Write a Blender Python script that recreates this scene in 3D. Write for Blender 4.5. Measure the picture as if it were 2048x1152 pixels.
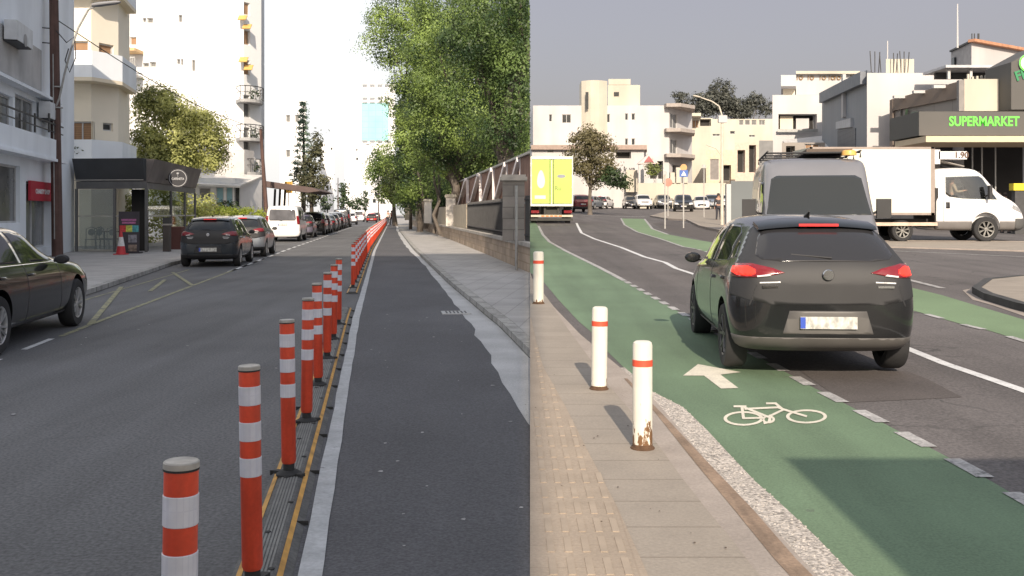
import bpy, bmesh, math, random
import numpy as np
from mathutils import Vector, Matrix
from bisect import bisect_left
R_ = math.radians
random.seed(7)
C = bpy.context.scene.collection
for o in list(bpy.data.objects): bpy.data.objects.remove(o)

# ------------------------------------------------------------------ camera, sky, sun, exposure
F = 2000.0; HZ = 425.0; HC = 1.6
SC = bpy.context.scene
cam = bpy.data.objects.new('camera', bpy.data.cameras.new('camera'))
C.objects.link(cam); SC.camera = cam
cam.location = (0, 0, HC); cam.rotation_euler = (R_(90), 0, 0)
cam.data.sensor_width = 36; cam.data.lens = 36*F/2048
cam.data.shift_y = -(576-HZ)/2048
cam.data.clip_start = 0.05; cam.data.clip_end = 3000
SC.render.resolution_x = 1024; SC.render.resolution_y = 576
SC.view_settings.view_transform = 'Standard'; SC.view_settings.look = 'None'
SC.view_settings.exposure = 0.24; SC.view_settings.gamma = 1

SUN_EL = R_(27.6); SUN_S = -0.06            # shadows run along (SUN_S, 1)
sun = bpy.data.objects.new('sun', bpy.data.lights.new('sun', 'SUN'))
C.objects.link(sun)
sd = Vector((SUN_S, 1, -math.tan(SUN_EL))).normalized()
sun.rotation_euler = sd.to_track_quat('-Z', 'Y').to_euler()
sun.data.energy = 5.0; sun.data.angle = R_(0.5); sun.data.color = (1.0, 0.86, 0.70)

W = bpy.data.worlds.new('World'); SC.world = W; W.use_nodes = True
nt = W.node_tree; nt.nodes.clear()
wo = nt.nodes.new('ShaderNodeOutputWorld')
sky = nt.nodes.new('ShaderNodeTexSky'); sky.sky_type = 'NISHITA'; sky.sun_disc = False
sky.dust_density = 5.0; sky.ozone_density = 1.0; sky.sun_elevation = SUN_EL; sky.sun_rotation = R_(180)-0.06
bg1 = nt.nodes.new('ShaderNodeBackground'); bg1.inputs[1].default_value = 0.05
nt.links.new(sky.outputs[0], bg1.inputs[0])
tc = nt.nodes.new('ShaderNodeTexCoord'); sx = nt.nodes.new('ShaderNodeSeparateXYZ')
nt.links.new(tc.outputs['Generated'], sx.inputs[0])
def ramp(sock, lo, hi, a=0.0, b=1.0):
    m = nt.nodes.new('ShaderNodeMapRange'); m.interpolation_type = 'SMOOTHSTEP'
    m.inputs[1].default_value = lo; m.inputs[2].default_value = hi; m.inputs[3].default_value = a; m.inputs[4].default_value = b
    nt.links.new(sock, m.inputs[0]); return m.outputs[0]
def mulv(a, b):
    m = nt.nodes.new('ShaderNodeMath'); m.operation = 'MULTIPLY'; nt.links.new(a, m.inputs[0]); nt.links.new(b, m.inputs[1]); return m.outputs[0]
haze_f = mulv(mulv(ramp(sx.outputs[0], -0.13, -0.01), ramp(sx.outputs[1], -0.2, 0.5)), ramp(sx.outputs[2], 0.3, 0.75, 1.0, 0.0))
mx = nt.nodes.new('ShaderNodeMixRGB')
mx.inputs[1].default_value = (0.50, 0.53, 0.58, 1)      # thin bright cloud overhead, round the sun and over the street side
mx.inputs[2].default_value = (0.255, 0.215, 0.215, 1)     # grey haze bank beyond the junction
lf = mulv(ramp(sx.outputs[0], -0.13, -0.01, 1.0, 0.0), ramp(sx.outputs[1], -0.2, 0.4))
mf = nt.nodes.new('ShaderNodeMixRGB'); nt.links.new(lf, mf.inputs[0])
mf.inputs[1].default_value = (0.37, 0.40, 0.46, 1); mf.inputs[2].default_value = (0.80, 0.78, 0.76, 1)   # brightest cloud down the street
nt.links.new(mf.outputs[0], mx.inputs[1])
nt.links.new(haze_f, mx.inputs[0])
cn = nt.nodes.new('ShaderNodeTexNoise'); cn.inputs['Scale'].default_value = 2.0; cn.inputs['Detail'].default_value = 3
nt.links.new(tc.outputs['Generated'], cn.inputs['Vector'])
mc = nt.nodes.new('ShaderNodeMapRange'); mc.inputs[3].default_value = 0.93; mc.inputs[4].default_value = 1.07
nt.links.new(cn.outputs[0], mc.inputs[0])
mm = nt.nodes.new('ShaderNodeMixRGB'); mm.blend_type = 'MULTIPLY'; mm.inputs[0].default_value = 1
nt.links.new(mx.outputs[0], mm.inputs[1]); nt.links.new(mc.outputs[0], mm.inputs[2])
bg2 = nt.nodes.new('ShaderNodeBackground'); bg2.inputs[1].default_value = 1.0
nt.links.new(mm.outputs[0], bg2.inputs[0])
ad = nt.nodes.new('ShaderNodeAddShader')
nt.links.new(bg1.outputs[0], ad.inputs[0]); nt.links.new(bg2.outputs[0], ad.inputs[1])
nt.links.new(ad.outputs[0], wo.inputs[0])

# ------------------------------------------------------------------ materials
MATS = {}
def mat(name, col, rough=0.7, metal=0.0, var=0.12, vs=3.0, bump=0.0, bs=60.0, speck=0.0, ss=150.0,
        emis=None, coat=0.0, tex=None, trans=0.0, coords='Object', streak=None, spec=None, wear=None, crack=0.0):
    if name in MATS: return MATS[name]
    m = bpy.data.materials.new(name); m.use_nodes = True
    n = m.node_tree.nodes; l = m.node_tree.links
    b = n['Principled BSDF']
    b.inputs['Roughness'].default_value = rough; b.inputs['Metallic'].default_value = metal
    if spec is not None: b.inputs['Specular IOR Level'].default_value = spec
    if coat: b.inputs['Coat Weight'].default_value = coat; b.inputs['Coat Roughness'].default_value = 0.05
    t = n.new('ShaderNodeTexCoord'); vec = t.outputs[coords]
    cur = None
    rgb = n.new('ShaderNodeRGB'); rgb.outputs[0].default_value = (*col, 1); cur = rgb.outputs[0]
    def mul(sock, lo, hi, scale, detail=4, src=None, p=(0.3, 0.7)):
        nz = n.new('ShaderNodeTexNoise'); nz.inputs['Scale'].default_value = scale; nz.inputs['Detail'].default_value = detail
        l.new(src or vec, nz.inputs['Vector'])
        r = n.new('ShaderNodeMapRange'); r.inputs[1].default_value = p[0]; r.inputs[2].default_value = p[1]
        r.inputs[3].default_value = lo; r.inputs[4].default_value = hi
        l.new(nz.outputs[0], r.inputs[0])
        x = n.new('ShaderNodeMixRGB'); x.blend_type = 'MULTIPLY'; x.inputs[0].default_value = 1
        l.new(sock, x.inputs[1]); l.new(r.outputs[0], x.inputs[2]); return x.outputs[0]
    if tex:
        cur = tex(n, l, vec, cur)
    if var: cur = mul(cur, 1-var, 1+var, vs)
    if speck: cur = mul(cur, 1-speck, 1+speck, ss, 2)
    if streak:
        mp = n.new('ShaderNodeMapping'); mp.inputs['Scale'].default_value = streak[1]; l.new(vec, mp.inputs[0])
        cur = mul(cur, 1-streak[0], 1.04, 1.0, 5, mp.outputs[0], (0.35, 0.6))
    if wear:
        nz = n.new('ShaderNodeTexNoise'); nz.inputs['Scale'].default_value = wear[2]; nz.inputs['Detail'].default_value = 8; nz.inputs['Roughness'].default_value = .75; l.new(vec, nz.inputs['Vector'])
        r = n.new('ShaderNodeMapRange'); r.inputs[1].default_value = wear[1]; r.inputs[2].default_value = wear[1]+.05; l.new(nz.outputs[0], r.inputs[0])
        x = n.new('ShaderNodeMixRGB'); l.new(r.outputs[0], x.inputs[0]); l.new(cur, x.inputs[1]); x.inputs[2].default_value = (*wear[0], 1); cur = x.outputs[0]
    if crack:
        nz = n.new('ShaderNodeTexNoise'); nz.inputs['Scale'].default_value = 1.3; nz.inputs['Detail'].default_value = 4; l.new(vec, nz.inputs['Vector'])
        av = n.new('ShaderNodeMixRGB'); av.inputs[0].default_value = .45; l.new(vec, av.inputs[1]); l.new(nz.outputs['Color'], av.inputs[2])
        vo = n.new('ShaderNodeTexVoronoi'); vo.feature = 'DISTANCE_TO_EDGE'; vo.inputs['Scale'].default_value = .9; l.new(av.outputs[0], vo.inputs['Vector'])
        r = n.new('ShaderNodeMapRange'); r.inputs[1].default_value = .0; r.inputs[2].default_value = .012; r.inputs[3].default_value = 1; r.inputs[4].default_value = 0; l.new(vo.outputs[0], r.inputs[0])
        n2 = n.new('ShaderNodeTexNoise'); n2.inputs['Scale'].default_value = .5; l.new(vec, n2.inputs['Vector'])
        r2 = n.new('ShaderNodeMapRange'); r2.inputs[1].default_value = .5; r2.inputs[2].default_value = .62; r2.inputs[4].default_value = crack; l.new(n2.outputs[0], r2.inputs[0])
        mu = n.new('ShaderNodeMath'); mu.operation = 'MULTIPLY'; l.new(r.outputs[0], mu.inputs[0]); l.new(r2.outputs[0], mu.inputs[1])
        x = n.new('ShaderNodeMixRGB'); l.new(mu.outputs[0], x.inputs[0]); l.new(cur, x.inputs[1]); x.inputs[2].default_value = (.03, .03, .03, 1); cur = x.outputs[0]
    l.new(cur, b.inputs['Base Color'])
    if bump:
        nz = n.new('ShaderNodeTexNoise'); nz.inputs['Scale'].default_value = bs; nz.inputs['Detail'].default_value = 3
        l.new(vec, nz.inputs['Vector'])
        bp = n.new('ShaderNodeBump'); bp.inputs['Strength'].default_value = bump; bp.inputs['Distance'].default_value = 0.01
        l.new(nz.outputs[0], bp.inputs['Height']); l.new(bp.outputs[0], b.inputs['Normal'])
    if emis:
        b.inputs['Emission Color'].default_value = (*emis[0], 1); b.inputs['Emission Strength'].default_value = emis[1]
    if trans: b.inputs['Transmission Weight'].default_value = trans
    MATS[name] = m; return m
def brick(sx, sy, joint, jcol, off=0.5, plane='xy', rot=0.0, c2=0.85, bias=0.0):
    def f(n, l, vec, cur):
        v = vec
        if plane != 'xy':
            s = n.new('ShaderNodeSeparateXYZ'); l.new(v, s.inputs[0])
            ad = n.new('ShaderNodeMath'); ad.operation = 'ADD'; l.new(s.outputs[0], ad.inputs[0]); l.new(s.outputs[1], ad.inputs[1])
            cb = n.new('ShaderNodeCombineXYZ'); l.new(ad.outputs[0], cb.inputs[0]); l.new(s.outputs[2], cb.inputs[1]); v = cb.outputs[0]
        if rot:
            mp = n.new('ShaderNodeMapping'); mp.inputs['Rotation'].default_value = (0, 0, rot); l.new(v, mp.inputs[0]); v = mp.outputs[0]
        t = n.new('ShaderNodeTexBrick'); l.new(v, t.inputs['Vector'])
        t.inputs['Scale'].default_value = 1; t.inputs['Brick Width'].default_value = sx; t.inputs['Row Height'].default_value = sy
        t.inputs['Mortar Size'].default_value = joint; t.offset = off
        t.inputs['Color1'].default_value = (1, 1, 1, 1); t.inputs['Color2'].default_value = (c2, c2, c2, 1)
        t.inputs['Mortar'].default_value = (*jcol, 1); t.inputs['Mortar Smooth'].default_value = 0.2
        x = n.new('ShaderNodeMixRGB'); x.blend_type = 'MULTIPLY'; x.inputs[0].default_value = 1
        l.new(cur, x.inputs[1]); l.new(t.outputs[0], x.inputs[2]); return x.outputs[0]
    return f
def leafmat(name, c1, c2, tr=0.35):
    m = bpy.data.materials.new(name); m.use_nodes = True
    n = m.node_tree.nodes; l = m.node_tree.links; n.clear()
    o = n.new('ShaderNodeOutputMaterial'); t = n.new('ShaderNodeTexCoord')
    nz = n.new('ShaderNodeTexNoise'); nz.inputs['Scale'].default_value = 0.55; nz.inputs['Detail'].default_value = 3; nz.inputs['Roughness'].default_value = 0.5
    l.new(t.outputs['Object'], nz.inputs['Vector'])
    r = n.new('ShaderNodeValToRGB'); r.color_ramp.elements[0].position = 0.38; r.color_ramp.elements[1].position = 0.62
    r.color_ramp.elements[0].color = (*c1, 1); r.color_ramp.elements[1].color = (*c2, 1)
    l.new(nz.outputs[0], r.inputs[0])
    d = n.new('ShaderNodeBsdfPrincipled'); d.inputs['Roughness'].default_value = 0.55; l.new(r.outputs[0], d.inputs['Base Color'])
    ts = n.new('ShaderNodeBsdfTranslucent'); l.new(r.outputs[0], ts.inputs[0])
    mxs = n.new('ShaderNodeMixShader'); mxs.inputs[0].default_value = tr
    l.new(d.outputs[0], mxs.inputs[1]); l.new(ts.outputs[0], mxs.inputs[2]); l.new(mxs.outputs[0], o.inputs[0])
    return m

asph_l = mat('street asphalt', (0.118, 0.118, 0.122), 0.85, var=0.20, vs=0.35, bump=0.5, bs=90, speck=0.35, ss=45, streak=(0.16, (2.2, 0.12, 1)), crack=.2)
asph_n = mat('new lane asphalt', (0.088, 0.088, 0.096), 0.9, var=0.17, vs=0.45, bump=0.5, bs=110, speck=0.30, ss=60, streak=(0.08, (1.5, 0.2, 1)))
asph_r = mat('junction asphalt', (0.115, 0.104, 0.102), 0.88, var=0.16, vs=0.6, bump=0.5, bs=80, speck=0.30, ss=40, streak=(0.20, (1.8, 0.1, 1)), crack=.8)
asph_d = mat('asphalt repair', (0.088, 0.076, 0.072), 0.88, var=0.12, vs=1.5, bump=0.4, bs=80, speck=0.22, ss=50)
green_m = mat('green lane paint', (0.128, 0.195, 0.118), 0.8, var=0.15, vs=0.6, bump=0.3, bs=90, speck=0.16, ss=70, streak=(0.16, (2.2, 0.2, 1)), wear=((.10, .125, .09), .63, 3.5))
white_p = mat('white road paint', (0.62, 0.62, 0.62), 0.7, var=0.14, vs=6, speck=0.12, ss=40, bump=0.2, wear=((.16, .16, .16), .60, 9))
worn_p = mat('worn road paint', (0.37, 0.36, 0.355), 0.8, var=0.25, vs=9, speck=0.25, ss=45, bump=0.2, wear=((.15, .15, .15), .56, 8))
cream_p = mat('cream road paint', (0.66, 0.62, 0.52), 0.7, var=0.10, vs=8, speck=0.10, ss=60, wear=((.22, .26, .17), .62, 14))
yellow_p = mat('faded yellow paint', (0.27, 0.26, 0.15), 0.8, var=0.25, vs=6, speck=0.3, ss=50, wear=((.12, .12, .12), .52, 7))
conc = mat('gutter concrete', (0.44, 0.44, 0.44), 0.9, var=0.14, vs=1.5, bump=0.4, bs=50, speck=0.15, ss=60)
kerb_m = mat('old kerb stone', (0.34, 0.33, 0.31), 0.9, var=0.28, vs=3, bump=0.8, bs=20, speck=0.2, ss=30, tex=brick(0.9, 4, 0.02, (.35, .35, .35), 0, 'xz'))
pave_l = mat('street pavement slabs', (0.39, 0.375, 0.36), 0.9, var=0.14, vs=1.2, bump=0.3, bs=40, speck=0.1, ss=40, tex=brick(0.4, 0.4, 0.012, (.75, .75, .75), 0, rot=0.13, c2=.93))
pave_r = mat('pinkish pavement slabs', (0.30, 0.262, 0.22), 0.9, var=0.09, vs=2, bump=0.3, bs=50, speck=0.08, ss=60, tex=brick(3.0, 0.42, 0.008, (.72, .70, .68), 0, rot=0.0, c2=.94))
tact_m = mat('tactile paving', (0.34, 0.278, 0.218), 0.9, var=0.10, vs=3, bump=0.3, bs=50, speck=0.08, ss=60, tex=brick(0.28, 0.28, 0.005, (.9, .89, .88), 0, c2=.97))
bar_m = mat('tactile bars', (0.345, 0.282, 0.22), 0.85, var=0.12, vs=6)
kerb_r = mat('kerb concrete warm', (0.33, 0.285, 0.25), 0.9, var=0.12, vs=3, bump=0.3, speck=0.1, ss=60)
mud_m = mat('brown mud streak', (0.245, 0.175, 0.125), 0.95, var=0.25, vs=4, bump=0.4, speck=0.15, ss=50, streak=(0.25, (12, 0.8, 1)))
grav_m = mat('washed gravel concrete', (0.42, 0.38, 0.34), 0.95, var=0.10, vs=5, bump=1.0, bs=70, speck=0.55, ss=48)
earth_m = mat('bare earth', (0.30, 0.19, 0.13), 0.95, var=0.2, vs=1)
orange_m = mat('orange plastic', (0.72, 0.075, 0.03), 0.5, var=0.14, vs=4, streak=(0.28, (9, 9, 1.2)), speck=.06, ss=60, wear=((.22, .045, .03), .66, 16))
refl_m = mat('white reflective band', (0.66, 0.66, 0.72), 0.35, var=0.06, vs=20, tex=brick(0.02, 0.4, 0.002, (.9, .9, .92), 0, 'xz', c2=.93))
cap_m = mat('grey dusty cap', (0.36, 0.34, 0.31), 0.5, var=0.25, vs=25)
rub_m = mat('black rubber', (0.03, 0.03, 0.03), 0.8, var=0.25, vs=8)
rail_m = mat('dusty rubber kerb', (0.10, 0.10, 0.098), 0.85, var=0.25, vs=5, bump=0.3, speck=0.2, ss=40)
railg_m = mat('grey tread strip', (0.20, 0.20, 0.19), 0.85, var=0.2, vs=7)
raily_m = mat('yellow reflective strip', (0.52, 0.27, 0.05), 0.6, var=0.35, vs=9)
postw_m = mat('white bollard paint', (0.72, 0.69, 0.60), 0.55, var=0.06, vs=6, streak=(0.10, (9, 9, 1.5)))
red_m = mat('red reflective band', (0.70, 0.09, 0.045), 0.5, var=0.1, vs=12)
rust_m = mat('rust', (0.10, 0.055, 0.03), 0.95, var=0.3, vs=15, bump=0.5)
glass_d = mat('dark window glass', (0.028, 0.032, 0.036), 0.06, var=0.2, vs=2)
glass_b = mat('sheltered window glass', (0.16, 0.16, 0.155), 0.15, var=0.35, vs=0.7)
glass_c = mat('car glass', (0.02, 0.022, 0.024), 0.04, var=0)
chrome = mat('chrome', (0.6, 0.6, 0.6), 0.15, 1.0, var=0)
metalg = mat('galvanised metal', (0.36, 0.36, 0.35), 0.5, 0.4, var=0.15, vs=8)
dkmetal = mat('dark painted metal', (0.05, 0.05, 0.052), 0.6, var=0.2, vs=5)
whitep = mat('white render', (0.74, 0.74, 0.73), 0.85, var=0.05, vs=0.5, streak=(0.06, (.6, .6, .08)))
whiteb = mat('bluish white render', (0.80, 0.84, 0.88), 0.85, var=0.06, vs=0.6, streak=(0.08, (.8, .8, .1)))
whiter = mat('warm white render', (0.52, 0.505, 0.50), 0.85, var=0.05, vs=0.4, streak=(0.10, (.5, .5, .07)))
creamw = mat('cream render', (0.52, 0.48, 0.40), 0.85, var=0.07, vs=0.4, streak=(0.10, (.5, .5, .07)))
creamd = mat('cream soffit render', (0.72, 0.64, 0.50), 0.85, var=0.07, vs=0.6)
greyw = mat('grey stained render', (0.47, 0.46, 0.45), 0.9, var=0.18, vs=1.0, streak=(0.2, (.8, .8, .12)))
bluegrey = mat('blue grey cladding', (0.19, 0.21, 0.24), 0.6, var=0.06, vs=0.5, tex=brick(1.2, 20, 0.03, (.75, .75, .75), 0, 'xz', c2=.96))
taupe = mat('taupe cladding', (0.30, 0.27, 0.245), 0.75, var=0.08, vs=0.5, tex=brick(1.5, 20, 0.03, (.78, .78, .78), 0, 'xz', c2=.96))
taupe2 = mat('darker taupe cladding', (0.21, 0.165, 0.135), 0.75, var=0.08, vs=0.5)
dgrey = mat('dark grey fascia', (0.088, 0.084, 0.078), 0.6, var=0.06, vs=0.8)
wood_m = mat('brown wood pole', (0.105, 0.06, 0.05), 0.85, var=0.22, vs=3, streak=(0.3, (14, 14, .5)))
shutter = mat('brown shutters', (0.34, 0.20, 0.11), 0.7, var=0.1, vs=2, tex=brick(10, 0.08, 0.012, (.6, .6, .6), 0, 'xz', c2=.95))
sign_g = mat('green sign letters', (0.13, 0.62, 0.07), 0.5, var=0, emis=((0.13, 0.62, 0.07), 0.25))
sign_dg = mat('dark green letters', (0.03, 0.22, 0.09), 0.5, var=0)
sign_red = mat('red shop sign', (0.45, 0.02, 0.045), 0.5, var=0.05)
white_l = mat('white lettering', (0.75, 0.75, 0.75), 0.6, var=0)
grey_l = mat('grey lettering', (0.42, 0.42, 0.43), 0.6, var=0)
blk_l = mat('black lettering', (0.02, 0.02, 0.025), 0.6, var=0)
stone_m = mat('tan block stone', (0.46, 0.36, 0.27), 0.9, var=0.22, vs=1.4, bump=0.6, bs=25, tex=brick(0.5, 0.22, 0.018, (.72, .70, .66), 0.5, 'xz', c2=.75))
stoneg_m = mat('grey pillar stone', (0.27, 0.25, 0.23), 0.9, var=0.2, vs=2, bump=0.6, bs=25, tex=brick(0.6, 0.3, 0.015, (.6, .6, .6), 0.5, 'xz', c2=.8))
cop_m = mat('coping concrete', (0.42, 0.39, 0.35), 0.9, var=0.2, vs=3, bump=0.4)
slat_m = mat('reddish slats', (0.34, 0.19, 0.14), 0.8, var=0.15, vs=2, tex=brick(0.14, 30, 0.02, (.35, .35, .35), 0, 'xz', c2=.8))
strut_m = mat('white steel struts', (0.80, 0.74, 0.73), 0.6, var=0.08)
beige_m = mat('beige boards', (0.44, 0.38, 0.29), 0.8, var=0.12, vs=3)
awn_m = mat('awning beige edge', (0.62, 0.50, 0.35), 0.7, var=0.05)
dark_in = mat('shop interior', (0.03, 0.028, 0.027), 0.9, var=0.3, vs=0.6)  # near-black sheets in this colour stand in for unlit interiors
cafe_m = mat('cafe charcoal fascia', (0.045, 0.048, 0.052), 0.7, var=0.12, vs=1.5)
cafe_s = mat('cafe side fascia', (0.13, 0.115, 0.11), 0.65, var=0.3, vs=1.0)
cafe_f = mat('cafe grey frame', (0.12, 0.12, 0.12), 0.55, var=0.15)
clear = None
def clearglass():
    m = bpy.data.materials.new('clear cafe glass'); m.use_nodes = True
    n = m.node_tree.nodes; l = m.node_tree.links; n.clear()
    o = n.new('ShaderNodeOutputMaterial'); a = n.new('ShaderNodeBsdfTransparent'); a.inputs[0].default_value = (.82, .86, .84, 1)
    g = n.new('ShaderNodeBsdfGlossy'); g.inputs['Roughness'].default_value = 0.03
    x = n.new('ShaderNodeMixShader'); x.inputs[0].default_value = 0.16
    l.new(a.outputs[0], x.inputs[1]); l.new(g.outputs[0], x.inputs[2]); l.new(x.outputs[0], o.inputs[0]); return m
clear = clearglass()
bark = mat('pale fig bark', (0.13, 0.11, 0.092), 0.9, var=0.25, vs=2, bump=0.8, bs=12)
barkd = mat('dark bark', (0.07, 0.055, 0.045), 0.9, var=0.25, vs=3, bump=0.6, bs=15)
leaf_fig = leafmat('fig leaves', (0.020, 0.050, 0.013), (0.26, 0.36, 0.085), 0.16)  # sunlit and shaded clumps are put into the leaf colour by noise
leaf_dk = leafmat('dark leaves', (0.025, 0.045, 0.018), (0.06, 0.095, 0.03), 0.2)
leaf_yl = leafmat('yellow green leaves', (0.13, 0.145, 0.04), (0.55, 0.57, 0.20), 0.35)
leaf_ol = leafmat('dusty olive leaves', (0.085, 0.075, 0.035), (0.16, 0.14, 0.065), 0.2)
leaf_gr = leafmat('grey pine leaves', (0.06, 0.065, 0.055), (0.11, 0.115, 0.095), 0.15)
leaf_br = leafmat('bright shrub leaves', (0.20, 0.26, 0.03), (0.42, 0.48, 0.08), 0.4)
leaf_cf = leafmat('blue green conifer', (0.09, 0.15, 0.11), (0.20, 0.29, 0.19), 0.35)

# ------------------------------------------------------------------ mesh helpers
def link(o, parent=None):
    C.objects.link(o)
    if parent is not None: o.parent = parent
    return o
def tag(o, label=None, cat=None, group=None, kind=None):
    if label: o['label'] = label
    if cat: o['category'] = cat
    if group: o['group'] = group
    if kind: o['kind'] = kind
    return o
def empty(name, loc, rz=0.0, label=None, cat=None, group=None):
    o = bpy.data.objects.new(name, None); o.location = loc; o.rotation_euler = (0, 0, rz); o.empty_display_size = 0.2
    C.objects.link(o); return tag(o, label, cat, group)
def wloc(o):
    v = Vector((0, 0, 0))
    while o is not None: v += o.location; o = o.parent
    return v
class MB:
    def __init__(s): s.v = []; s.f = []; s.m = []; s.mi = 0
    def add(s, vs, fs):
        b = len(s.v); s.v += [tuple(v) for v in vs]; s.f += [tuple(b+i for i in f) for f in fs]; s.m += [s.mi]*len(fs); return s
    def box(s, x0, x1, y0, y1, z0, z1):
        return s.add([(x0,y0,z0),(x1,y0,z0),(x1,y1,z0),(x0,y1,z0),(x0,y0,z1),(x1,y0,z1),(x1,y1,z1),(x0,y1,z1)],
                     [(0,3,2,1),(4,5,6,7),(0,1,5,4),(1,2,6,5),(2,3,7,6),(3,0,4,7)])
    def bar(s, p, q, w, h=None, up=(0, 0, 1)):           # rectangular bar from p to q
        h = h or w; p = Vector(p); q = Vector(q); d = (q-p).normalized(); u = Vector(up)
        a = d.cross(u)
        if a.length < 1e-4: a = d.cross(Vector((1, 0, 0)))
        a.normalize(); b = a.cross(d)
        vs = []
        for e in (p, q):
            for i, j in ((-1,-1),(1,-1),(1,1),(-1,1)): vs.append(e + a*i*w/2 + b*j*h/2)
        return s.add(vs, [(0,1,2,3),(7,6,5,4),(0,4,5,1),(1,5,6,2),(2,6,7,3),(3,7,4,0)])
    def tube(s, pts, rs, n=10, caps=True):
        pts = [Vector(p) for p in pts]
        if not hasattr(rs, '__len__'): rs = [rs]*len(pts)
        vs = []; fs = []
        a = None
        for i, p in enumerate(pts):
            d = (pts[min(i+1, len(pts)-1)]-pts[max(i-1, 0)]).normalized()
            if a is None:
                a = d.cross(Vector((0, 0, 1)))
                if a.length < 1e-3: a = d.cross(Vector((1, 0, 0)))
            a = (a - d*a.dot(d)).normalized(); b = d.cross(a)
            for k in range(n):
                t = 2*math.pi*k/n; vs.append(p + (a*math.cos(t)+b*math.sin(t))*rs[i])
        for i in range(len(pts)-1):
            for k in range(n):
                k2 = (k+1) % n; fs.append((i*n+k, i*n+k2, (i+1)*n+k2, (i+1)*n+k))
        if caps: fs.append(tuple(range(n-1, -1, -1))); fs.append(tuple(range((len(pts)-1)*n, len(pts)*n)))
        return s.add(vs, fs)
    def lathe(s, prof, n=24, c=(0, 0, 0), axis='z', caps=True):
        vs = []; fs = []
        for r, z in prof:
            for k in range(n):
                t = 2*math.pi*k/n; x, y = r*math.cos(t), r*math.sin(t)
                if axis == 'z': vs.append((c[0]+x, c[1]+y, c[2]+z))
                elif axis == 'x': vs.append((c[0]+z, c[1]+x, c[2]+y))
                else: vs.append((c[0]+x, c[1]+z, c[2]+y))
        for i in range(len(prof)-1):
            for k in range(n):
                k2 = (k+1) % n; fs.append((i*n+k, i*n+k2, (i+1)*n+k2, (i+1)*n+k))
        if caps and prof[0][0] > 1e-4: fs.append(tuple(range(n-1, -1, -1)))
        if caps and prof[-1][0] > 1e-4: fs.append(tuple(range((len(prof)-1)*n, len(prof)*n)))
        return s.add(vs, fs)
    def prism(s, poly, f0, f1):          # poly of 2d points, f0/f1 map (a,b)->3d for bottom and top
        n = len(poly); vs = [f0(*p) for p in poly]+[f1(*p) for p in poly]
        fs = [tuple(range(n-1, -1, -1)), tuple(range(n, 2*n))]
        for i in range(n): j = (i+1) % n; fs.append((i, j, n+j, n+i))
        return s.add(vs, fs)
    def build(s, name, mats, parent=None, world=True, smooth=False, clip=None, normals=True):
        if not isinstance(mats, (list, tuple)): mats = [mats]
        me = bpy.data.meshes.new(name); off = wloc(parent) if (parent is not None and world) else Vector((0, 0, 0))
        me.from_pydata([(v[0]-off.x, v[1]-off.y, v[2]-off.z) for v in s.v], [], s.f)
        for m in mats: me.materials.append(m)
        for p, k in zip(me.polygons, s.m): p.material_index = k
        bm = bmesh.new(); bm.from_mesh(me)
        if normals: bmesh.ops.recalc_face_normals(bm, faces=bm.faces)
        if clip is not None:
            sgn = -1 if clip == 'L' else 1          # keep left / right side of the seam plane X = .018 Y
            bmesh.ops.bisect_plane(bm, geom=bm.verts[:]+bm.edges[:]+bm.faces[:], plane_co=-off, plane_no=Vector((-sgn, sgn*.018, 0)), clear_outer=True)
        if smooth:
            for f in bm.faces: f.smooth = True
            for e in bm.edges:
                if len(e.link_faces) == 2 and e.calc_face_angle(0) > 0.6: e.smooth = False
        bm.to_mesh(me); bm.free()
        o = bpy.data.objects.new(name, me); return link(o, parent)
def copy_tree(o, parent=None):
    c = o.copy(); C.objects.link(c); c.parent = parent
    for ch in o.children: copy_tree(ch, c)
    return c
def text_geo(txt, size, depth=0.01, bold=0.0, squeeze=1.0):
    cu = bpy.data.curves.new('t', 'FONT'); cu.body = txt; cu.size = size; cu.extrude = depth; cu.offset = bold; cu.resolution_u = 3
    cu.align_x = 'CENTER'; cu.align_y = 'CENTER'
    ob = bpy.data.objects.new('t', cu); C.objects.link(ob)
    dg = bpy.context.evaluated_depsgraph_get(); me = ob.evaluated_get(dg).to_mesh()
    vs = [v.co.copy() for v in me.vertices]; fs = [tuple(p.vertices) for p in me.polygons]
    for v in vs: v.x *= squeeze
    bpy.data.objects.remove(ob); bpy.data.curves.remove(cu)
    return vs, fs
def put_text(mb, txt, size, pos, right, up=(0, 0, 1), depth=0.01, bold=0.0, squeeze=1.0):
    vs, fs = text_geo(txt, size, depth, bold, squeeze); r = Vector(right).normalized(); u = Vector(up).normalized(); nrm = r.cross(u); p = Vector(pos)
    mb.add([p + r*v.x + u*v.y + nrm*v.z for v in vs], fs); return mb
def eval_mesh(o):
    dg = bpy.context.evaluated_depsgraph_get(); dg.update()
    return bpy.data.meshes.new_from_object(o.evaluated_get(dg))

# ------------------------------------------------------------------ positions
def gz(Y): return -0.1 + 0.0185*Y                     # ground height of the junction side (gentle rise)
def Rg(px, py, dz=0.0):
    Y = 3400.0/(py-388); return ((px-1024)/F*Y, Y, gz(Y)+dz)
def Lg(px, py, dz=0.0):
    Y = 3200.0/(py-HZ); return ((px-1024)/F*Y, Y, dz)
def P(px, py, Y): return Vector(((px-1024)/F*Y, Y, HC+(HZ-py)/F*Y))
def zat(py, Y): return HC+(HZ-py)/F*Y
def g(Y):                                              # sideways run of the street
    if Y < 15: return -0.137*Y
    if Y < 42: return -2.055-0.127*(Y-15)
    return -5.484-0.118*(Y-42)
def hd(Y): return math.atan2(-(g(Y+2)-g(Y-2)), 4.0)    # heading angle (rot z) of the street
def samples(y0, y1):
    ys = [y0]; 
    while ys[-1] < y1: ys.append(min(y1, ys[-1]+max(0.6, abs(ys[-1])*0.05)))
    return ys
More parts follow.
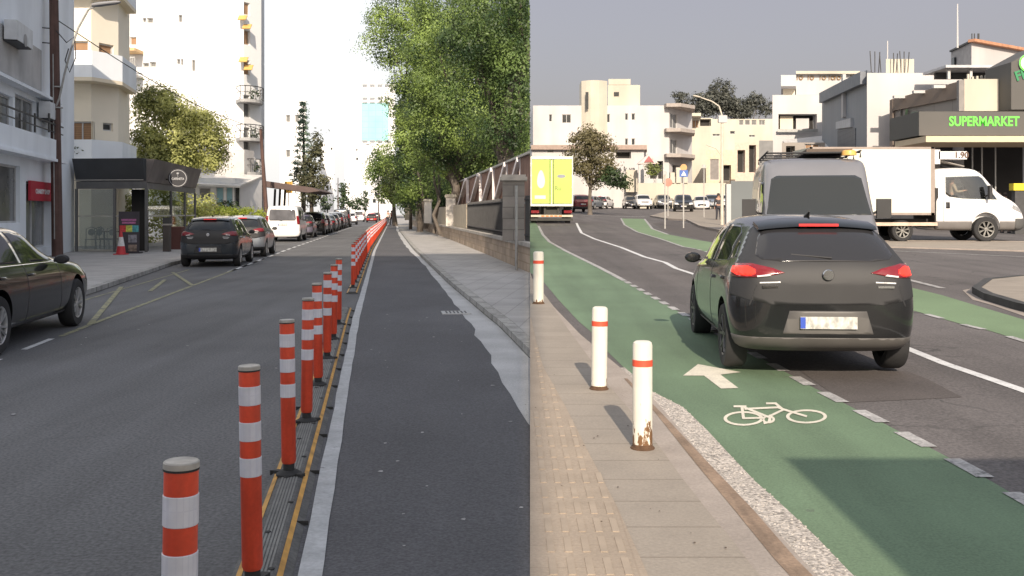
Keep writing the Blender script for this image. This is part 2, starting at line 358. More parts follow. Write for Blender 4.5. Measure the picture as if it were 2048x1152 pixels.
def strip(a0, a1, y0, y1, z, mb=None, wob0=0, wob1=0):
    mb = mb or MB(); ys = samples(y0, y1); rnd = random.Random(11); vs = []; fs = []
    for i, y in enumerate(ys):
        A0 = a0(y) if callable(a0) else a0; A1 = a1(y) if callable(a1) else a1
        vs += [(A0+g(y)+rnd.uniform(-wob0, wob0), y, z), (A1+g(y)+rnd.uniform(-wob1, wob1), y, z)]
        if i: k = 2*i; fs.append((k-2, k-1, k+1, k))
    return mb.add(vs, fs)
def raised(a0, a1, y0, y1, z0, z1, mb=None, h0=None):
    mb = mb or MB(); ys = samples(y0, y1); vs = []; fs = []
    for i, y in enumerate(ys):
        A0 = a0(y) if callable(a0) else a0; A1 = a1(y) if callable(a1) else a1
        vs += [(A0+g(y), y, z0), (A0+g(y), y, z1), (A1+g(y), y, z1), (A1+g(y), y, z0)]
        if i:
            k = 4*i
            for j in range(3): fs.append((k-4+j, k-3+j, k+1+j, k+j))
    return mb.add(vs, fs)
def S(name, mb, m, **k):
    return tag(mb.build(name, m, **k), kind='structure')

# ================================================================== SETTING, street side
mb = MB(); mb.add([(-500, -80, -.03), (14, -80, -.03), (14, 700, -.03), (-500, 700, -.03)], [(0, 1, 2, 3)])
S('ground', mb, pave_l, clip='L')
lerp = lambda y, pts: pts[0][1] if y <= pts[0][0] else (pts[-1][1] if y >= pts[-1][0] else next(a[1]+(b[1]-a[1])*(y-a[0])/(b[0]-a[0]) for a, b in zip(pts, pts[1:]) if a[0] <= y <= b[0]))
LANE_R = lambda y: lerp(y, [(4, 1.12), (7.5, 1.17), (14, 1.35), (30, 1.34), (58, .95), (90, .75), (200, .9)])
KERB_R = lambda y: lerp(y, [(10, 1.68), (14, 1.74), (22, 1.58), (49, 1.30), (90, .95), (200, 1.1)])
LK = lambda y: lerp(y, [(14, -5.45), (19.6, -5.6), (30, -6.25), (45, -6.4), (60, -7.2), (200, -7.2)])
S('road', strip(-9, 4.0, -70, 400, 0.0), asph_l, clip='L')
S('cycle_lane', strip(-.36, lambda y: LANE_R(y), -70, 260, 0.006, wob1=.035), asph_n, clip='L')
S('gutter', strip(lambda y: LANE_R(y)-.12, lambda y: KERB_R(y)+.05, -70, 260, 0.003), conc, clip='L')
S('kerb', raised(lambda y: KERB_R(y), lambda y: KERB_R(y)+.16, -70, 260, -.02, .10), kerb_m, clip='L')
S('pavement', raised(lambda y: KERB_R(y)+.155, lambda y: 9, -70, 260, -.02, .104), pave_l, clip='L')
S('kerb', raised(lambda y: LK(y)-.15, lambda y: LK(y), -70, 300, -.02, .11), kerb_m)
S('pavement', raised(lambda y: -30, lambda y: LK(y)-.148, -70, 300, -.02, .114), pave_l)
S('cycle_lane_line', strip(-.335, -.235, -70, 260, .011, wob0=.006, wob1=.006), mat('grey white lane line', (0.40, 0.41, 0.42), 0.8, var=0.15, vs=5, speck=0.12, ss=45, bump=0.2, wear=((.17, .17, .175), .61, 6)), clip='L')
mb = MB()
for y0, y1 in ((27, 35), ): strip(-4.1, -4.0, y0, y1, .005, mb)
y = 9.9
while y < 13.2: strip(-4.13, -4.05, y, y+1.0, .005, mb); y += 1.75
y = 27.0
while y < 110: strip(-4.12, -4.0, y, y+1.3, .005, mb); y += 2.3
S('parking_marking', mb, white_p)
mb = MB(); strip(-4.09, -4.01, 12.9, 27.5, .0055, mb); strip(-5.35, -5.30, 15.5, 28, .0055, mb)
def seg(mb, p, q, w, z):
    p = Vector((p[0], p[1], 0)); q = Vector((q[0], q[1], 0)); d = (q-p).normalized(); n = Vector((-d.y, d.x, 0))*w/2
    mb.add([(p-n)+Vector((0,0,z)), (p+n)+Vector((0,0,z)), (q+n)+Vector((0,0,z)), (q-n)+Vector((0,0,z))], [(0, 3, 2, 1)])
for a, b in (((180, 650), (243, 574)), ((345, 545), (384, 571)), ((300, 583), (330, 560))):
    seg(mb, Lg(*a), Lg(*b), .09, .0095)
S('loading_box_marking', mb, yellow_p)
# broken concrete patches and stains of the road surface
mb = MB(); rnd = random.Random(3)
for k in range(60):
    y = rnd.uniform(4.5, 16); a = rnd.choice([rnd.uniform(-4, -1.0), rnd.uniform(-.1, 1.1)]); r = rnd.uniform(.006, .02)
    mb.add([(a+g(y)+r*math.cos(t)*rnd.uniform(.6, 1.3), y+r*1.2*math.sin(t)*rnd.uniform(.6, 1.3), .0095) for t in [i*math.pi/3 for i in range(6)]], [(0,1,2,3,4,5)])
tag(mb.build('grit', worn_p, clip='L'), kind='stuff')
dr = empty('drain_cover', Lg(905, 627), hd(14), 'grey concrete drain cover set in the broken edge of the new cycle lane', 'drain')
MB().box(-.17, .28, -.22, .22, .002, .022).build('slab', conc, dr, world=False)
m_ = MB()
for i in range(6): m_.box(-.11+i*.06, -.085+i*.06, -.15, .15, .022, .027)
m_.build('grate', dkmetal, dr, world=False)

# ================================================================== SETTING, junction side
def rpoly(name, pts, m, dz, world_pts=None, kind='structure', top=None):
    """flat sheet on the junction's ground plane; pts are (X, Y) in metres"""
    mb = MB(); n = len(pts)
    if top is None:
        mb.add([(x, y, gz(y)+dz) for x, y in pts], [tuple(range(n))])
    else:
        mb.prism(pts, lambda x, y: (x, y, gz(y)+dz), lambda x, y: (x, y, gz(y)+top))
    o = mb.build(name, m, clip='R'); 
    return tag(o, kind=kind)
def RP(*pp): return [Rg(px, py)[:2] for px, py in pp]
mb = MB(); pts = [(-1.2, -70), (260, -70), (260, 330), (5.94, 330)]
mb.prism(pts, lambda x, y: (x, y, gz(y)-1.6), lambda x, y: (x, y, gz(y)))
S('road', mb, asph_r, clip='R')
lane_l = RP((1060, 545), (1075, 556), (1089, 566), (1117, 600), (1158, 644), (1180, 662), (1211, 700), (1249, 737), (1305, 786), (1366, 817), (1413, 862), (1459, 912), (1509, 965), (1574, 1023), (1634, 1080), (1692, 1141))+[(1.62, 2), (1.9, -12)]
lane_r = RP((1077, 452), (1086, 470), (1099, 484), (1133, 503), (1196, 534), (1249, 562), (1330, 608), (1374, 633), (1470, 687), (1566, 742), (1627, 776), (1713, 820), (1763, 845), (1817, 874), (1878, 906), (1954, 947), (2024, 988))+[(2.95, 2), (3.1, -12)]
rpoly('cycle_lane', [(-1, 62), (1.35, 62)]+lane_r+lane_l[::-1]+[(-1, 20)], green_m, .004)
def offs_line(pts, w):
    out = []
    for i, p in enumerate(pts):
        a = Vector(pts[max(i-1, 0)]); b = Vector(pts[min(i+1, len(pts)-1)]); d = (b-a).normalized(); n = Vector((-d.y, d.x))*w/2
        out.append((p[0]+n.x, p[1]+n.y, p[0]-n.x, p[1]-n.y))
    return out
def rline(mb, pts, w, dz):
    q = offs_line(pts, w); vs = []; fs = []
    for i, (a, b, c, d) in enumerate(q):
        vs += [(a, b, gz(b)+dz), (c, d, gz(d)+dz)]
        if i: k = 2*i; fs.append((k-2, k-1, k+1, k))
    mb.add(vs, fs)
def along(pts, s0, s1):
    """piece of a polyline between arclengths"""
    out = []; acc = 0
    for p, q in zip(pts, pts[1:]):
        p = Vector(p); q = Vector(q); L = (q-p).length
        a = max(s0-acc, 0); b = min(s1-acc, L)
        if a < b:
            if not out: out.append(tuple(p.lerp(q, a/L)))
            out.append(tuple(p.lerp(q, b/L)))
        acc += L
    return out
mb = MB(); rline(mb, lane_r[:6], .11, .009)
tl = lane_r[5:]; s = 0.2; rnd = random.Random(5)
while s < 30:
    pc = along(tl, s, s+.42)
    if len(pc) > 1: rline(mb, pc, .11, .009)
    s += .72
S('cycle_lane_line', mb, worn_p, clip='R')
cl = RP((1153, 446), (1156, 453), (1163, 466), (1189, 478), (1242, 495), (1289, 514), (1330, 525), (1352, 537), (1386, 548))+[(4.1, 16)]+RP((1811, 696), (1890, 728), (1973, 756), (2048, 782))+[(4.55, 3), (4.6, -12)]
mb = MB(); rline(mb, cl, .12, .005); S('centre_line', mb, white_p, clip='R')
g2l = RP((1242, 437), (1249, 450), (1274, 464), (1321, 478), (1367, 494), (1392, 498))+[(5.75, 22)]+RP((1821, 620), (1871, 634), (1935, 652), (1979, 662), (2048, 683))+[(6.1, 2), (6.1, -12)]
g2r = RP((1289, 438), (1305, 458), (1336, 469), (1399, 481), (1420, 484))+[(7.3, 25)]+RP((1808, 572), (1881, 590), (2048, 640))+[(7.1, 2), (7.1, -12)]
rpoly('cycle_lane', g2l+g2r[::-1], mat('pale green lane', (0.16, 0.235, 0.13), .85, var=.1, vs=.7, speck=.12, ss=60), .004)
mb = MB(); rline(mb, g2l[:6], .1, .008)
tl = g2l[5:]; s = .3
while s < 36:
    pc = along(tl, s, s+.5)
    if len(pc) > 1: rline(mb, pc, .1, .008)
    s += 1.1
rline(mb, g2r[:3], .12, .008); rline(mb, RP((1785, 552), (1885, 577)), .14, .008)
rline(mb, RP((1165, 431), (1290, 434)), .5, .008); rline(mb, RP((1740, 500), (2048, 514)), .12, .008)
S('road_marking', mb, worn_p)
rpoly('asphalt_repair', RP((1600, 742), (1812, 742), (1858, 760), (1925, 795), (1690, 806)), asph_d, .003)
rpoly('asphalt_repair', RP((1305, 447), (1345, 441), (1380, 448), (1460, 470), (1462, 494), (1400, 478), (1330, 462)), asph_d, .003)
# near pavement with tactile strip, slabs, mud and washed-gravel edge
tb = RP((1062, 640), (1075, 700), (1087, 740), (1132, 822), (1178, 915), (1234, 1023), (1287, 1141))+[(.62, 3.2), (.7, -12)]
kb = RP((1075, 575), (1095, 600), (1135, 660), (1175, 715), (1212, 769), (1255, 819), (1320, 901), (1363, 962), (1413, 1026), (1466, 1091), (1509, 1148))+[(1.2, 3.2), (1.4, -12)]
md = RP((1105, 600), (1150, 655), (1190, 705), (1230, 742), (1248, 761), (1313, 833), (1395, 937), (1466, 1023), (1549, 1126))+[(1.32, 3.2), (1.5, -12)]
gl = RP((1240, 738), (1255, 751), (1313, 808), (1377, 883), (1448, 969), (1556, 1073), (1627, 1151))+[(1.5, 3.2), (1.65, -12)]
rpoly('pavement', [(-2, -12), (-2, 30), (.36, 26), (.40, 20)]+kb+[], pave_r, -.05, top=.022)
rpoly('pavement', [(-2, -12), (-2, 20), (.16, 14.0)]+tb, tact_m, -.05, top=.027)
rpoly('kerb', kb+gl[::-1]+[(.82, 12), (.62, 15), (.45, 19)], kerb_r, -.05, top=.016)
rpoly('mud_streak', md[4:]+[(p[0]+.10*min(1, max(.3, (9.5-p[1])/4)), p[1]) for p in md[4:]][::-1], mud_m, .019, kind='structure')
rpoly('gravel_edge', gl+[(p[0], p[1]) for p in lane_l[7:]][::-1], grav_m, -.05, top=.012)
mb = MB(); yy = 2.4
while yy < 13.5:
    lim = lerp(yy, sorted((p[1], p[0]) for p in tb))
    x = .018*yy+.03
    x = math.ceil(x/.083)*.083
    while x+.03 < lim:
        mb.prism([(x, yy+.03), (x+.034, yy+.03), (x+.034, yy+.235), (x, yy+.235)], lambda a, b: (a, b, gz(b)+.026), lambda a, b: (a, b, gz(b)+.0315)); x += .083
    yy += .28
tag(mb.build('tactile_bars', bar_m), kind='structure')
rnd = random.Random(9); mb = MB()
for k in range(900):
    y = rnd.uniform(4.0, 8.6); a = lerp(y, sorted((p[1], p[0]) for p in gl)); b = lerp(y, sorted((p[1], p[0]) for p in lane_l)); 
    x = rnd.uniform(a-.005, b+.004); r = rnd.uniform(.003, .007); z = gz(y)+.012
    mb.add([(x-r, y, z), (x, y-r, z), (x+r, y, z), (x, y+r, z), (x, y, z+r*.8)], [(0, 1, 4), (1, 2, 4), (2, 3, 4), (3, 0, 4)])
tag(mb.build('gravel', mat('gravel stones', (.46, .42, .38), .9, var=.4, vs=30)), kind='stuff')
rnd = random.Random(19); mb = MB()
for k in range(34):
    y = rnd.uniform(4.2, 9.5); x = rnd.uniform(.1, 1.35); r = rnd.uniform(.003, .008); z = gz(y)+.0285
    mb.add([(x+r*math.cos(t), y+r*math.sin(t)*1.4, z+r*.3*(i % 2)) for i, t in enumerate([0, 1.1, 2.3, 3.3, 4.6, 5.4])], [(0,1,2,3,4,5)])
tag(mb.build('leaf_litter', mat('dry litter', (.10, .07, .05), .9)), kind='stuff')
# arrow and bicycle symbol
rpoly('lane_arrow', RP((1366, 753), (1396, 730), (1482, 746), (1441, 751), (1477, 778), (1442, 779), (1408, 753)), cream_p, .009)
mb = MB()
def stroke(pts, w, closed=False):
    n = len(pts)
    for i in range(n if closed else n-1):
        a = Vector(pts[i]); b = Vector(pts[(i+1) % n]); d = (b-a).normalized(); nn = Vector((-d.y*1.0, d.x*0.62))*w
        a2 = a-d*w*.3; b2 = b+d*w*.3
        mb.add([Rg(*(a2+nn), .0085+.00001*len(mb.f)), Rg(*(a2-nn), .0085+.00001*len(mb.f)), Rg(*(b2-nn), .0085+.00001*len(mb.f)), Rg(*(b2+nn), .0085+.00001*len(mb.f))], [(0, 1, 2, 3)])
def ring(cx, cy, rx, ry, wx, wy, n=40):
    k0 = len(mb.f); vs = []
    for i in range(n):
        t = 2*math.pi*i/n
        vs += [Rg(cx+rx*math.cos(t), cy+ry*math.sin(t), .0084), Rg(cx+(rx-wx)*math.cos(t), cy+(ry-wy)*math.sin(t), .0084)]
    mb.add(vs, [(2*i, 2*i+1, (2*i+3) % (2*n), (2*i+2) % (2*n)) for i in range(n)])
ring(1487, 839, 40, 14.5, 7, 3.5); ring(1613, 835, 41, 14, 7, 3.5); ring(1537, 841, 13, 8, 5, 3, 24)
for pp in (((1468, 815), (1492, 815)), ((1484, 816), (1487, 839), (1526, 838)), ((1489, 817), (1536, 836), (1566, 822)), ((1490, 820), (1556, 817), (1570, 822), (1613, 835)),
           ((1533, 809), (1551, 809), (1563, 819)), ((1528, 849), (1545, 845)), ((1541, 833), (1538, 848))):
    stroke(pp, 3.0)
S('bicycle_symbol', mb, cream_p)
# islands and far pavements
def island(pp, h=.10, m=pave_r, name='pavement', kerbm=kerb_r, extra=[]):
    pts = RP(*pp)+extra
    rpoly(name, pts, m, -.05, top=h)
    q = [Vector(p) for p in pts]; c = sum(q, Vector((0, 0)))/len(q); mb = MB()
    cl = q+[q[0]]; vs = []; fs = []
    for i, p in enumerate(q):
        a = q[i-1]; b = q[(i+1) % len(q)]; d = (b-a).normalized(); n = Vector((-d.y, d.x))
        if (p+n*.01-c).length < (p-c).length: n = -n
        o = p+n*.14
        for (u, zz) in ((p, -.05), (p, h+.012), (o, h+.008), (o, -.05)): vs.append((u.x, u.y, gz(u.y)+zz))
        j = (i+1) % len(q)
        for k in range(3): fs.append((4*i+k, 4*i+k+1, 4*j+k+1, 4*j+k))
    mb.add(vs, fs); S('kerb', mb, kerbm)
island([(1304, 434), (1340, 440), (1377, 442), (1404, 455), (1447, 465), (1560, 492), (1700, 480), (1560, 440), (1480, 422), (1400, 419), (1340, 424)])
island([(1962, 588), (1986, 601), (2048, 620), (2160, 655), (2200, 560), (2048, 563), (1985, 570)], h=.11, kerbm=mat('dark painted kerb', (.05, .05, .05), .8, var=.3, vs=4))
rpoly('concrete_apron', RP((1925, 581), (1962, 574), (1985, 568), (2030, 562), (1985, 570), (1962, 588), (1986, 603), (2048, 622), (2100, 640), (2048, 633), (1985, 611), (1945, 600)), kerb_r, .006)
island([(1700, 493), (2048, 503), (2300, 510), (2300, 488), (1980, 484), (1780, 483)], h=.03)
island([(1165, 412), (1262, 405), (1262, 398), (1200, 399), (1150, 404)], h=.15, m=earth_m)
island([(1450, 420), (1640, 436), (2400, 445), (2400, 420), (1640, 414), (1450, 410)], h=.1)
# ================================================================== street bollards and lane divider
ORD = ['nearest', 'second', 'third', 'fourth', 'fifth', 'sixth', 'seventh', 'eighth', 'ninth', 'tenth', 'eleventh', 'twelfth', 'thirteenth', 'fourteenth', 'fifteenth']
def make_bollard(h, n=28):
    r = .043; root = empty('delineator_bollard', (0, 0, 0))
    u = h/.96
    MB().lathe([(.033, .0), (.033, .075)], n).build('stem', rub_m, root, world=False, smooth=True)
    b = MB().lathe([(.075, 0), (.075, .012), (.045, .03), (.034, .03)], n)
    b.box(-.11, -.05, -.02, .02, 0, .018); b.box(.05, .11, -.02, .02, 0, .018)
    b.build('base', rub_m, root, world=False)
    MB().lathe([(r*.86, .07), (r, .085), (r, h-.012), (r*.99, h-.004)], n).build('post', orange_m, root, world=False, smooth=True)
    MB().lathe([(r+.0025, h-.014), (r+.002, h), (r*.96, h+.003), (r*.85, h+.0015), (0.001, h+.001)], n).build('cap', cap_m, root, world=False, smooth=True)
    MB().lathe([(r+.0022, h-.020), (r+.0022, h-.0145)], n).build('cap_rim', rub_m, root, world=False)
    for k in range(3):
        z1 = h-.085*u-.155*u*k
        MB().lathe([(r+.0005, z1-.082*u), (r+.002, z1-.080*u), (r+.002, z1-.002), (r+.0005, z1)], n).build('reflective_band', refl_m, root, world=False, smooth=True)
    return root
BR = [2.56, 4.17, 5.93, 7.44, 9.01, 10.65, 12.25, 13.9]
y = 20.6
while y < 150: BR.append(y); y += 1.6 if y < 60 else 1.9
proto = make_bollard(.917); n1 = 8
for i, y in enumerate(BR):
    if i == 0: o = proto
    else: o = copy_tree(proto)
    lean = random.Random(i).uniform(-.022, .022)
    o.location = (g(y)-.51, y, .045); o.rotation_euler = (random.Random(i+99).uniform(-.012, .012), lean, i*1.3)
    if i < n1: lab = '%s orange bollard from the camera on the rubber lane divider' % ORD[i]
    elif i < n1+15: lab = '%s orange bollard of the dense run after the gap in the divider' % (['first']+ORD[1:])[i-n1]
    elif y < 60: lab = 'orange and white bollard in the sunlit middle of the dense run'
    else: lab = 'small distant orange and white bollard in the far end of the cycle lane row'
    tag(o, lab, 'bollard', 'orange bollards along the cycle lane')
def divider(y0, y1, lab):
    root = empty('lane_divider', (g(y0)-.5, y0, 0), 0, lab, 'lane divider', 'rubber lane divider runs')
    def st(a0, a1, z0, z1):
        m_ = MB(); ys = samples(y0, y1); vs = []; fs = []
        for i, y in enumerate(ys):
            c = g(y)-.5
            vs += [(c+a0, y, z0), (c+a1, y, z1)]
            if i: k = 2*i; fs.append((k-2, k-1, k+1, k))
        return m_.add(vs, fs)
    m_ = MB(); ys = samples(y0, y1); vs = []; fs = []; prof = [(-.13, .0), (-.05, .045), (.06, .045), (.14, .0)]
    for i, y in enumerate(ys):
        c = g(y)-.5
        vs += [(c+a, y, z+.003) for a, z in prof]
        if i:
            k = 4*i
            for j in range(3): fs.append((k-4+j, k-3+j, k+1+j, k+j))
    fs.append((0, 1, 2, 3)); k = 4*(len(ys)-1); fs.append((k+3, k+2, k+1, k))
    m_.add(vs, fs); m_.build('body', rail_m, root)
    m_ = MB()
    for j in range(6):
        a = -.045+j*.0165; q = st(a, a+.010, .0505, .0505); m_.add(q.v, q.f)
    m_.build('tread', railg_m, root)
    for a0, a1, z0, z1 in ((-.105, -.075, .021, .038), (.078, .102, .042, .029)):
        st(a0, a1, z0, z1).build('yellow_strip', raily_m, root)
    y = y0+.9
    while y < min(y1, 20):
        c = g(y)-.5; MB().box(c-.14, c+.16, y-.004, y+.004, .001, .028).build('joint', rub_m, root)
        for q in (-.25, .25): MB().lathe([(.016, .0), (.014, .004), (.001, .005)], 10, (c+.015, y+q, .0505)).build('bolt', rub_m, root)
        y += 1.0
divider(1.2, 16.4, 'near run of black rubber lane divider with yellow strips under the eight nearest bollards')
divider(19.6, 120, 'far run of rubber lane divider carrying the dense line of orange bollards')

# right-hand side white bollards
def rusty(h, seed):
    m = postw_m.copy(); n = m.node_tree.nodes; l = m.node_tree.links; b = n['Principled BSDF']; old = b.inputs['Base Color'].links[0].from_socket
    t = n.new('ShaderNodeTexCoord'); mp = n.new('ShaderNodeMapping'); mp.inputs['Scale'].default_value = (22, 22, 9); mp.inputs['Location'].default_value = (seed*.37, 0, 0); l.new(t.outputs['Object'], mp.inputs[0])
    nz = n.new('ShaderNodeTexNoise'); nz.inputs['Scale'].default_value = 1.0; nz.inputs['Detail'].default_value = 5; nz.inputs['Roughness'].default_value = .65; l.new(mp.outputs[0], nz.inputs['Vector'])
    s_ = n.new('ShaderNodeSeparateXYZ'); l.new(t.outputs['Object'], s_.inputs[0])
    g_ = n.new('ShaderNodeMapRange'); g_.inputs[1].default_value = 0; g_.inputs[2].default_value = h; g_.inputs[3].default_value = .17; g_.inputs[4].default_value = -.14; l.new(s_.outputs[2], g_.inputs[0])
    a_ = n.new('ShaderNodeMath'); a_.operation = 'ADD'; l.new(nz.outputs[0], a_.inputs[0]); l.new(g_.outputs[0], a_.inputs[1])
    r_ = n.new('ShaderNodeMapRange'); r_.inputs[1].default_value = .585; r_.inputs[2].default_value = .625; l.new(a_.outputs[0], r_.inputs[0])
    x_ = n.new('ShaderNodeMixRGB'); x_.inputs[2].default_value = (.17, .085, .035, 1); l.new(r_.outputs[0], x_.inputs[0]); l.new(old, x_.inputs[1]); l.new(x_.outputs[0], b.inputs['Base Color'])
    return m
def white_bollard(px, py, h, r, lab, lean=0):
    x, y, z = Rg(px, py, .022); root = empty('white_bollard', (x, y, z), 0, lab, 'bollard', 'white bollards on the pavement edge')
    root.rotation_euler = (0, lean, 0)
    pm = rusty(.34 if px > 1250 else .12, px)
    MB().lathe([(r, 0), (r, h-.03), (r*.93, h-.012), (r*.7, h-.002), (.001, h)], 28).build('post', pm, root, world=False, smooth=True)
    MB().lathe([(r+.0005, h*.765), (r+.002, h*.767), (r+.002, h*.825), (r+.0005, h*.827)], 28).build('red_band', red_m, root, world=False, smooth=True)
    MB().lathe([(r+.016, 0), (r+.014, .008), (r+.004, .014), (r+.001, .03), (r, .032)], 20).build('rusty_foot', rust_m, root, world=False, smooth=True)
white_bollard(1285, 903, .71, .065, 'nearest white bollard with red band and rust at its foot, on the slabbed pavement')
white_bollard(1198, 783, .71, .068, 'middle white bollard with red band, cleaner than its neighbours', .012)
white_bollard(1077, 610, .80, .08, 'farthest white bollard with red band at the left end of the green lane')

# ================================================================== vehicles
def paint(name, col, rough=0.28, metal=0.35, coat=0.6):
    return mat('paint '+name, col, rough, metal, var=0.05, vs=2, coat=coat)
plast = mat('black plastic trim', (0.028, 0.028, 0.03), 0.6, var=0.1)
tyre_m = mat('tyre rubber', (0.025, 0.025, 0.026), 0.85, var=0.15, vs=10)
rim_m = mat('alloy rim', (0.5, 0.5, 0.5), 0.35, 0.5, var=0.05)
rimd_m = mat('dark alloy rim', (0.09, 0.09, 0.095), 0.35, 0.7, var=0.05)
tail_m = mat('red tail lamp', (0.20, 0.012, 0.018), 0.15, var=0.1, vs=20, coat=.6)
tailon_m = mat('lit tail lamp', (0.75, 0.03, 0.02), 0.3, var=0, emis=((1.0, 0.03, 0.015), 1.3))
brake_m = mat('high brake lamp', (0.6, 0.03, 0.03), 0.3, var=0, emis=((0.9, 0.03, 0.03), .45))
lampw_m = mat('clear lamp', (0.75, 0.75, 0.75), 0.12, var=0.1, vs=30, coat=.7)
lamp_am = mat('amber lamp', (0.7, 0.2, 0.03), 0.3, var=0.05)
plate_m = mat('number plate', (0.60, 0.60, 0.56), 0.5, var=0.0, streak=(0.45, (24, 1, 14)))
blue_pl = mat('plate blue band', (0.03, 0.08, 0.45), 0.5, var=0)

# station: y, zb, wm, zm, wbelt, zbelt, wtop, ztop
KINDS = {
 'hatch': dict(L=4.06, axles=(-1.33, 1.27), R=.315, trk=.845, st=[
  (-2.03,.40,.50,.56,.47,.80,.42,.86), (-2.0,.30,.69,.58,.64,.92,.54,1.01), (-1.90,.25,.80,.58,.735,1.01,.56,1.14), (-1.74,.22,.845,.58,.775,1.03,.555,1.29),
  (-1.55,.2,.855,.58,.79,1.02,.545,1.41), (-1.30,.2,.855,.58,.80,1.01,.55,1.465), (-.7,.2,.85,.57,.805,.985,.57,1.505), (-.1,.2,.85,.56,.81,.955,.585,1.50),
  (.42,.2,.85,.56,.81,.925,.60,1.44), (.80,.2,.85,.56,.805,.91,.60,1.22), (1.12,.2,.85,.56,.80,.90,.62,1.00), (1.30,.2,.845,.56,.78,.88,.60,.95),
  (1.66,.2,.83,.54,.75,.82,.55,.90), (1.90,.21,.78,.5,.68,.72,.48,.80), (2.0,.24,.68,.46,.56,.62,.42,.68), (2.03,.30,.58,.45,.50,.56,.4,.60)]),
 'sedan': dict(L=4.9, axles=(-1.55, 1.40), R=.335, trk=.91, st=[
  (-2.45,.38,.62,.55,.58,.74,.50,.80), (-2.41,.26,.80,.58,.75,.88,.62,.98), (-2.25,.22,.87,.60,.80,.94,.66,1.04), (-2.02,.2,.90,.60,.83,.96,.66,1.08),
  (-1.85,.2,.91,.60,.84,.96,.62,1.11), (-1.45,.2,.92,.60,.85,.96,.58,1.33), (-.9,.2,.92,.60,.85,.95,.585,1.43), (-.32,.2,.92,.60,.85,.94,.595,1.45),
  (.03,.2,.92,.60,.85,.935,.60,1.40), (.40,.2,.92,.6,.85,.93,.60,1.21), (.78,.2,.92,.60,.85,.92,.66,1.03), (1.02,.2,.915,.60,.845,.91,.66,.99),
  (1.70,.2,.90,.58,.82,.87,.62,.94), (2.18,.21,.85,.54,.74,.78,.54,.86), (2.40,.25,.70,.48,.58,.62,.42,.66), (2.45,.32,.60,.45,.50,.55,.38,.58)]),
 'suv': dict(L=4.35, axles=(-1.35, 1.35), R=.36, trk=.87, st=[
  (-2.17,.42,.66,.6,.64,.86,.56,.92), (-2.13,.30,.82,.62,.78,.98,.66,1.12), (-2.04,.27,.87,.64,.82,1.06,.66,1.28), (-1.85,.26,.89,.65,.84,1.08,.65,1.50),
  (-1.65,.26,.89,.65,.84,1.08,.65,1.58), (-.7,.26,.90,.65,.85,1.07,.67,1.66), (0,.26,.90,.65,.85,1.06,.67,1.65), (.45,.26,.90,.65,.85,1.05,.66,1.57),
  (.80,.26,.90,.65,.845,1.03,.66,1.36), (1.10,.26,.90,.65,.84,1.02,.68,1.13), (1.30,.26,.89,.65,.82,1.0,.68,1.07), (1.75,.26,.88,.63,.80,.95,.66,1.02),
  (2.05,.28,.83,.6,.74,.86,.58,.92), (2.14,.34,.74,.55,.62,.74,.5,.78), (2.17,.40,.62,.52,.55,.64,.45,.68)]),
 'van': dict(L=5.1, axles=(-1.65, 1.45), R=.345, trk=.93, st=[
  (-2.55,.40,.74,.6,.74,1.0,.66,1.72), (-2.52,.30,.90,.62,.88,1.06,.76,1.86), (-2.45,.27,.94,.64,.91,1.08,.78,1.94), (-2.2,.26,.955,.65,.92,1.08,.79,1.97),
  (-1.0,.26,.96,.65,.925,1.08,.80,1.99), (.4,.26,.96,.65,.925,1.07,.80,1.98), (.95,.26,.96,.65,.92,1.06,.77,1.90), (1.35,.26,.95,.65,.91,1.05,.76,1.60),
  (1.70,.26,.95,.63,.90,1.03,.78,1.28), (1.88,.26,.94,.62,.88,1.01,.76,1.17), (2.25,.27,.91,.6,.82,.92,.70,1.02), (2.45,.29,.84,.56,.72,.80,.6,.86), (2.53,.34,.74,.5,.62,.66,.5,.70), (2.55,.4,.64,.5,.56,.6,.45,.63)]),
 'cab': dict(L=2.9, axles=(.14,), R=.40, trk=.97, st=[
  (-1.45,.42,.90,.7,.88,1.2,.80,2.06), (-1.42,.34,.98,.7,.96,1.2,.84,2.14), (-1.3,.32,1.0,.72,.97,1.2,.86,2.18), (-.6,.32,1.0,.72,.97,1.2,.86,2.20), (-.15,.32,1.0,.72,.97,1.18,.85,2.17),
  (.08,.32,1.0,.72,.96,1.17,.82,2.06), (.45,.32,1.0,.72,.95,1.16,.80,1.62), (.75,.32,.99,.72,.93,1.15,.80,1.36), (.95,.32,.98,.70,.90,1.12,.76,1.28), (1.20,.32,.96,.66,.84,1.0,.70,1.16), (1.38,.36,.86,.6,.76,.85,.62,.96), (1.45,.42,.76,.55,.66,.74,.55,.80)]),
}
BODY = {}
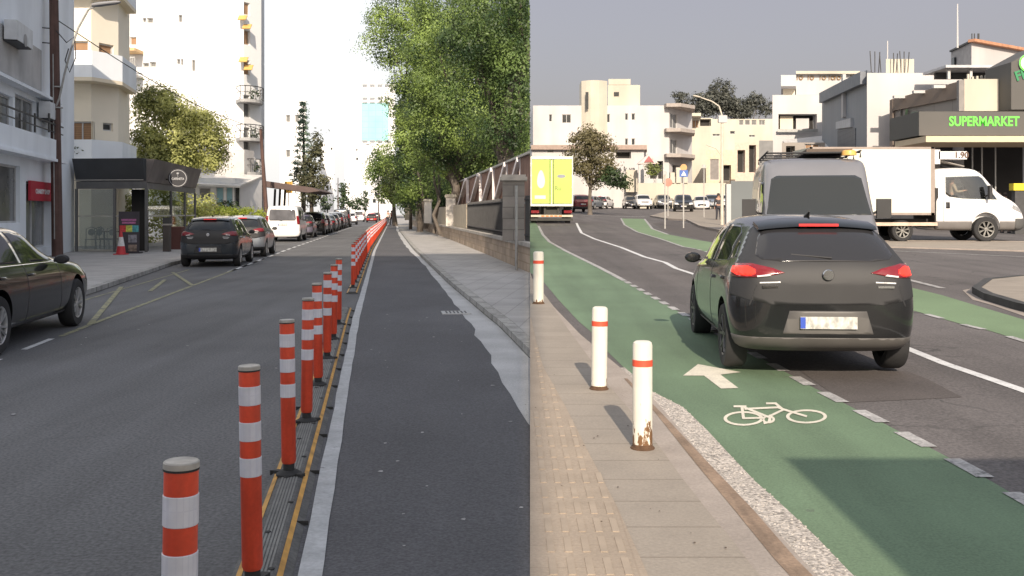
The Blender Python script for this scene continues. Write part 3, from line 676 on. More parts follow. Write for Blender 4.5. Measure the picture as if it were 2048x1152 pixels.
def body_mesh(kind):
    """closed loft of the bodywork with wheel arches cut out; slot 0 paint, slot 1 black"""
    if kind in BODY: return BODY[kind]
    K = KINDS[kind]; vs = []; fs = []
    n = None
    for (y, zb, wm, zm, wb, zt, wt, zr) in K['st']:
        hi = zr > zt+.22
        half = [(0, zb), (wm-.16, zb), (wm-.03, zb+.07), (wm, zm), (wm-.012, (zm+zt)/2+.02), (wb+.012, zt-.02), (wb-.01, zt+.012)]
        if hi: half += [((wb+wt)/2+.01, (zt+zr)/2), (wt+.02, zr-.07), (wt-.09, zr-.01)]
        else: half += [((wb+wt)/2, (zt+zr)/2+.01), (wt, zr-.02), (wt-.12, zr-.002)]
        half += [(0, zr+.012)]
        ring = [(x, y, z) for x, z in half]+[(-x, y, z) for x, z in half[-2:0:-1]]
        n = len(ring); vs += ring
    ns = len(K['st'])
    for i in range(ns-1):
        for k in range(n): fs.append((i*n+k, i*n+(k+1) % n, (i+1)*n+(k+1) % n, (i+1)*n+k))
    for base, rev in ((0, True), ((ns-1)*n, False)):
        h = n//2                                   # quads across the end caps
        for k in range(h):
            a, b = base+k, base+k+1; c, d = base+(n-k-1) % n, base+(n-k) % n
            q = [a, b, c, d]; q = [x for j, x in enumerate(q) if x not in q[:j]]
            if len(q) > 2: fs.append(tuple(q[::-1] if rev else q))
    me = bpy.data.meshes.new('b'); me.from_pydata(vs, [], fs)
    bm = bmesh.new(); bm.from_mesh(me); bmesh.ops.recalc_face_normals(bm, faces=bm.faces); bm.to_mesh(me); bm.free()
    o = bpy.data.objects.new('b', me); C.objects.link(o)
    md = o.modifiers.new('s', 'SUBSURF'); md.levels = 2; md.render_levels = 2
    cuts = []
    m_ = MB()
    for ya in K['axles']:
        for sx_ in (-1, 1):
            x0 = sx_*(K['trk']-.26); x1 = sx_*(K['trk']+.3); m_.lathe([(K['R']+.055, min(x0, x1)), (K['R']+.055, max(x0, x1))], 40, (0, ya, K['R']+.01), 'x')
    for i in range(len(m_.m)): m_.m[i] = 1
    mm_ = [mat('paint tmp', (1, 1, 1)), plast]
    me.materials.append(mm_[0]); me.materials.append(mm_[1])
    cut = m_.build('cut', mm_)
    bo = o.modifiers.new('c', 'BOOLEAN'); bo.object = cut; bo.operation = 'DIFFERENCE'; bo.solver = 'EXACT'
    res = eval_mesh(o); bpy.data.objects.remove(o); bpy.data.objects.remove(cut)
    bm = bmesh.new(); bm.from_mesh(res)
    for f in bm.faces: f.smooth = True
    for e in bm.edges:
        if len(e.link_faces) == 2 and (e.link_faces[0].material_index != e.link_faces[1].material_index or e.calc_face_angle(0) > .9): e.smooth = False
    bm.to_mesh(res); bm.free()
    BODY[kind] = res; return res
PAN = {}
def panel(kind, name, axis, poly, off, m, parent, depth_lim=None):
    """patch that follows the bodywork: the body surface inside a convex outline, lifted off by a few millimetres"""
    key = (kind, axis, tuple(poly), off, m.name, depth_lim)
    if key not in PAN:
        bm = bmesh.new(); bm.from_mesh(BODY[kind])
        ax = {'x': 0, 'y': 1, 'z': 2}[axis[0]]; sg = 1 if axis[1] == '+' else -1
        bmesh.ops.delete(bm, geom=[f for f in bm.faces if f.normal[ax]*sg < .12 or f.material_index == 1 or (depth_lim and f.calc_center_median()[ax]*sg < depth_lim)], context='FACES')
        ua, va = {'x': (1, 2), 'y': (0, 2), 'z': (0, 1)}[axis[0]]
        cx = sum(p[0] for p in poly)/len(poly); cy = sum(p[1] for p in poly)/len(poly)
        for (a, b) in zip(poly, poly[1:]+poly[:1]):
            dx, dy = b[0]-a[0], b[1]-a[1]; nx, ny = dy, -dx
            if (cx-a[0])*nx+(cy-a[1])*ny > 0: nx, ny = -nx, -ny
            co = [0, 0, 0]; no = [0, 0, 0]; co[ua] = a[0]; co[va] = a[1]; no[ua] = nx; no[va] = ny
            bmesh.ops.bisect_plane(bm, geom=bm.verts[:]+bm.edges[:]+bm.faces[:], plane_co=co, plane_no=Vector(no).normalized(), clear_outer=True)
        bmesh.ops.delete(bm, geom=[v for v in bm.verts if not v.link_faces], context='VERTS')
        bm.normal_update()
        mv = [(v, v.normal*off) for v in bm.verts]
        edges = [e for e in bm.edges if e.is_boundary]
        if off > .001:
            r = bmesh.ops.extrude_edge_only(bm, edges=edges)
            newv = {v for v in r['geom'] if isinstance(v, bmesh.types.BMVert)}
            # new verts form the skirt left on the body; move the old ones out
        for v, d in mv: v.co += d
        for f in bm.faces: f.smooth = True; f.material_index = 0
        me = bpy.data.meshes.new(name); bm.to_mesh(me); bm.free(); me.materials.append(m); PAN[key] = me
    o = bpy.data.objects.new(name, PAN[key]); return link(o, parent)
def mir(poly): return [(-a, b) for a, b in poly]
def wheel(parent, x, y, R, side, rimmat=rim_m, spokes=5, w=.20, steer=0.0):
    key = ('w', R, rimmat.name, spokes, w)
    if key not in PAN:
        t = MB().lathe([(R*.62, -w/2+.01), (R*.70, -w/2), (R*.93, -w/2), (R*.99, -w/2+.03), (R, 0), (R*.99, w/2-.03), (R*.93, w/2), (R*.70, w/2), (R*.62, w/2-.01), (R*.60, 0), (R*.62, -w/2+.01)], 36, axis='x', caps=False).build('wheel', tyre_m, None, smooth=True)
        r = MB(); r.lathe([(R*.64, w/2-.005), (R*.60, w/2-.012), (R*.58, w/2-.05), (R*.585, w/2-.09)], 36, axis='x', caps=False)
        for k in range(spokes):
            a = 2*math.pi*k/spokes; da = .22 if spokes < 8 else .08
            for s in (-1, 1):
                p = Vector((w/2-.03, math.cos(a+s*da*.3)*R*.1, math.sin(a+s*da*.3)*R*.1)); q = Vector((w/2-.016, math.cos(a+s*da)*R*.60, math.sin(a+s*da)*R*.60))
                r.bar(p, q, .03, .024)
        r.lathe([(R*.16, w/2-.05), (R*.16, w/2-.02), (R*.1, w/2-.012), (.001, w/2-.012)], 16, axis='x')
        r = r.build('rim', rimmat, None, smooth=True)
        d = MB().lathe([(R*.57, w/2-.075), (.001, w/2-.075)], 24, axis='x').build('brake_disc', mat('matte black hub', (.012, .012, .012), .95, spec=.1), None)
        PAN[key] = (t.data, r.data, d.data); [bpy.data.objects.remove(q) for q in (t, r, d)]
    t, r, d = PAN[key]
    o = link(bpy.data.objects.new('wheel', t), parent); o.location = (x, y, R)
    o.rotation_euler = (random.Random(x*7+y).uniform(0, 3), 0, (0 if side > 0 else math.pi)+steer); o.rotation_mode = 'XYZ'
    if side < 0: o.rotation_euler = (0.4, 0, math.pi+steer)
    link(bpy.data.objects.new('rim', r), o); link(bpy.data.objects.new('brake_disc', d), o)
    return o
def plate(parent, y, z, txt='', w=.5, h=.11, x=0, face=-1, tilt=0):
    p = MB().box(-w/2+x, w/2+x, y-.008, y+.008, z-h/2, z+h/2).build('number_plate', plate_m, parent, world=False)
    q = MB().box(x-w/2 if face < 0 else x+w/2-.045, x-w/2+.045 if face < 0 else x+w/2, y+face*.0085-.001, y+face*.0085+.001, z-h/2+.004, z+h/2-.004).build('blue_band', blue_pl, p, world=False)
    if txt:
        t = MB(); put_text(t, txt, h*.95, (x+.02, y+face*.0105, z), (1, 0, 0) if face < 0 else (-1, 0, 0), depth=.001, bold=.002)
        t.build('plate_lettering', blk_l, p, world=False)
    return p
def car(kind, pm, loc, rz, name, label, cat, group=None, lights='', rim=rim_m, spokes=5, hero=False, ptxt=''):
    bmz = body_mesh(kind); K = KINDS[kind]; root = empty(name, loc, rz, label, cat, group)
    key = ('body', kind, pm.name)
    if key not in PAN:
        me = bmz.copy(); me.materials.clear(); me.materials.append(pm); me.materials.append(plast); PAN[key] = me
    link(bpy.data.objects.new('body', PAN[key]), root)
    for ya in K['axles']:
        for s in (-1, 1): wheel(root, s*(K['trk']-.10), ya, K['R'], s, rim, spokes)
    P_ = lambda n_, ax, poly, m, off=.004, dl=None: panel(kind, n_, ax, poly, off, m, root, dl)
    tm = tailon_m if 'on' in lights else tail_m
    if kind == 'hatch':
        for s, ax in ((1, 'x+'), (-1, 'x-')):
            P_('side_window', ax, [(-1.28, 1.05), (-.44, 1.01), (-.44, 1.39), (-.9, 1.39), (-1.2, 1.31)], glass_c)
            P_('side_window', ax, [(-.36, 1.0), (.95, .965), (.40, 1.33), (.22, 1.37), (-.36, 1.39)], glass_c)
            P_('side_window', ax, [(-1.56, 1.09), (-1.36, 1.07), (-1.28, 1.24), (-1.40, 1.23)], glass_c)
            P_('sill_trim', ax, [(-.92, .2), (.88, .2), (.88, .29), (-.92, .29)], plast)
            P_('door_seam', ax, [(-.414, .3), (-.395, .3), (-.395, .97), (-.414, .97)], plast, .0015)
            P_('door_seam', ax, [(.86, .3), (.873, .3), (.80, .93), (.787, .93)], plast, .0015)
            P_('door_handle', ax, [(-.62, .83), (-.46, .83), (-.46, .86), (-.62, .86)], chrome if not hero else pm, .022)
            P_('door_handle', ax, [(-1.28, .86), (-1.12, .86), (-1.12, .89), (-1.28, .89)], chrome if not hero else pm, .022)
            P_('headlight', ax, [(1.62, .70), (1.95, .58), (1.99, .66), (1.70, .80)], lampw_m, .006)
        gl_ = mat('hatch rear glass', (.03, .03, .033), .07, var=.0) if hero else glass_c
        P_('rear_window', 'y-', [(-.615, 1.12), (-.57, 1.085), (-.40, 1.065), (.40, 1.065), (.57, 1.085), (.615, 1.12), (.56, 1.28), (.50, 1.355), (.42, 1.38), (-.42, 1.38), (-.50, 1.355), (-.56, 1.28)], gl_, .004)
        for f in (lambda q: q, mir):
            P_('tail_light', 'y-', f([(.38, .965), (.58, .925), (.84, .915), (.84, 1.03), (.66, 1.045), (.48, 1.005)]), tail_m, .012)
            P_('tail_light', 'y-', f([(.63, .955), (.67, .935), (.77, .935), (.81, .965), (.79, 1.01), (.69, 1.02), (.63, .99)]), tm, .017)
            P_('reflector', 'y-', f([(.42, .875), (.60, .868), (.60, .88), (.42, .888)]), lampw_m, .006)
            P_('reversing_lamp', 'y-', f([(.50, .936), (.62, .922), (.62, .936), (.52, .948)]), lampw_m, .02)
        P_('rear_bumper_trim', 'y-', [(-.86, .22), (.86, .22), (.86, .375), (-.86, .375)], mat('grey bumper trim', (.085, .08, .075), .55) if hero else plast, .006)
        P_('rear_bumper_seam', 'y-', [(-.80, .74), (-.5, .665), (.5, .665), (.8, .74), (.5, .677), (-.5, .677)], plast, .0015)
        P_('crease_line', 'y-', [(-.66, .685), (.66, .685), (.64, .70), (-.64, .70)], chrome if hero else plast, .001) if 0 else None
        for sx_ in (-1, 1): MB().box(min(sx_*.44, sx_*.58), max(sx_*.44, sx_*.58), -2.03, -2.01, .83, .85).build('badge_lettering', chrome, root, world=False)
        P_('tailgate_seam', 'y-', [(-.70, .66), (-.685, .66), (-.615, .86), (-.63, .86)], plast, .0015); P_('tailgate_seam', 'y-', [(.70, .66), (.685, .66), (.615, .86), (.63, .86)], plast, .0015)
        P_('plate_recess', 'y-', [(-.40, .41), (.40, .41), (.34, .62), (-.34, .62)], mat('plate recess', (.10, .095, .09), .5) if hero else plast, .003, 1.7)
        plate(root, -2.05, .515, ptxt)
        sp = MB(); n_ = 12
        prof = [(-1.36, 1.468), (-1.62, 1.425), (-1.66, 1.39), (-1.60, 1.385), (-1.40, 1.425)]
        vs = []; fs = []
        for i in range(n_+1):
            x = -.58+1.16*i/n_; d = -.028*(x/.58)**2
            vs += [(x*.94, a-d*1.6, b+d*1.3) for a, b in prof]
            if i:
                for j in range(5): fs.append((5*(i-1)+j, 5*(i-1)+(j+1) % 5, 5*i+(j+1) % 5, 5*i+j))
        fs += [(0, 1, 2, 3, 4), tuple(5*n_+j for j in (4, 3, 2, 1, 0))]
        sp.add(vs, fs); s_ = sp.build('spoiler', pm, root, world=False, smooth=True)
        MB().box(-.18, .18, -1.672, -1.655, 1.388, 1.412).build('brake_light', brake_m, s_, world=False)
        wpr = MB().tube([(0.05, -1.95, 1.10), (-.30, -1.90, 1.13), (-.02, -1.92, 1.105)], .009, 6).build('wiper', plast, root, world=False)
        MB().lathe([(.001, -.02), (.045, -.02), (.05, -.012), (.045, -.004), (.05, 0)], 20, (0, -2.035, .95), 'y').build('badge', chrome, root, world=False, smooth=True)
        MB().tube([(0, -1.15, 1.47), (0, -1.28, 1.53)], [.03, .006], 8).build('roof_antenna', plast, root, world=False)
        P_('windscreen', 'z+', [(-.60, .42), (.60, .42), (.66, 1.10), (-.66, 1.10)], glass_c)
        P_('grille', 'y+', [(-.45, .42), (.45, .42), (.38, .66), (-.38, .66)], plast); plate(root, 2.05, .45, ptxt, face=1)
    elif kind == 'sedan':
        for s, ax in ((1, 'x+'), (-1, 'x-')):
            P_('side_window', ax, [(-1.55, 1.01), (-.68, .99), (-.68, 1.36), (-1.05, 1.36), (-1.32, 1.25)], glass_c)
            P_('side_window', ax, [(-.62, .99), (.54, .975), (.04, 1.28), (-.16, 1.335), (-.62, 1.365)], glass_c)
            P_('window_trim', ax, [(-1.62, .975), (.62, .945), (.62, .955), (-1.62, .987)], chrome, .004)
            P_('sill_trim', ax, [(-1.12, .2), (.98, .2), (.98, .27), (-1.12, .27)], plast)
            P_('door_seam', ax, [(-.655, .28), (-.64, .28), (-.64, .96), (-.655, .96)], plast, .0015)
            P_('door_seam', ax, [(.66, .3), (.673, .3), (.60, .93), (.587, .93)], plast, .0015)
            P_('door_handle', ax, [(-.60, .83), (-.40, .825), (-.40, .85), (-.60, .855)], pm, .022)
            P_('door_handle', ax, [(-1.55, .84), (-1.35, .83), (-1.35, .86), (-1.55, .87)], pm, .022)
            P_('headlight', ax, [(1.98, .72), (2.36, .62), (2.38, .73), (2.05, .85)], lampw_m, .006)
            P_('tail_light', ax, [(-2.42, .76), (-2.12, .80), (-2.12, .92), (-2.42, .92)], tm, .006)
        P_('windscreen', 'z+', [(-.60, .08), (.60, .08), (.68, .76), (-.68, .76)], glass_c)
        P_('rear_window', 'z+', [(-.60, -1.82), (.60, -1.82), (.54, -1.15), (-.54, -1.15)], glass_c)
        for f in (lambda q: q, mir):
            P_('tail_light', 'y-', f([(.36, .76), (.80, .76), (.80, .93), (.36, .90)]), tm, .008)
            P_('headlight', 'y+', f([(.42, .54), (.78, .58), (.76, .74), (.46, .68)]), lampw_m, .006)
        P_('rear_bumper_trim', 'y-', [(-.86, .12), (.86, .12), (.86, .34), (-.86, .34)], plast, .005)
        P_('grille', 'y+', [(-.40, .38), (.40, .38), (.36, .66), (-.36, .66)], plast); plate(root, -2.463, .6, ptxt); plate(root, 2.463, .42, ptxt, face=1)
    elif kind == 'suv':
        for s, ax in ((1, 'x+'), (-1, 'x-')):
            P_('side_window', ax, [(-1.75, 1.14), (-.48, 1.12), (-.48, 1.50), (-1.2, 1.50), (-1.60, 1.46)], glass_c)
            P_('side_window', ax, [(-.40, 1.12), (1.0, 1.09), (.42, 1.46), (.25, 1.49), (-.40, 1.51)], glass_c)
            P_('sill_trim', ax, [(-.9, .26), (.9, .26), (.9, .40), (-.9, .40)], plast)
            P_('door_seam', ax, [(-.45, .42), (-.437, .42), (-.437, 1.1), (-.45, 1.1)], plast, .0015)
            P_('door_handle', ax, [(-.70, .95), (-.52, .95), (-.52, .98), (-.70, .98)], plast, .02)
        P_('windscreen', 'z+', [(-.62, .46), (.62, .46), (.70, 1.12), (-.70, 1.12)], glass_c)
        P_('rear_window', 'y-', [(-.66, 1.16), (.66, 1.16), (.60, 1.48), (-.60, 1.48)], glass_c)
        for f in (lambda q: q, mir):
            P_('tail_light', 'y-', f([(.62, .86), (.88, .86), (.86, 1.14), (.66, 1.14)]), tm, .01)
            P_('headlight', 'y+', f([(.46, .72), (.80, .72), (.80, .88), (.50, .86)]), lampw_m, .01)
            P_('fog_lamp', 'y+', f([(.5, .48), (.72, .48), (.72, .56), (.5, .56)]), plast, .006)
        P_('grille', 'y+', [(-.42, .70), (.42, .70), (.42, .84), (-.42, .84)], plast); plate(root, 2.18, .56, ptxt, face=1); plate(root, -2.18, .72, ptxt)
        P_('bumper_trim', 'y+', [(-.84, .2), (.84, .2), (.84, .42), (-.84, .42)], plast, .006); P_('bumper_trim', 'y-', [(-.86, .2), (.86, .2), (.86, .5), (-.86, .5)], plast, .006)
    elif kind == 'van':
        for s, ax in ((1, 'x+'), (-1, 'x-')):
            P_('side_window', ax, [(.42, 1.12), (1.55, 1.10), (1.18, 1.62), (.42, 1.74)], glass_c)
            P_('side_window', ax, [(-.75, 1.16), (.32, 1.14), (.32, 1.74), (-.75, 1.74)], glass_c)
            P_('side_window', ax, [(-2.2, 1.18), (-.85, 1.16), (-.85, 1.74), (-2.2, 1.72)], glass_c)
            P_('sill_trim', ax, [(-1.2, .26), (1.0, .26), (1.0, .36), (-1.2, .36)], plast)
            P_('door_seam', ax, [(.36, .4), (.373, .4), (.373, 1.8), (.36, 1.8)], plast, .0015)
            P_('headlight', ax, [(2.05, .78), (2.42, .68), (2.40, .86), (2.15, .92)], lampw_m, .006)
            P_('tail_light', ax, [(-2.56, .95), (-2.42, .95), (-2.42, 1.42), (-2.56, 1.42)], tm, .008)
        P_('rear_window', 'y-', [(-.72, 1.24), (-.66, 1.16), (.66, 1.16), (.72, 1.24), (.68, 1.70), (.60, 1.78), (-.60, 1.78), (-.68, 1.70)], mat('van rear glass', (.12, .12, .13), .1, var=.3, vs=2), .006)  # blotchy tone of the rear glass imitates reflections in its colour
        for f in (lambda q: q, mir): P_('tail_light', 'y-', f([(.80, 1.0), (.93, 1.0), (.92, 1.36), (.79, 1.36)]), tm, .02); P_('headlight', 'y+', f([(.50, .66), (.86, .68), (.84, .84), (.55, .80)]), lampw_m, .008)
        P_('rear_bumper', 'y-', [(-.95, .2), (.95, .2), (.95, .56), (-.95, .56)], pm, .02)
        P_('windscreen', 'y+', [(-.84, 1.16), (.84, 1.16), (.72, 1.78), (-.72, 1.78)], glass_c)
        P_('grille', 'y+', [(-.45, .50), (.45, .50), (.45, .76), (-.45, .76)], plast); plate(root, -2.575, .95, ptxt); plate(root, 2.575, .45, ptxt, face=1)
        wp = MB().tube([(0, -2.58, 1.14), (-.32, -2.55, 1.20)], .01, 6).build('wiper', plast, root, world=False)
    # mirrors
    my = {'hatch': (.62, .99), 'sedan': (.40, .99), 'suv': (.66, 1.12), 'van': (1.25, 1.18)}.get(kind)
    if my:
        wx = K['trk']
        for s in (-1, 1):
            key = ('mir', kind, s, pm.name)
            if key not in PAN:
                m_ = MB(); m_.lathe([(.001, 0), (.06, .005), (.085, .035), (.085, .075), (.07, .10), (.001, .102)], 14, (0, -.05, 0), 'y')
                m_.v = [(s*(v[0]*1.1+.07), v[1]*.8, v[2]*.72) for v in m_.v]; m_.tube([(s*-.03, 0, -.02), (s*.05, 0, -.01)], .022, 8)
                q = m_.build('mirror', pm if hero else plast, None, smooth=True); PAN[key] = q.data; bpy.data.objects.remove(q)
            q = link(bpy.data.objects.new('mirror', PAN[key]), root); q.location = (s*(wx-.0), my[0], my[1])
    return root

p_char = paint('charcoal', (0.018, 0.019, 0.020), .22, .4, .8)
p_blk = paint('black', (0.009, 0.009, 0.010), .18, .1, .6)
p_navy = paint('dark blue grey', (0.035, 0.042, 0.05), .25, .4, .7)
p_silv = paint('silver', (0.33, 0.36, 0.40), .3, .6, .5)
p_white = paint('white', (0.74, 0.73, 0.73), .3, 0, .5)
p_red = paint('red', (0.5, 0.03, 0.025), .3, .1, .6)
p_grey = paint('mid grey', (0.16, 0.165, 0.18), .28, .5, .6)
p_dred = paint('dark red', (0.13, 0.015, 0.02), .3, .3, .6)
p_purp = paint('purple grey', (0.16, 0.15, 0.20), .3, .4, .6)

# ---- moving hatchback, junction side
def R3(x, y, dz=0): return (x, y, gz(y)+dz)
car('hatch', p_char, R3(2.98, 11.0), R_(-4.0), 'hatchback_car', 'dark grey hatchback seen from behind driving beside the green cycle lane, red lamps lit', 'car',
    lights='on', rim=rimd_m, spokes=5, hero=True, ptxt='').scale = (1, 1, .985)
# ---- street side parked cars
def lcar(kind, pm, a, y, label, grp='cars parked along the street', fl=False, **k):
    return car(kind, pm, (a+g(y), y, 0), hd(y)+(math.pi if fl else 0), {'hatch': 'parked_hatchback', 'sedan': 'parked_saloon', 'suv': 'parked_suv', 'van': 'parked_van'}[kind], label, 'van' if kind == 'van' else 'car', grp, **k)
lcar('sedan', p_blk, -5.10, 12.6, 'black saloon with chrome trim cut by the left edge, front wheel on the parking line', spokes=5, rim=rim_m)
lcar('hatch', p_navy, -5.02, 31.2, 'dark grey blue hatchback parked first in the row beside the cafe, white number plate', ptxt='')
lcar('hatch', p_silv, -5.00, 37.6, 'silver hatchback parked between the dark hatchback and the white van', ptxt='')
lcar('van', p_white, -5.55, 57.0, 'white passenger van with dark rear window parked by the utility pole')
lcar('hatch', p_purp, -5.4, 64.5, 'purple grey hatchback just beyond the white van')
lab = ['black suv first of the dark row beyond the white van', 'silver grey hatchback second of the dark row', 'dark saloon third of the dark row', 'dark blue hatchback fourth of the dark row', 'black suv fifth of the dark row', 'dark hatchback sixth of the dark row', 'tall black van at the far end of the dark row']
for i, (k, p, y) in enumerate((('suv', p_blk, 72), ('hatch', p_grey, 78), ('sedan', p_navy, 84.5), ('hatch', p_navy, 91), ('suv', p_blk, 97.5), ('hatch', p_navy, 104), ('van', p_blk, 111))):
    lcar(k, p, -5.2, y, lab[i])
lcar('hatch', p_red, -3.1, 163, 'small red car far down the street, driving beside the bollards', grp='cars far down the street')
lcar('suv', p_navy, -2.9, 188, 'dark car following beyond the red one far down the street', grp='cars far down the street')
lcar('suv', p_white, -5.2, 132, 'white car standing alone far down the street near the lamp post', grp='cars far down the street')
lcar('suv', p_silv, -3.5, 215, 'pale silver car farthest down the street', grp='cars far down the street')
lcar('van', p_white, -5.6, 175, 'white van far down the street beside the kerb', grp='cars far down the street')
# ---- junction side far cars
def rcar(kind, pm, px, py, rz, label, grp='cars at the far end of the junction road', **k):
    x, y, z = Rg(px, py); return car(kind, pm, (x, y, z), R_(rz), {'hatch': 'hatchback_car', 'sedan': 'saloon_car', 'suv': 'suv_car', 'van': 'van'}[kind], label, 'car', grp, **k)
rcar('suv', p_white, 1285, 418.3, 180, 'white compact suv driving towards the camera in the middle of the far road')
rcar('suv', p_blk, 1366, 425, 172, 'black car parked nose on beside the blue road sign', ptxt='')
rcar('suv', p_dred, 1157, 424, 8, 'dark red car half hidden behind the lime green lorry', ptxt='')
rcar('hatch', p_silv, 1184, 418.5, 155-180, 'silver white car parked beyond the lorry under the tree')
rcar('hatch', p_white, 1207, 417.3, -20, 'white car parked next to the silver one under the tree')
rcar('suv', p_grey, 1326, 417.4, 178, 'grey car behind the white compact suv')
rcar('hatch', p_white, 1402, 420.5, 172, 'white hatchback second in the row behind the black car')
rcar('suv', p_silv, 1424, 418.6, 172, 'silver car third in the row behind the black car')
rcar('suv', p_white, 1446, 417.4, 172, 'white suv last of the row behind the lamp post')
rcar('hatch', p_blk, 1262, 417.5, 180, 'small dark car behind the roof of the white compact suv')

# ---- silver high-roof van facing the camera, behind the hatchback
def high_van():
    x, y = 5.98, 20.2; root = empty('delivery_van', R3(x, y), R_(169), 'grey high roof van with roof rack and beacon, facing us behind the dark hatchback', 'van')
    pm = paint('dusty grey', (.22, .22, .235), .35, .3, .4); KINDS['high'] = dict(L=5.4, axles=(-1.75, 1.7), R=.36, trk=.97, st=[
      (-2.7,.40,.85,.7,.86,1.1,.78,2.22), (-2.66,.32,.98,.7,.96,1.12,.86,2.32), (-2.4,.30,1.0,.72,.98,1.15,.88,2.38), (0,.30,1.0,.72,.98,1.15,.88,2.40), (1.0,.30,1.0,.72,.98,1.15,.87,2.38),
      (1.25,.30,1.0,.72,.97,1.15,.84,2.30), (1.38,.3,1.0,.72,.965,1.14,.83,2.12), (1.72,.3,1.0,.7,.96,1.13,.85,1.62), (1.98,.3,.99,.7,.94,1.12,.84,1.30), (2.2,.3,.97,.68,.90,1.05,.8,1.18), (2.55,.32,.9,.62,.8,.9,.7,1.0), (2.67,.38,.78,.56,.68,.75,.58,.80), (2.7,.42,.68,.54,.6,.68,.5,.72)])
    root.scale = (1.07, 1, 1)
    me = body_mesh('high').copy(); me.materials.clear(); me.materials.append(pm); me.materials.append(plast); link(bpy.data.objects.new('body', me), root)
    for ya in (-1.75, 1.7):
        for s in (-1, 1): wheel(root, s*.87, ya, .36, s, rim_m, 6)
    panel('high', 'windscreen', 'y+', [(-.86, 1.28), (.86, 1.28), (.76, 1.96), (.66, 2.02), (-.66, 2.02), (-.76, 1.96)], .005, mat('van windscreen', (.035, .038, .038), .05, var=.0), root)
    for f in (lambda q: q, mir): panel('high', 'headlight', 'y+', f([(.5, .70), (.9, .72), (.88, .95), (.55, .88)]), .008, lampw_m, root)
    panel('high', 'grille', 'y+', [(-.5, .5), (.5, .5), (.5, .8), (-.5, .8)], .005, plast, root)
    for ax in ('x+', 'x-'): panel('high', 'side_window', ax, [(.55, 1.2), (1.75, 1.2), (1.35, 1.9), (.55, 1.95)], .005, glass_c, root); panel('high', 'sill_trim', ax, [(-1.3, .3), (1.2, .3), (1.2, .5), (-1.3, .5)], .008, plast, root)
    for s in (-1, 1):
        q = MB(); q.box(s*1.02 if s > 0 else -1.26, 1.26 if s > 0 else -1.02, 1.36, 1.46, 1.22, 1.58); q.tube([(s*.95, 1.4, 1.3), (s*1.1, 1.4, 1.38)], .025, 6); q.build('mirror', plast, root, world=False)
    rk = MB()
    for yy in (-1.8, -.9, 0, .9): rk.tube([(-.82, yy, 2.38), (-.82, yy, 2.48), (.82, yy, 2.48), (.82, yy, 2.38)], .02, 6)
    for xx in (-.8, .8): rk.tube([(xx, -2.2, 2.5), (xx, 1.1, 2.5)], .018, 6)
    rk = rk.build('roof_rack', plast, root, world=False); MB().box(-.7, .1, -1.8, .8, 2.5, 2.56).build('rack_load', mat('rack load brown', (.12, .09, .07), .8), rk, world=False)
    MB().lathe([(.13, 0), (.13, .02), (.12, .08), (.09, .10), (.001, .105)], 16, (-.62, .95, 2.42)).build('beacon', mat('amber beacon', (.75, .42, .12), .35, var=.1), root, world=False, smooth=True)
    for i, xx in enumerate((-.3, .35)): MB().tube([(xx, 2.02, 1.25), (xx-.5, 1.86, 1.38)], .012, 6).build('wiper', plast, root, world=False)
    plate(root, 2.71, .5, '', face=1)
high_van()

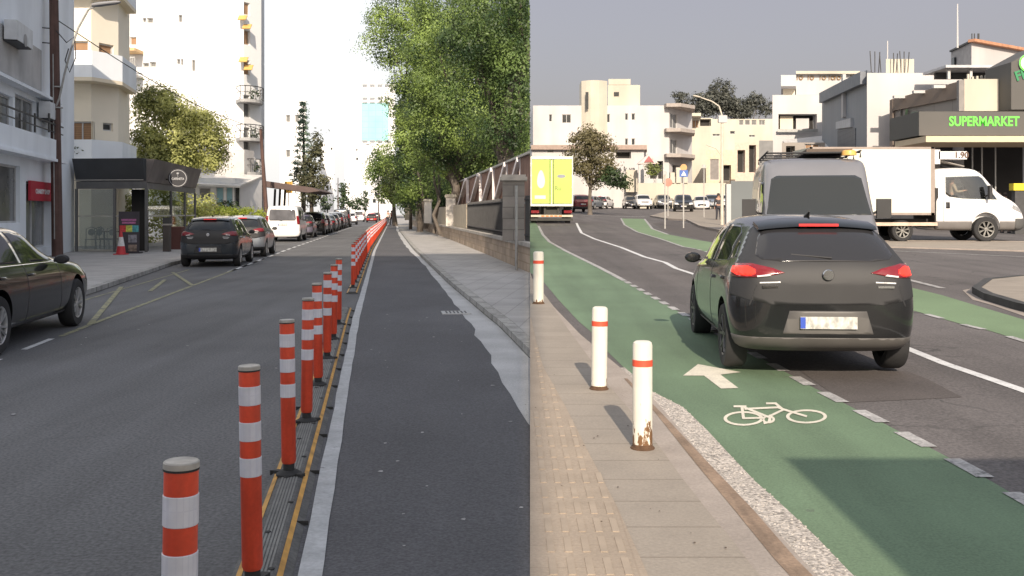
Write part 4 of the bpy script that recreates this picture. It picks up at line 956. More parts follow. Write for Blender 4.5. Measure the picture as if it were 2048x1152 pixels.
# ---- white refrigerated box truck
def skin_person(name, loc, rz, label, shirt, trousers, seated=False, cat='person'):
    J = {'pel': (0,0,.95), 'spi': (0,0,1.15), 'che': (0,0,1.36), 'nec': (0,.01,1.47), 'hea': (0,.02,1.58), 'top': (0,.02,1.70)}
    E = [('pel','spi'),('spi','che'),('che','nec'),('nec','hea'),('hea','top')]
    rad = {'pel': .145, 'spi': .125, 'che': .135, 'nec': .055, 'hea': .088, 'top': .07}
    for s, n_ in ((-1, 'l'), (1, 'r')):
        if seated: leg = [(s*.1,0,.93), (s*.14,.42,.95), (s*.14,.50,.52), (s*.14,.62,.47)]; arm = [(s*.19,0,1.40), (s*.24,.08,1.15), (s*.16,.34,1.18), (s*.14,.42,1.20)]
        else: leg = [(s*.1,0,.90), (s*.11,.04*s,.50), (s*.12,-.05*s,.09), (s*.13,.12-.05*s,.04)]; arm = [(s*.19,0,1.40), (s*.25,-.02,1.12), (s*.26,.08,.87), (s*.26,.10,.81)]
        for p_, nm_, r_ in zip(leg, 'habf', (.095, .06, .045, .035)): J['g'+n_+nm_] = p_; rad['g'+n_+nm_] = r_
        for p_, nm_, r_ in zip(arm, 'sewk', (.058, .042, .03, .028)): J['a'+n_+nm_] = p_; rad['a'+n_+nm_] = r_
        E += [('pel','g'+n_+'h'),('g'+n_+'h','g'+n_+'a'),('g'+n_+'a','g'+n_+'b'),('g'+n_+'b','g'+n_+'f'),('che','a'+n_+'s'),('a'+n_+'s','a'+n_+'e'),('a'+n_+'e','a'+n_+'w'),('a'+n_+'w','a'+n_+'k')]
        k = Vector(arm[3]); w_ = Vector(arm[2]); d = (k-w_).normalized()
        for i in range(5):
            t = Vector((s*.0, (i-2)*.02, 0)); nm_ = 'f%s%d' % (n_, i); L = (.045, .075, .082, .075, .06)[i]
            J[nm_] = tuple(k+d*L+t*(1.7 if i == 0 else 1)); rad[nm_] = .0095; E.append(('a'+n_+'k', nm_))
    def grow(nm, keys, m, extra, parent):
        ks = [k for k in J if k in keys]; me = bpy.data.meshes.new(nm); me.from_pydata([J[k] for k in ks], [(ks.index(a), ks.index(b)) for a, b in E if a in ks and b in ks], [])
        o = bpy.data.objects.new(nm, me); C.objects.link(o); sk = o.modifiers.new('s', 'SKIN'); ss_ = o.modifiers.new('u', 'SUBSURF'); ss_.levels = 1
        for i, k in enumerate(ks):
            me.skin_vertices[0].data[i].radius = (rad[k]+extra, rad[k]*(.8 if k in ('pel', 'spi', 'che') else 1)+extra)
            me.skin_vertices[0].data[i].use_root = (k == ks[0])
        me2 = eval_mesh(o); bpy.data.objects.remove(o); me2.materials.clear(); me2.materials.append(m)
        for p in me2.polygons: p.use_smooth = True; p.material_index = 0
        q = bpy.data.objects.new(nm, me2); return link(q, parent)
    skinm = mat('skin', (.42, .24, .17), .6, var=.05)
    root = empty(name, loc, rz, label, cat)
    b = grow('body', set(J), skinm, 0, root)
    grow('shirt', {'pel','spi','che','alS','als','ale','ars','are','alw','arw'}, shirt, .012, b)
    grow('trousers', {'pel','glh','gla','glb','grh','gra','grb'}, trousers, .012, b)
    for s in (-1, 1):
        c = J['gl'+'f'] if s < 0 else J['grf']; MB().box(c[0]-.05, c[0]+.05, c[1]-.16, c[1]+.09, c[2]-.045, c[2]+.04).build('shoe', blk_l, b, world=False)
    MB().lathe([(.001, .13), (.06, .12), (.095, .07), (.102, 0), (.09, -.05)], 14, (0, -.005, 1.63)).build('hair', mat('dark hair', (.03, .02, .015), .8), b, world=False, smooth=True)
    fc = MB()
    for s in (-1, 1): fc.lathe([(.001, -.01), (.012, -.008), (.014, 0), (.001, .006)], 8, (s*.032, .108, 1.60), 'y')
    fc.box(-.02, .02, .104, .112, 1.535, 1.543); fc.build('face_features', blk_l, b, world=False)
    MB().prism([(-.014, 1.56), (.014, 1.56), (.006, 1.60), (-.006, 1.60)], lambda a, z: (a, .10, z), lambda a, z: (a*.6, .128, z-.004)).build('nose', skinm, b, world=False)
    return root
def box_truck():
    X0 = 17.0; Y = 36.3; root = empty('refrigerated_truck', R3(13.65, Y), R_(-90), 'white refrigerated box truck standing side on in front of the supermarket', 'truck')
    pm = p_white; pm2 = mat('truck box panels', (.64, .63, .55), .5, var=.04, vs=1)
    # local axes: +Y forward (to the right of the picture)
    q = MB(); q.box(-1.05, 1.05, -3.15, 1.22, .98, 3.32); b = q.build('cargo_box', pm2, root, world=False)
    q = MB()
    for x in (-1.062, 1.062):
        for (y0, y1, z0, z1) in ((-3.16, 1.24, .94, 1.02), (-3.16, 1.24, 3.27, 3.34), (1.12, 1.25, .94, 3.34), (-3.17, -3.06, .94, 3.34)): q.box(min(x, x*.985), max(x, x*.985), y0, y1, z0, z1)
    q.build('box_frame', mat('box aluminium frame', (.30, .25, .22), .5, .3), b, world=False)
    KINDS_ = body_mesh('cab'); me = KINDS_.copy(); me.materials.clear(); me.materials.append(pm); me.materials.append(plast)
    bm = bmesh.new(); bm.from_mesh(me); wp = [(-1.12, 1.40), (-1.0, 1.32), (-.6, 1.27), (.52, 1.24), (.08, 1.86), (-.05, 1.93), (-1.10, 1.90)]
    def inside(y, z): return all((b[0]-a[0])*(z-a[1])-(b[1]-a[1])*(y-a[0]) > 0 for a, b in zip(wp, wp[1:]+wp[:1]))
    for (a, b) in zip(wp, wp[1:]+wp[:1]):
        bmesh.ops.bisect_plane(bm, geom=bm.verts[:]+bm.edges[:]+bm.faces[:], plane_co=(0, a[0], a[1]), plane_no=Vector((0, b[1]-a[1], a[0]-b[0])).normalized())
    bmesh.ops.delete(bm, geom=[f for f in bm.faces if abs(f.normal.x) > .3 and abs(f.calc_center_median().x) > .6 and inside(f.calc_center_median().y, f.calc_center_median().z)], context='FACES')
    bm.to_mesh(me); bm.free()
    cb = link(bpy.data.objects.new('cab', me), root); cb.location = (0, 2.93, .0); cb.scale = (1, 1.12, 1.20)
    def pn(n_, ax, poly, m, off=.005): o = panel('cab', n_, ax, poly, off, m, cb); return o
    lin = mat('dark cab lining', (.06, .055, .05), .9)
    MB().box(-.84, .84, -1.36, -1.30, .7, 2.04).build('seat_back_wall', lin, cb, world=False); MB().box(-.80, .80, -1.29, .02, 2.03, 2.07).build('roof_lining', lin, cb, world=False)
    MB().box(-.86, .86, -1.29, .7, 1.08, 1.14).build('floor_lining', lin, cb, world=False); MB().prism([(.35, 1.15), (.62, 1.15), (.55, 1.34), (.40, 1.38)], lambda y, z: (-.8, y, z), lambda y, z: (.8, y, z)).build('dashboard', lin, cb, world=False)
    MB().lathe([(.15, -.01), (.17, 0), (.15, .01)], 20, (.42, .22, 1.36), 'y', caps=False).build('steering_wheel', plast, cb, world=False)
    for ax in ('x+', 'x-'):
        pn('side_window', ax, [(-1.12, 1.42), (-1.02, 1.32), (-.6, 1.26), (.55, 1.22), (.10, 1.88), (-.05, 1.95), (-1.12, 1.92)], clear)
        for cx0, cx1 in ((-1.44, -.30), (.58, 1.38)): pn('lower_cladding', ax, [(cx0, .30), (cx1, .30), (cx1, .60), (cx0, .60)], mat('truck grey cladding', (.16, .15, .145), .6), .012)
        pn('door_seam', ax, [(-1.20, .42), (-1.188, .42), (-1.188, 2.0), (-1.20, 2.0)], plast, .002)
        pn('door_handle', ax, [(-1.12, .98), (-1.0, .98), (-1.0, 1.16), (-1.12, 1.16)], plast, .02)
        pn('headlight', ax, [(.95, .98), (1.30, .84), (1.34, .95), (1.05, 1.08)], mat('truck headlamp', (.3, .3, .3), .15, var=.3, vs=10), .01)
    pn('windscreen', 'y+', [(-.80, 1.32), (.80, 1.32), (.74, 1.98), (-.74, 1.98)], glass_c)
    pn('bumper', 'y+', [(-1, .2), (1, .2), (1, .68), (-1, .68)], mat('truck bumper', (.09, .09, .09), .6), .03)
    pn('grille', 'y+', [(-.6, .72), (.6, .72), (.6, .85), (-.6, .85)], plast, .01)
    for s in (-1, 1):
        q = MB(); q.box(min(s*1.08, s*1.24), max(s*1.08, s*1.24), 3.10, 3.20, 1.50, 1.98); q.tube([(s*.92, 3.1, 1.6), (s*1.12, 3.14, 1.65)], .03, 6); q.build('mirror', plast, root, world=False)
    pass
    wheel(root, .90, 3.09, .44, 1, mat('steel rim', (.22, .215, .2), .5, .3), 8, .24); wheel(root, -.90, 3.09, .44, -1, mat('steel rim', (.22, .215, .2), .5, .3), 8, .24)
    for x, s in ((.88, 1), (.66, 1), (-.88, -1), (-.66, -1)): wheel(root, x, .15, .38, s, mat('steel rim', (.22, .215, .2), .5, .3), 8, .2)
    q = MB(); q.box(-.42, -.34, -3.1, 3.0, .62, .80); q.box(.34, .42, -3.1, 3.0, .62, .80); q.box(-.95, .95, 1.3, 1.42, .5, 1.9); q.build('chassis', mat('chassis black', (.03, .028, .028), .8), root, world=False)
    for s in (-1, 1):
        q = MB(); q.box(min(s*1.0, s*1.05), max(s*1.0, s*1.05), -1.5, 1.35, .56, .68)
        q.build('side_guard', mat('side guard', (.55, .42, .33), .6, var=.25, vs=4), root, world=False)
    q = MB(); q.box(-.8, .8, 1.25, 1.55, 2.75, 3.26); q.box(-.8, .8, 1.5, 2.5, 2.92, 3.20); fr = q.build('fridge_unit', pm, root, world=False)
    q = MB(); put_text(q, '1.90', .30, (1.0-.18, 2.42-.12, 3.06), (0, 1, 0), depth=.004, bold=.006); q.build('unit_lettering', mat('brown lettering', (.12, .07, .05), .6), fr, world=False)
    q = MB(); q.bar((0, 1.6, 2.90), (0, 2.5, 2.68), 1.2, .03); q.build('wind_deflector', mat('deflector', (.28, .26, .24), .6), root, world=False)
    return root
tr = box_truck()
sh_t = mat('tan shirt', (.35, .27, .2), .8); tr_d = mat('dark trousers', (.04, .04, .05), .8); sh_d = mat('dark shirt', (.05, .045, .05), .8); sh_r = mat('dark red shirt', (.25, .04, .04), .8)

skin_person('person', (15.75, 35.85, gz(36)+.62), R_(-90), 'truck driver in a tan shirt sitting at the open side of the white truck cab', sh_t, tr_d, seated=True)

# ---- lime green lorry from behind
def lime_lorry(x=(1103.5-1024)/F*57.5, Y=57.5, rz=0, lab='lime green box lorry seen from behind at the left of the junction road'):
    root = empty('box_lorry', R3(x, Y), rz, lab, 'truck')
    lime = mat('lime doors', (.43, .58, .11), .45, var=.05, vs=.8); w = 1.22
    q = MB(); q.box(-w, w, .05, 6.5, 1.02, 3.85); q.build('cargo_box', mat('lorry cream body', (.62, .62, .55), .5), root, world=False)
    for s in (-1, 1):
        d = MB().box(min(s*.03, s*(w-.07)), max(s*.03, s*(w-.07)), -.02, .045, 1.16, 3.68).build('rear_door', lime, root, world=False)
        for k in range(4): MB().box(min(s*(w-.09), s*(w+.01)), max(s*(w-.09), s*(w+.01)), -.04, -.018, 1.35+k*.68, 1.45+k*.68).build('hinge', metalg, d, world=False)
        MB().tube([(s*.10, -.04, 1.1), (s*.10, -.04, 3.7)], .018, 6).build('lock_bar', dkmetal, d, world=False)
        MB().box(min(s*.72, s*1.18), max(s*.72, s*1.18), .3, .4, .60, .76).build('tail_light', tail_m, root, world=False)
    q = MB(); q.box(-w, w, -.05, .05, 3.70, 3.86); q.box(-w, w, -.05, .05, 1.0, 1.13); q.box(-w, -w+.06, -.05, .05, 1.13, 3.7); q.box(w-.06, w, -.05, .05, 1.13, 3.7); q.build('rear_frame', mat('cream frame', (.66, .64, .56), .5), root, world=False)
    q = MB(); q.lathe([(.001, 0), (.24, 0), (.24, .003), (.001, .003)], 20, (.55, -.0245, 2.72), 'y'); q.v = [(.55+(v[0]-.55), v[1], 2.72+(v[2]-2.72)*.42) for v in q.v]; q.build('oval_decal', mat('grey decal', (.25, .25, .3), .5), root, world=False)
    q = MB(); put_text(q, 'Ru', .36, (.36, -.024, 2.02), (1, 0, 0), depth=.002); q.build('lettering', mat('olive lettering', (.2, .22, .07), .6), root, world=False)
    q = MB(); vs = [( -.62+.22*math.cos(t)*(1-.25*math.sin(t)), -.024, 2.55+.52*math.sin(t)) for t in [i*math.pi/12 for i in range(24)]]; q.add(vs, [tuple(range(24))]); q.box(-.98, -.35, -.0245, -.022, 1.42, 1.62); q.build('white_decal', mat('pale decal', (.68, .72, .55), .5), root, world=False)
    q = MB(); q.box(-w+.02, w-.02, -.02, .06, .38, .50); q.build('bumper_bar', mat('cream bar', (.5, .46, .36), .6), root, world=False)
    q = MB()
    for i in range(5): q.box(-.6+i*.25, -.42+i*.25, -.045, -.02, .41, .47)
    q.build('reflector', lamp_am, root, world=False)
    q = MB(); q.box(-.45, -.33, .2, 6, .5, 1.0); q.box(.33, .45, .2, 6, .5, 1.0); q.box(-.32, .32, .35, .9, .45, .95); q.box(-w, w, .0, .05, .16, .30); q.build('chassis', mat('lorry chassis', (.045, .045, .04), .8), root, world=False)
    for s in (-1, 1):
        wheel(root, s*1.0, 1.6, .42, s, rimd_m, 8, .3); wheel(root, s*1.0, 5.2, .42, s, rimd_m, 8, .3)
        q = MB(); q.box(min(s*.72, s*1.18), max(s*.72, s*1.18), .98, 1.0, .25, .98); q.build('mudflap', rub_m, root, world=False)
    q = MB(); q.box(-1.1, 1.1, 6.6, 8.2, .5, 2.9); q.build('cab', p_white, root, world=False)
lime_lorry()
lime_lorry(3.40, -.75, math.pi, 'unseen box lorry added behind the camera to shade the near green lane')  # unseen lorry, added only to cast the shade on the near lane

# ================================================================== vegetation
def leaves(name, blobs, m, parent, size=.14, dens=1.0, clip=None, seed=1, clump=.35, aspect=.5, hollow=.55, cut=None, lobes=False):
    """foliage: many small leaf faces gathered in clumps through the crown's volume. blobs: (cx,cy,cz,rx,ry,rz)"""
    rs = np.random.RandomState(seed); cen = []
    for (cx, cy, cz, rx, ry, rz) in blobs:
        area = (rx*ry+ry*rz+rx*rz)*4.2; nc = max(6, int(area/(clump**2)*.55*dens)); 
        d = rs.normal(size=(nc, 3)); d /= np.linalg.norm(d, axis=1)[:, None]
        r = hollow+(1-hollow)*rs.rand(nc)**.6; r *= rs.uniform(.82, 1.12, nc)
        cc = np.array([cx, cy, cz])+d*r[:, None]*np.array([rx, ry, rz])
        k = max(6, int(30*dens*(clump/.35)**1.9*(.14/size)**1.4)); k = min(k, 420)
        sc = clump*rs.uniform(.5, 1.25, nc)
        if lobes:
            dl = rs.normal(size=(nc*k, 3)); dl /= np.linalg.norm(dl, axis=1)[:, None]; dl *= (.55+.5*rs.rand(nc*k)**.5)[:, None]; dl[:, 2] *= .8
            dl *= (1+.35*np.sin(dl[:, 0]*9+np.repeat(cc[:, 0], k)*7)*np.sin(dl[:, 2]*8+dl[:, 1]*7))[:, None]
        else: dl = rs.normal(size=(nc*k, 3))*np.array([.62, .62, .5])
        q = np.repeat(cc, k, axis=0)+dl*np.repeat(sc, k)[:, None]
        nr = dl*(1.6 if lobes else 1.1)+np.repeat(d, k, axis=0)*.35+np.array([0, 0, .3])+rs.normal(size=(nc*k, 3))*.4
        cen.append(np.hstack([q, nr]))
    c = np.vstack(cen)
    if clip == 'L': c = c[c[:, 0] < .018*c[:, 1]-size*.25]
    if clip == 'R': c = c[c[:, 0] > .018*c[:, 1]+.05+size]
    n = len(c); nn = c[:, 3:]; c = c[:, :3]; nn = nn/np.linalg.norm(nn, axis=1)[:, None]
    a = rs.normal(size=(n, 3)); a -= nn*(a*nn).sum(1)[:, None]; a /= np.linalg.norm(a, axis=1)[:, None]; b = np.cross(nn, a)
    s = size*rs.uniform(.6, 1.4, n)[:, None]; off = np.array(wloc(parent)) if parent is not None else np.zeros(3)
    c = c-off
    v = np.stack([c-a*s*.5, c+b*s*aspect*.5, c+a*s*.5, c-b*s*aspect*.5], axis=1).reshape(-1, 3)
    me = bpy.data.meshes.new(name); me.vertices.add(4*n); me.vertices.foreach_set('co', v.ravel())
    me.loops.add(4*n); me.loops.foreach_set('vertex_index', np.arange(4*n, dtype=np.int32))
    me.polygons.add(n); me.polygons.foreach_set('loop_start', np.arange(0, 4*n, 4, dtype=np.int32)); me.polygons.foreach_set('loop_total', np.full(n, 4, dtype=np.int32))
    me.update(); me.validate(); me.materials.append(m); o = bpy.data.objects.new(name, me)
    return link(o, parent)
def bl(px, py, Y, rx, ry, dy=None):
    p = P(px, py, Y); return (p.x, p.y, p.z, rx*Y/F, dy or (rx+ry)/2*Y/F, ry*Y/F)
def limb(mb, a, b, r0, r1, rnd, n=8, wob=.12):
    a = Vector(a); b = Vector(b); L = (b-a).length; pts = []
    for i in range(6):
        t = i/5; p = a.lerp(b, t)
        if 0 < i < 5: p += Vector((rnd.uniform(-1, 1), rnd.uniform(-1, 1), rnd.uniform(-.4, .4)))*L*wob*.5
        pts.append(p)
    mb.tube(pts, [r0+(r1-r0)*i/5 for i in range(6)], n)
def tree(name, label, base, blobs, m, bm_, cat='tree', group=None, tr=.25, size=.14, dens=1.0, clip=None, seed=1, clump=.35, limbs=None, hollow=.55, aspect=.5, cut=None, lobes=False):
    root = empty(name, base, 0, label, cat, group); rnd = random.Random(seed); mb = MB(); b = Vector(base)
    top = sum((Vector(q[:3]) for q in blobs), Vector())/len(blobs); fork = b.lerp(Vector((b.x*.6+top.x*.4, b.y*.6+top.y*.4, top.z)), .45)
    mb.tube([b-Vector((0, 0, .1)), b+Vector((0, 0, .15)), b.lerp(fork, .5)+Vector((rnd.uniform(-.1, .1), 0, 0)), fork], [tr*1.6, tr*1.1, tr*.85, tr*.7], 10)
    for q in blobs: limb(mb, fork, (q[0], q[1], q[2]+q[5]*.2), tr*.55, tr*.12, rnd)
    for l in (limbs or []): limb(mb, *l, rnd)
    mb.build('trunk', bm_, root, smooth=True, clip=clip)
    leaves('crown', blobs, m, root, size, dens, clip, seed, clump, aspect, hollow, cut, lobes)
    return root
# the fig row behind the stone wall
def gp(px, Y, z=0.0): return ((px-1024)/F*Y, Y, z)
FG = 'fig trees behind the stone wall'
tree('fig_tree', 'nearest fig tree, dark hanging foliage reaching the top right of the street scene', gp(1012, 44), [bl(1010, 40, 42, 90, 110), bl(960, 150, 43, 70, 80), bl(1045, 170, 42, 60, 110), bl(1020, 260, 43, 70, 40), bl(940, 60, 43, 60, 90), bl(1050, -20, 41, 60, 90), bl(975, 265, 45, 60, 34), bl(1062, 235, 44, 50, 60)], leafmat('shaded fig leaves', (0.018, 0.045, 0.012), (0.16, 0.24, 0.06), .15), bark, group=FG, tr=.4, size=.12, dens=1.1, clip='L', seed=3, clump=.75, hollow=.6, lobes=True)  # darker leaf colour carries the shade of this crown
tree('fig_tree', 'second fig tree with bright sunlit clumps and a thick pale forked trunk', gp(910, 62), [bl(905, 30, 57, 85, 90), bl(880, 130, 56, 70, 80), bl(930, 215, 56, 80, 60), bl(860, 225, 57, 60, 60), bl(990, 270, 58, 70, 36), bl(890, 275, 58, 60, 36), bl(935, 322, 60, 66, 34), bl(870, 318, 60, 50, 34), bl(925, 352, 62, 40, 18), bl(965, 330, 60, 44, 22)], leaf_fig, bark, group=FG, tr=.36, size=.14, dens=1.1, clip='L', seed=4, clump=.95, hollow=.6, lobes=True,
     limbs=[(gp(906, 60, .5), gp(930, 61, 6.5), .26, .13), (gp(904, 60, .3), gp(896, 59, 7), .28, .13), (gp(880, 62, .3), gp(856, 62, 5.5), .12, .06), (gp(868, 63, .3), gp(872, 63, 5), .12, .06), (gp(930, 62, .8), gp(985, 62, 5.5), .2, .1)])
tree('fig_tree', 'third fig tree, overhanging the cycle lane with the left edge of the foliage', gp(840, 78), [bl(792, 20, 73, 50, 60), bl(775, 85, 72, 42, 45), bl(830, 130, 73, 60, 70), bl(805, 200, 74, 34, 50), bl(825, 260, 74, 38, 55), bl(850, 60, 74, 60, 70), bl(806, 305, 75, 34, 40), bl(838, 372, 76, 34, 34), bl(872, 365, 74, 30, 30), bl(818, 392, 80, 22, 20), bl(850, 395, 78, 26, 18), bl(888, 385, 72, 22, 20)], leaf_fig, bark, group=FG, tr=.24, size=.16, dens=1.1, clip='L', seed=5, clump=1.1, hollow=.6, lobes=True,
     limbs=[(gp(850, 76, .4), gp(835, 74, 4.6), .16, .08), (gp(852, 76, .4), gp(862, 76, 5), .14, .08)])
tree('fig_tree', 'fourth fig tree with drooping olive foliage low over the wall', gp(852, 92), [bl(830, 330, 86, 46, 50), bl(870, 320, 84, 50, 46), bl(800, 350, 90, 34, 44), bl(905, 290, 88, 50, 40), bl(830, 385, 92, 44, 26)], leafmat('drooping fig leaves', (0.03, 0.05, 0.014), (0.12, 0.145, 0.04), .2), bark, group=FG, tr=.3, size=.2, dens=1.1, clip='L', seed=6, clump=.8)
tree('fig_tree', 'small round fig tree standing out lowest and farthest at the left of the row', gp(790, 120), [bl(762, 320, 112, 25, 26), bl(758, 350, 112, 22, 26), bl(785, 345, 113, 28, 36), bl(775, 378, 114, 24, 22), bl(800, 385, 118, 26, 24)], leaf_fig, bark, group=FG, tr=.3, size=.24, dens=1.1, clip='L', seed=7, clump=1.0, lobes=True)
tree('fig_tree', 'dark fig trees mass deepest behind the slatted screen', gp(960, 95), [bl(960, 330, 100, 110, 60), bl(1010, 260, 104, 90, 80), bl(900, 360, 104, 80, 50), bl(840, 250, 110, 50, 80), bl(950, 150, 110, 130, 120), bl(1040, 340, 90, 60, 90), bl(1050, 120, 95, 60, 140), bl(980, 400, 95, 70, 40), bl(850, 400, 115, 50, 30)], leaf_dk, barkd, group=FG, tr=.4, size=.42, dens=1.5, clip='L', seed=8, clump=.9)  # dark leaf colour fills in the shade beneath the canopy
sap = empty('sapling', gp(821, 88, .1), 0, 'slim dark sapling trunk standing on the pavement before the wall', 'tree')
m_ = MB(); x_, y_, _ = gp(821, 88); m_.tube([(x_, y_, .05), (x_+.03, y_, 1.5), (x_-.1, y_, 3.4), (x_+.1, y_, 5)], [.16, .13, .11, .05], 8); m_.build('trunk', barkd, sap)
leaves('crown', [bl(823, 345, 88, 16, 18)], leaf_dk, sap, .24, 1.0, 'L', 12, .5)

# ---- stone wall, pillars, railings, slatted screen
WL = [(.44, 24.6), (-.89, 35.5), (-3.4, 55), (-6.0, 74), (-9.2, 97), (-15.5, 150)]
def wallx(Y): return lerp(Y, [(b, a) for a, b in WL]+[]) if Y > 24.6 else .44+(24.6-Y)*.122
w_ = empty('stone_wall', (.44, 24.6, .1), 0, 'low tan block stone boundary wall with concrete coping along the right pavement', 'wall')
def ribbon(y0, y1, x0, x1, z0, z1, mb=None):
    mb = mb or MB(); ys = samples(y0, y1); vs = []; fs = []
    for i, y in enumerate(ys):
        X = wallx(y); vs += [(X+x0, y, z0), (X+x0, y, z1), (X+x1, y, z1), (X+x1, y, z0)]
        if i:
            k = 4*i
            for j in range(4): fs.append((k-4+j, k-4+(j+1) % 4, k+(j+1) % 4, k+j))
    fs += [(0, 1, 2, 3), tuple(4*(len(ys)-1)+j for j in (3, 2, 1, 0))]
    return mb.add(vs, fs)
ribbon(22, 150, .03, .33, .05, .74).build('wall_body', stone_m, w_, clip='L'); ribbon(22, 150, -.02, .38, .74, .84).build('coping', cop_m, w_, clip='L')
def pillar(px, Y, wpx, top, m, lab, capm=cop_m):
    X = gp(px, Y)[0]; w = wpx*Y/F/2; root = empty('gate_pillar', (X, Y, .84), 0, lab, 'pillar', 'pillars along the boundary wall')
    MB().box(X-w, X+w, Y-.3, Y+.3, .842, top-.16).build('shaft', m, root, clip='L')
    q = MB(); q.box(X-w-.07, X+w+.07, Y-.37, Y+.37, top-.158, top-.06); q.box(X-w-.03, X+w+.03, Y-.33, Y+.33, top-.058, top); q.build('cap', capm, root, clip='L')
pillar(1027, 27.2, 44, 2.62, stoneg_m, 'large grey stone pillar nearest the camera on the wall')
pillar(902, 55.5, 19, 2.60, mat('white pillar paint', (.62, .58, .52), .8, var=.08), 'white painted pillar second along the wall, before the fig trunk', mat('pillar cap cream', (.55, .50, .40), .8))
pillar(856, 71, 14, 2.55, mat('white pillar paint', (.62, .58, .52), .8), 'third pillar along the wall, pale cream, with hedge panels beside it', mat('pillar cap cream', (.55, .50, .40), .8))
pillar(838, 84, 12, 2.5, beige_m, 'fourth pillar along the wall, beige, behind the slim sapling')
pillar(815, 100, 10, 2.5, beige_m, 'fifth and farthest beige pillar of the wall')
def railing(y0, y1, lab, top=2.05, m=dkmetal):
    root = empty('railing', (wallx(y0)+.18, y0, .84), 0, lab, 'railing', 'dark bar railings on the wall'); q = MB()
    for z in (.98, top-.12):
        ribbon(y0, y1, .16, .20, z, z+.04, q)
    q.build('rail', m, root, clip='L'); q = MB(); y = y0+.1
    while y < y1: X = wallx(y)+.18; q.box(X-.012, X+.012, y-.012, y+.012, .845, top); y += .16
    q.build('bars', m, root, clip='L')
railing(24.7, 26.8, 'short black bar railing between the seam and the large grey pillar')
railing(27.7, 46, 'long black bar railing on the wall beyond the large grey pillar')
q = MB(); ribbon(36, 46, .22, .25, 1.35, 1.95, q); tag(q.build('privacy_panel', mat('dark mesh panel', (.08, .07, .065), .8)), 'dark mesh privacy panel fixed behind the black bar railing', 'panel')
q = MB(); ribbon(46.2, 54.8, .16, .22, .85, 2.0, q); tag(q.build('board_panel', beige_m), 'beige board panel between the black railing and the white pillar', 'panel')
q = MB(); ribbon(56.3, 70, .16, .22, .85, 1.95, q); tag(q.build('board_panel', beige_m), 'beige slatted panel between the white pillar and the third pillar', 'panel')
q = MB(); ribbon(72, 83, .16, .22, .85, 1.75, q); tag(q.build('board_panel', mat('dark hedge board', (.05, .055, .045), .8)), 'dark panel between the third and fourth pillars of the wall', 'panel')
q = MB(); ribbon(85, 150, .16, .22, .85, 1.9, q); tag(q.build('board_panel', mat('pale far boards', (.30, .27, .22), .8, tex=brick(.5, 5, .06, (.5, .5, .5), 0, 'xz'))), 'pale boarding on the far end of the wall', 'panel')
def scx(Y): return lerp(Y, [(30, .75), (32, .576), (66, -3.93)])
scr = empty('slatted_screen', (.5, 32, 0), 0, 'reddish slatted screen held by white diagonal steel struts behind the railing', 'screen')
q = MB(); q.add([(scx(29)+.1, 29, .2), (scx(66)+.1, 66, .2), (scx(66)+.1, 66, 3.42), (scx(29)+.1, 29, 3.42), (scx(29)+.16, 29, .2), (scx(66)+.16, 66, .2), (scx(66)+.16, 66, 3.42), (scx(29)+.16, 29, 3.42)], [(0,1,2,3),(4,7,6,5),(3,2,6,7),(0,3,7,4),(1,5,6,2)])
q.build('slats', slat_m, scr, clip='L')
q = MB(); q.bar((scx(29)+.05, 29, 3.46), (scx(66)+.05, 66, 3.46), .1, .08); q.bar((scx(29)-.02, 29, 1.9), (scx(66)-.02, 66, 1.9), .06, .06); q.build('top_rail', metalg, scr, clip='L')
for i, y in enumerate((33.5, 37, 41.5, 47, 54, 62)):
    q = MB(); q.bar((scx(y)-.06, y, .3), (scx(y)-.06, y, 3.42), .15, .15); q.build('post', strut_m, scr, clip='L')
    q = MB(); q.bar((scx(y*1.16)-.16, y*1.16, .9), (scx(y)-.14, y, 3.38), .17, .17); q.build('strut', strut_m, scr, clip='L')
q = MB(); X = wallx(26.2)-.03; q.tube([(X-.1, 25.9, .09), (X-.1, 25.9, 2.3)], .035, 8); tag(q.build('conduit_pipe', metalg), 'thin grey pipe rising up the wall beside the large stone pillar', 'pipe')

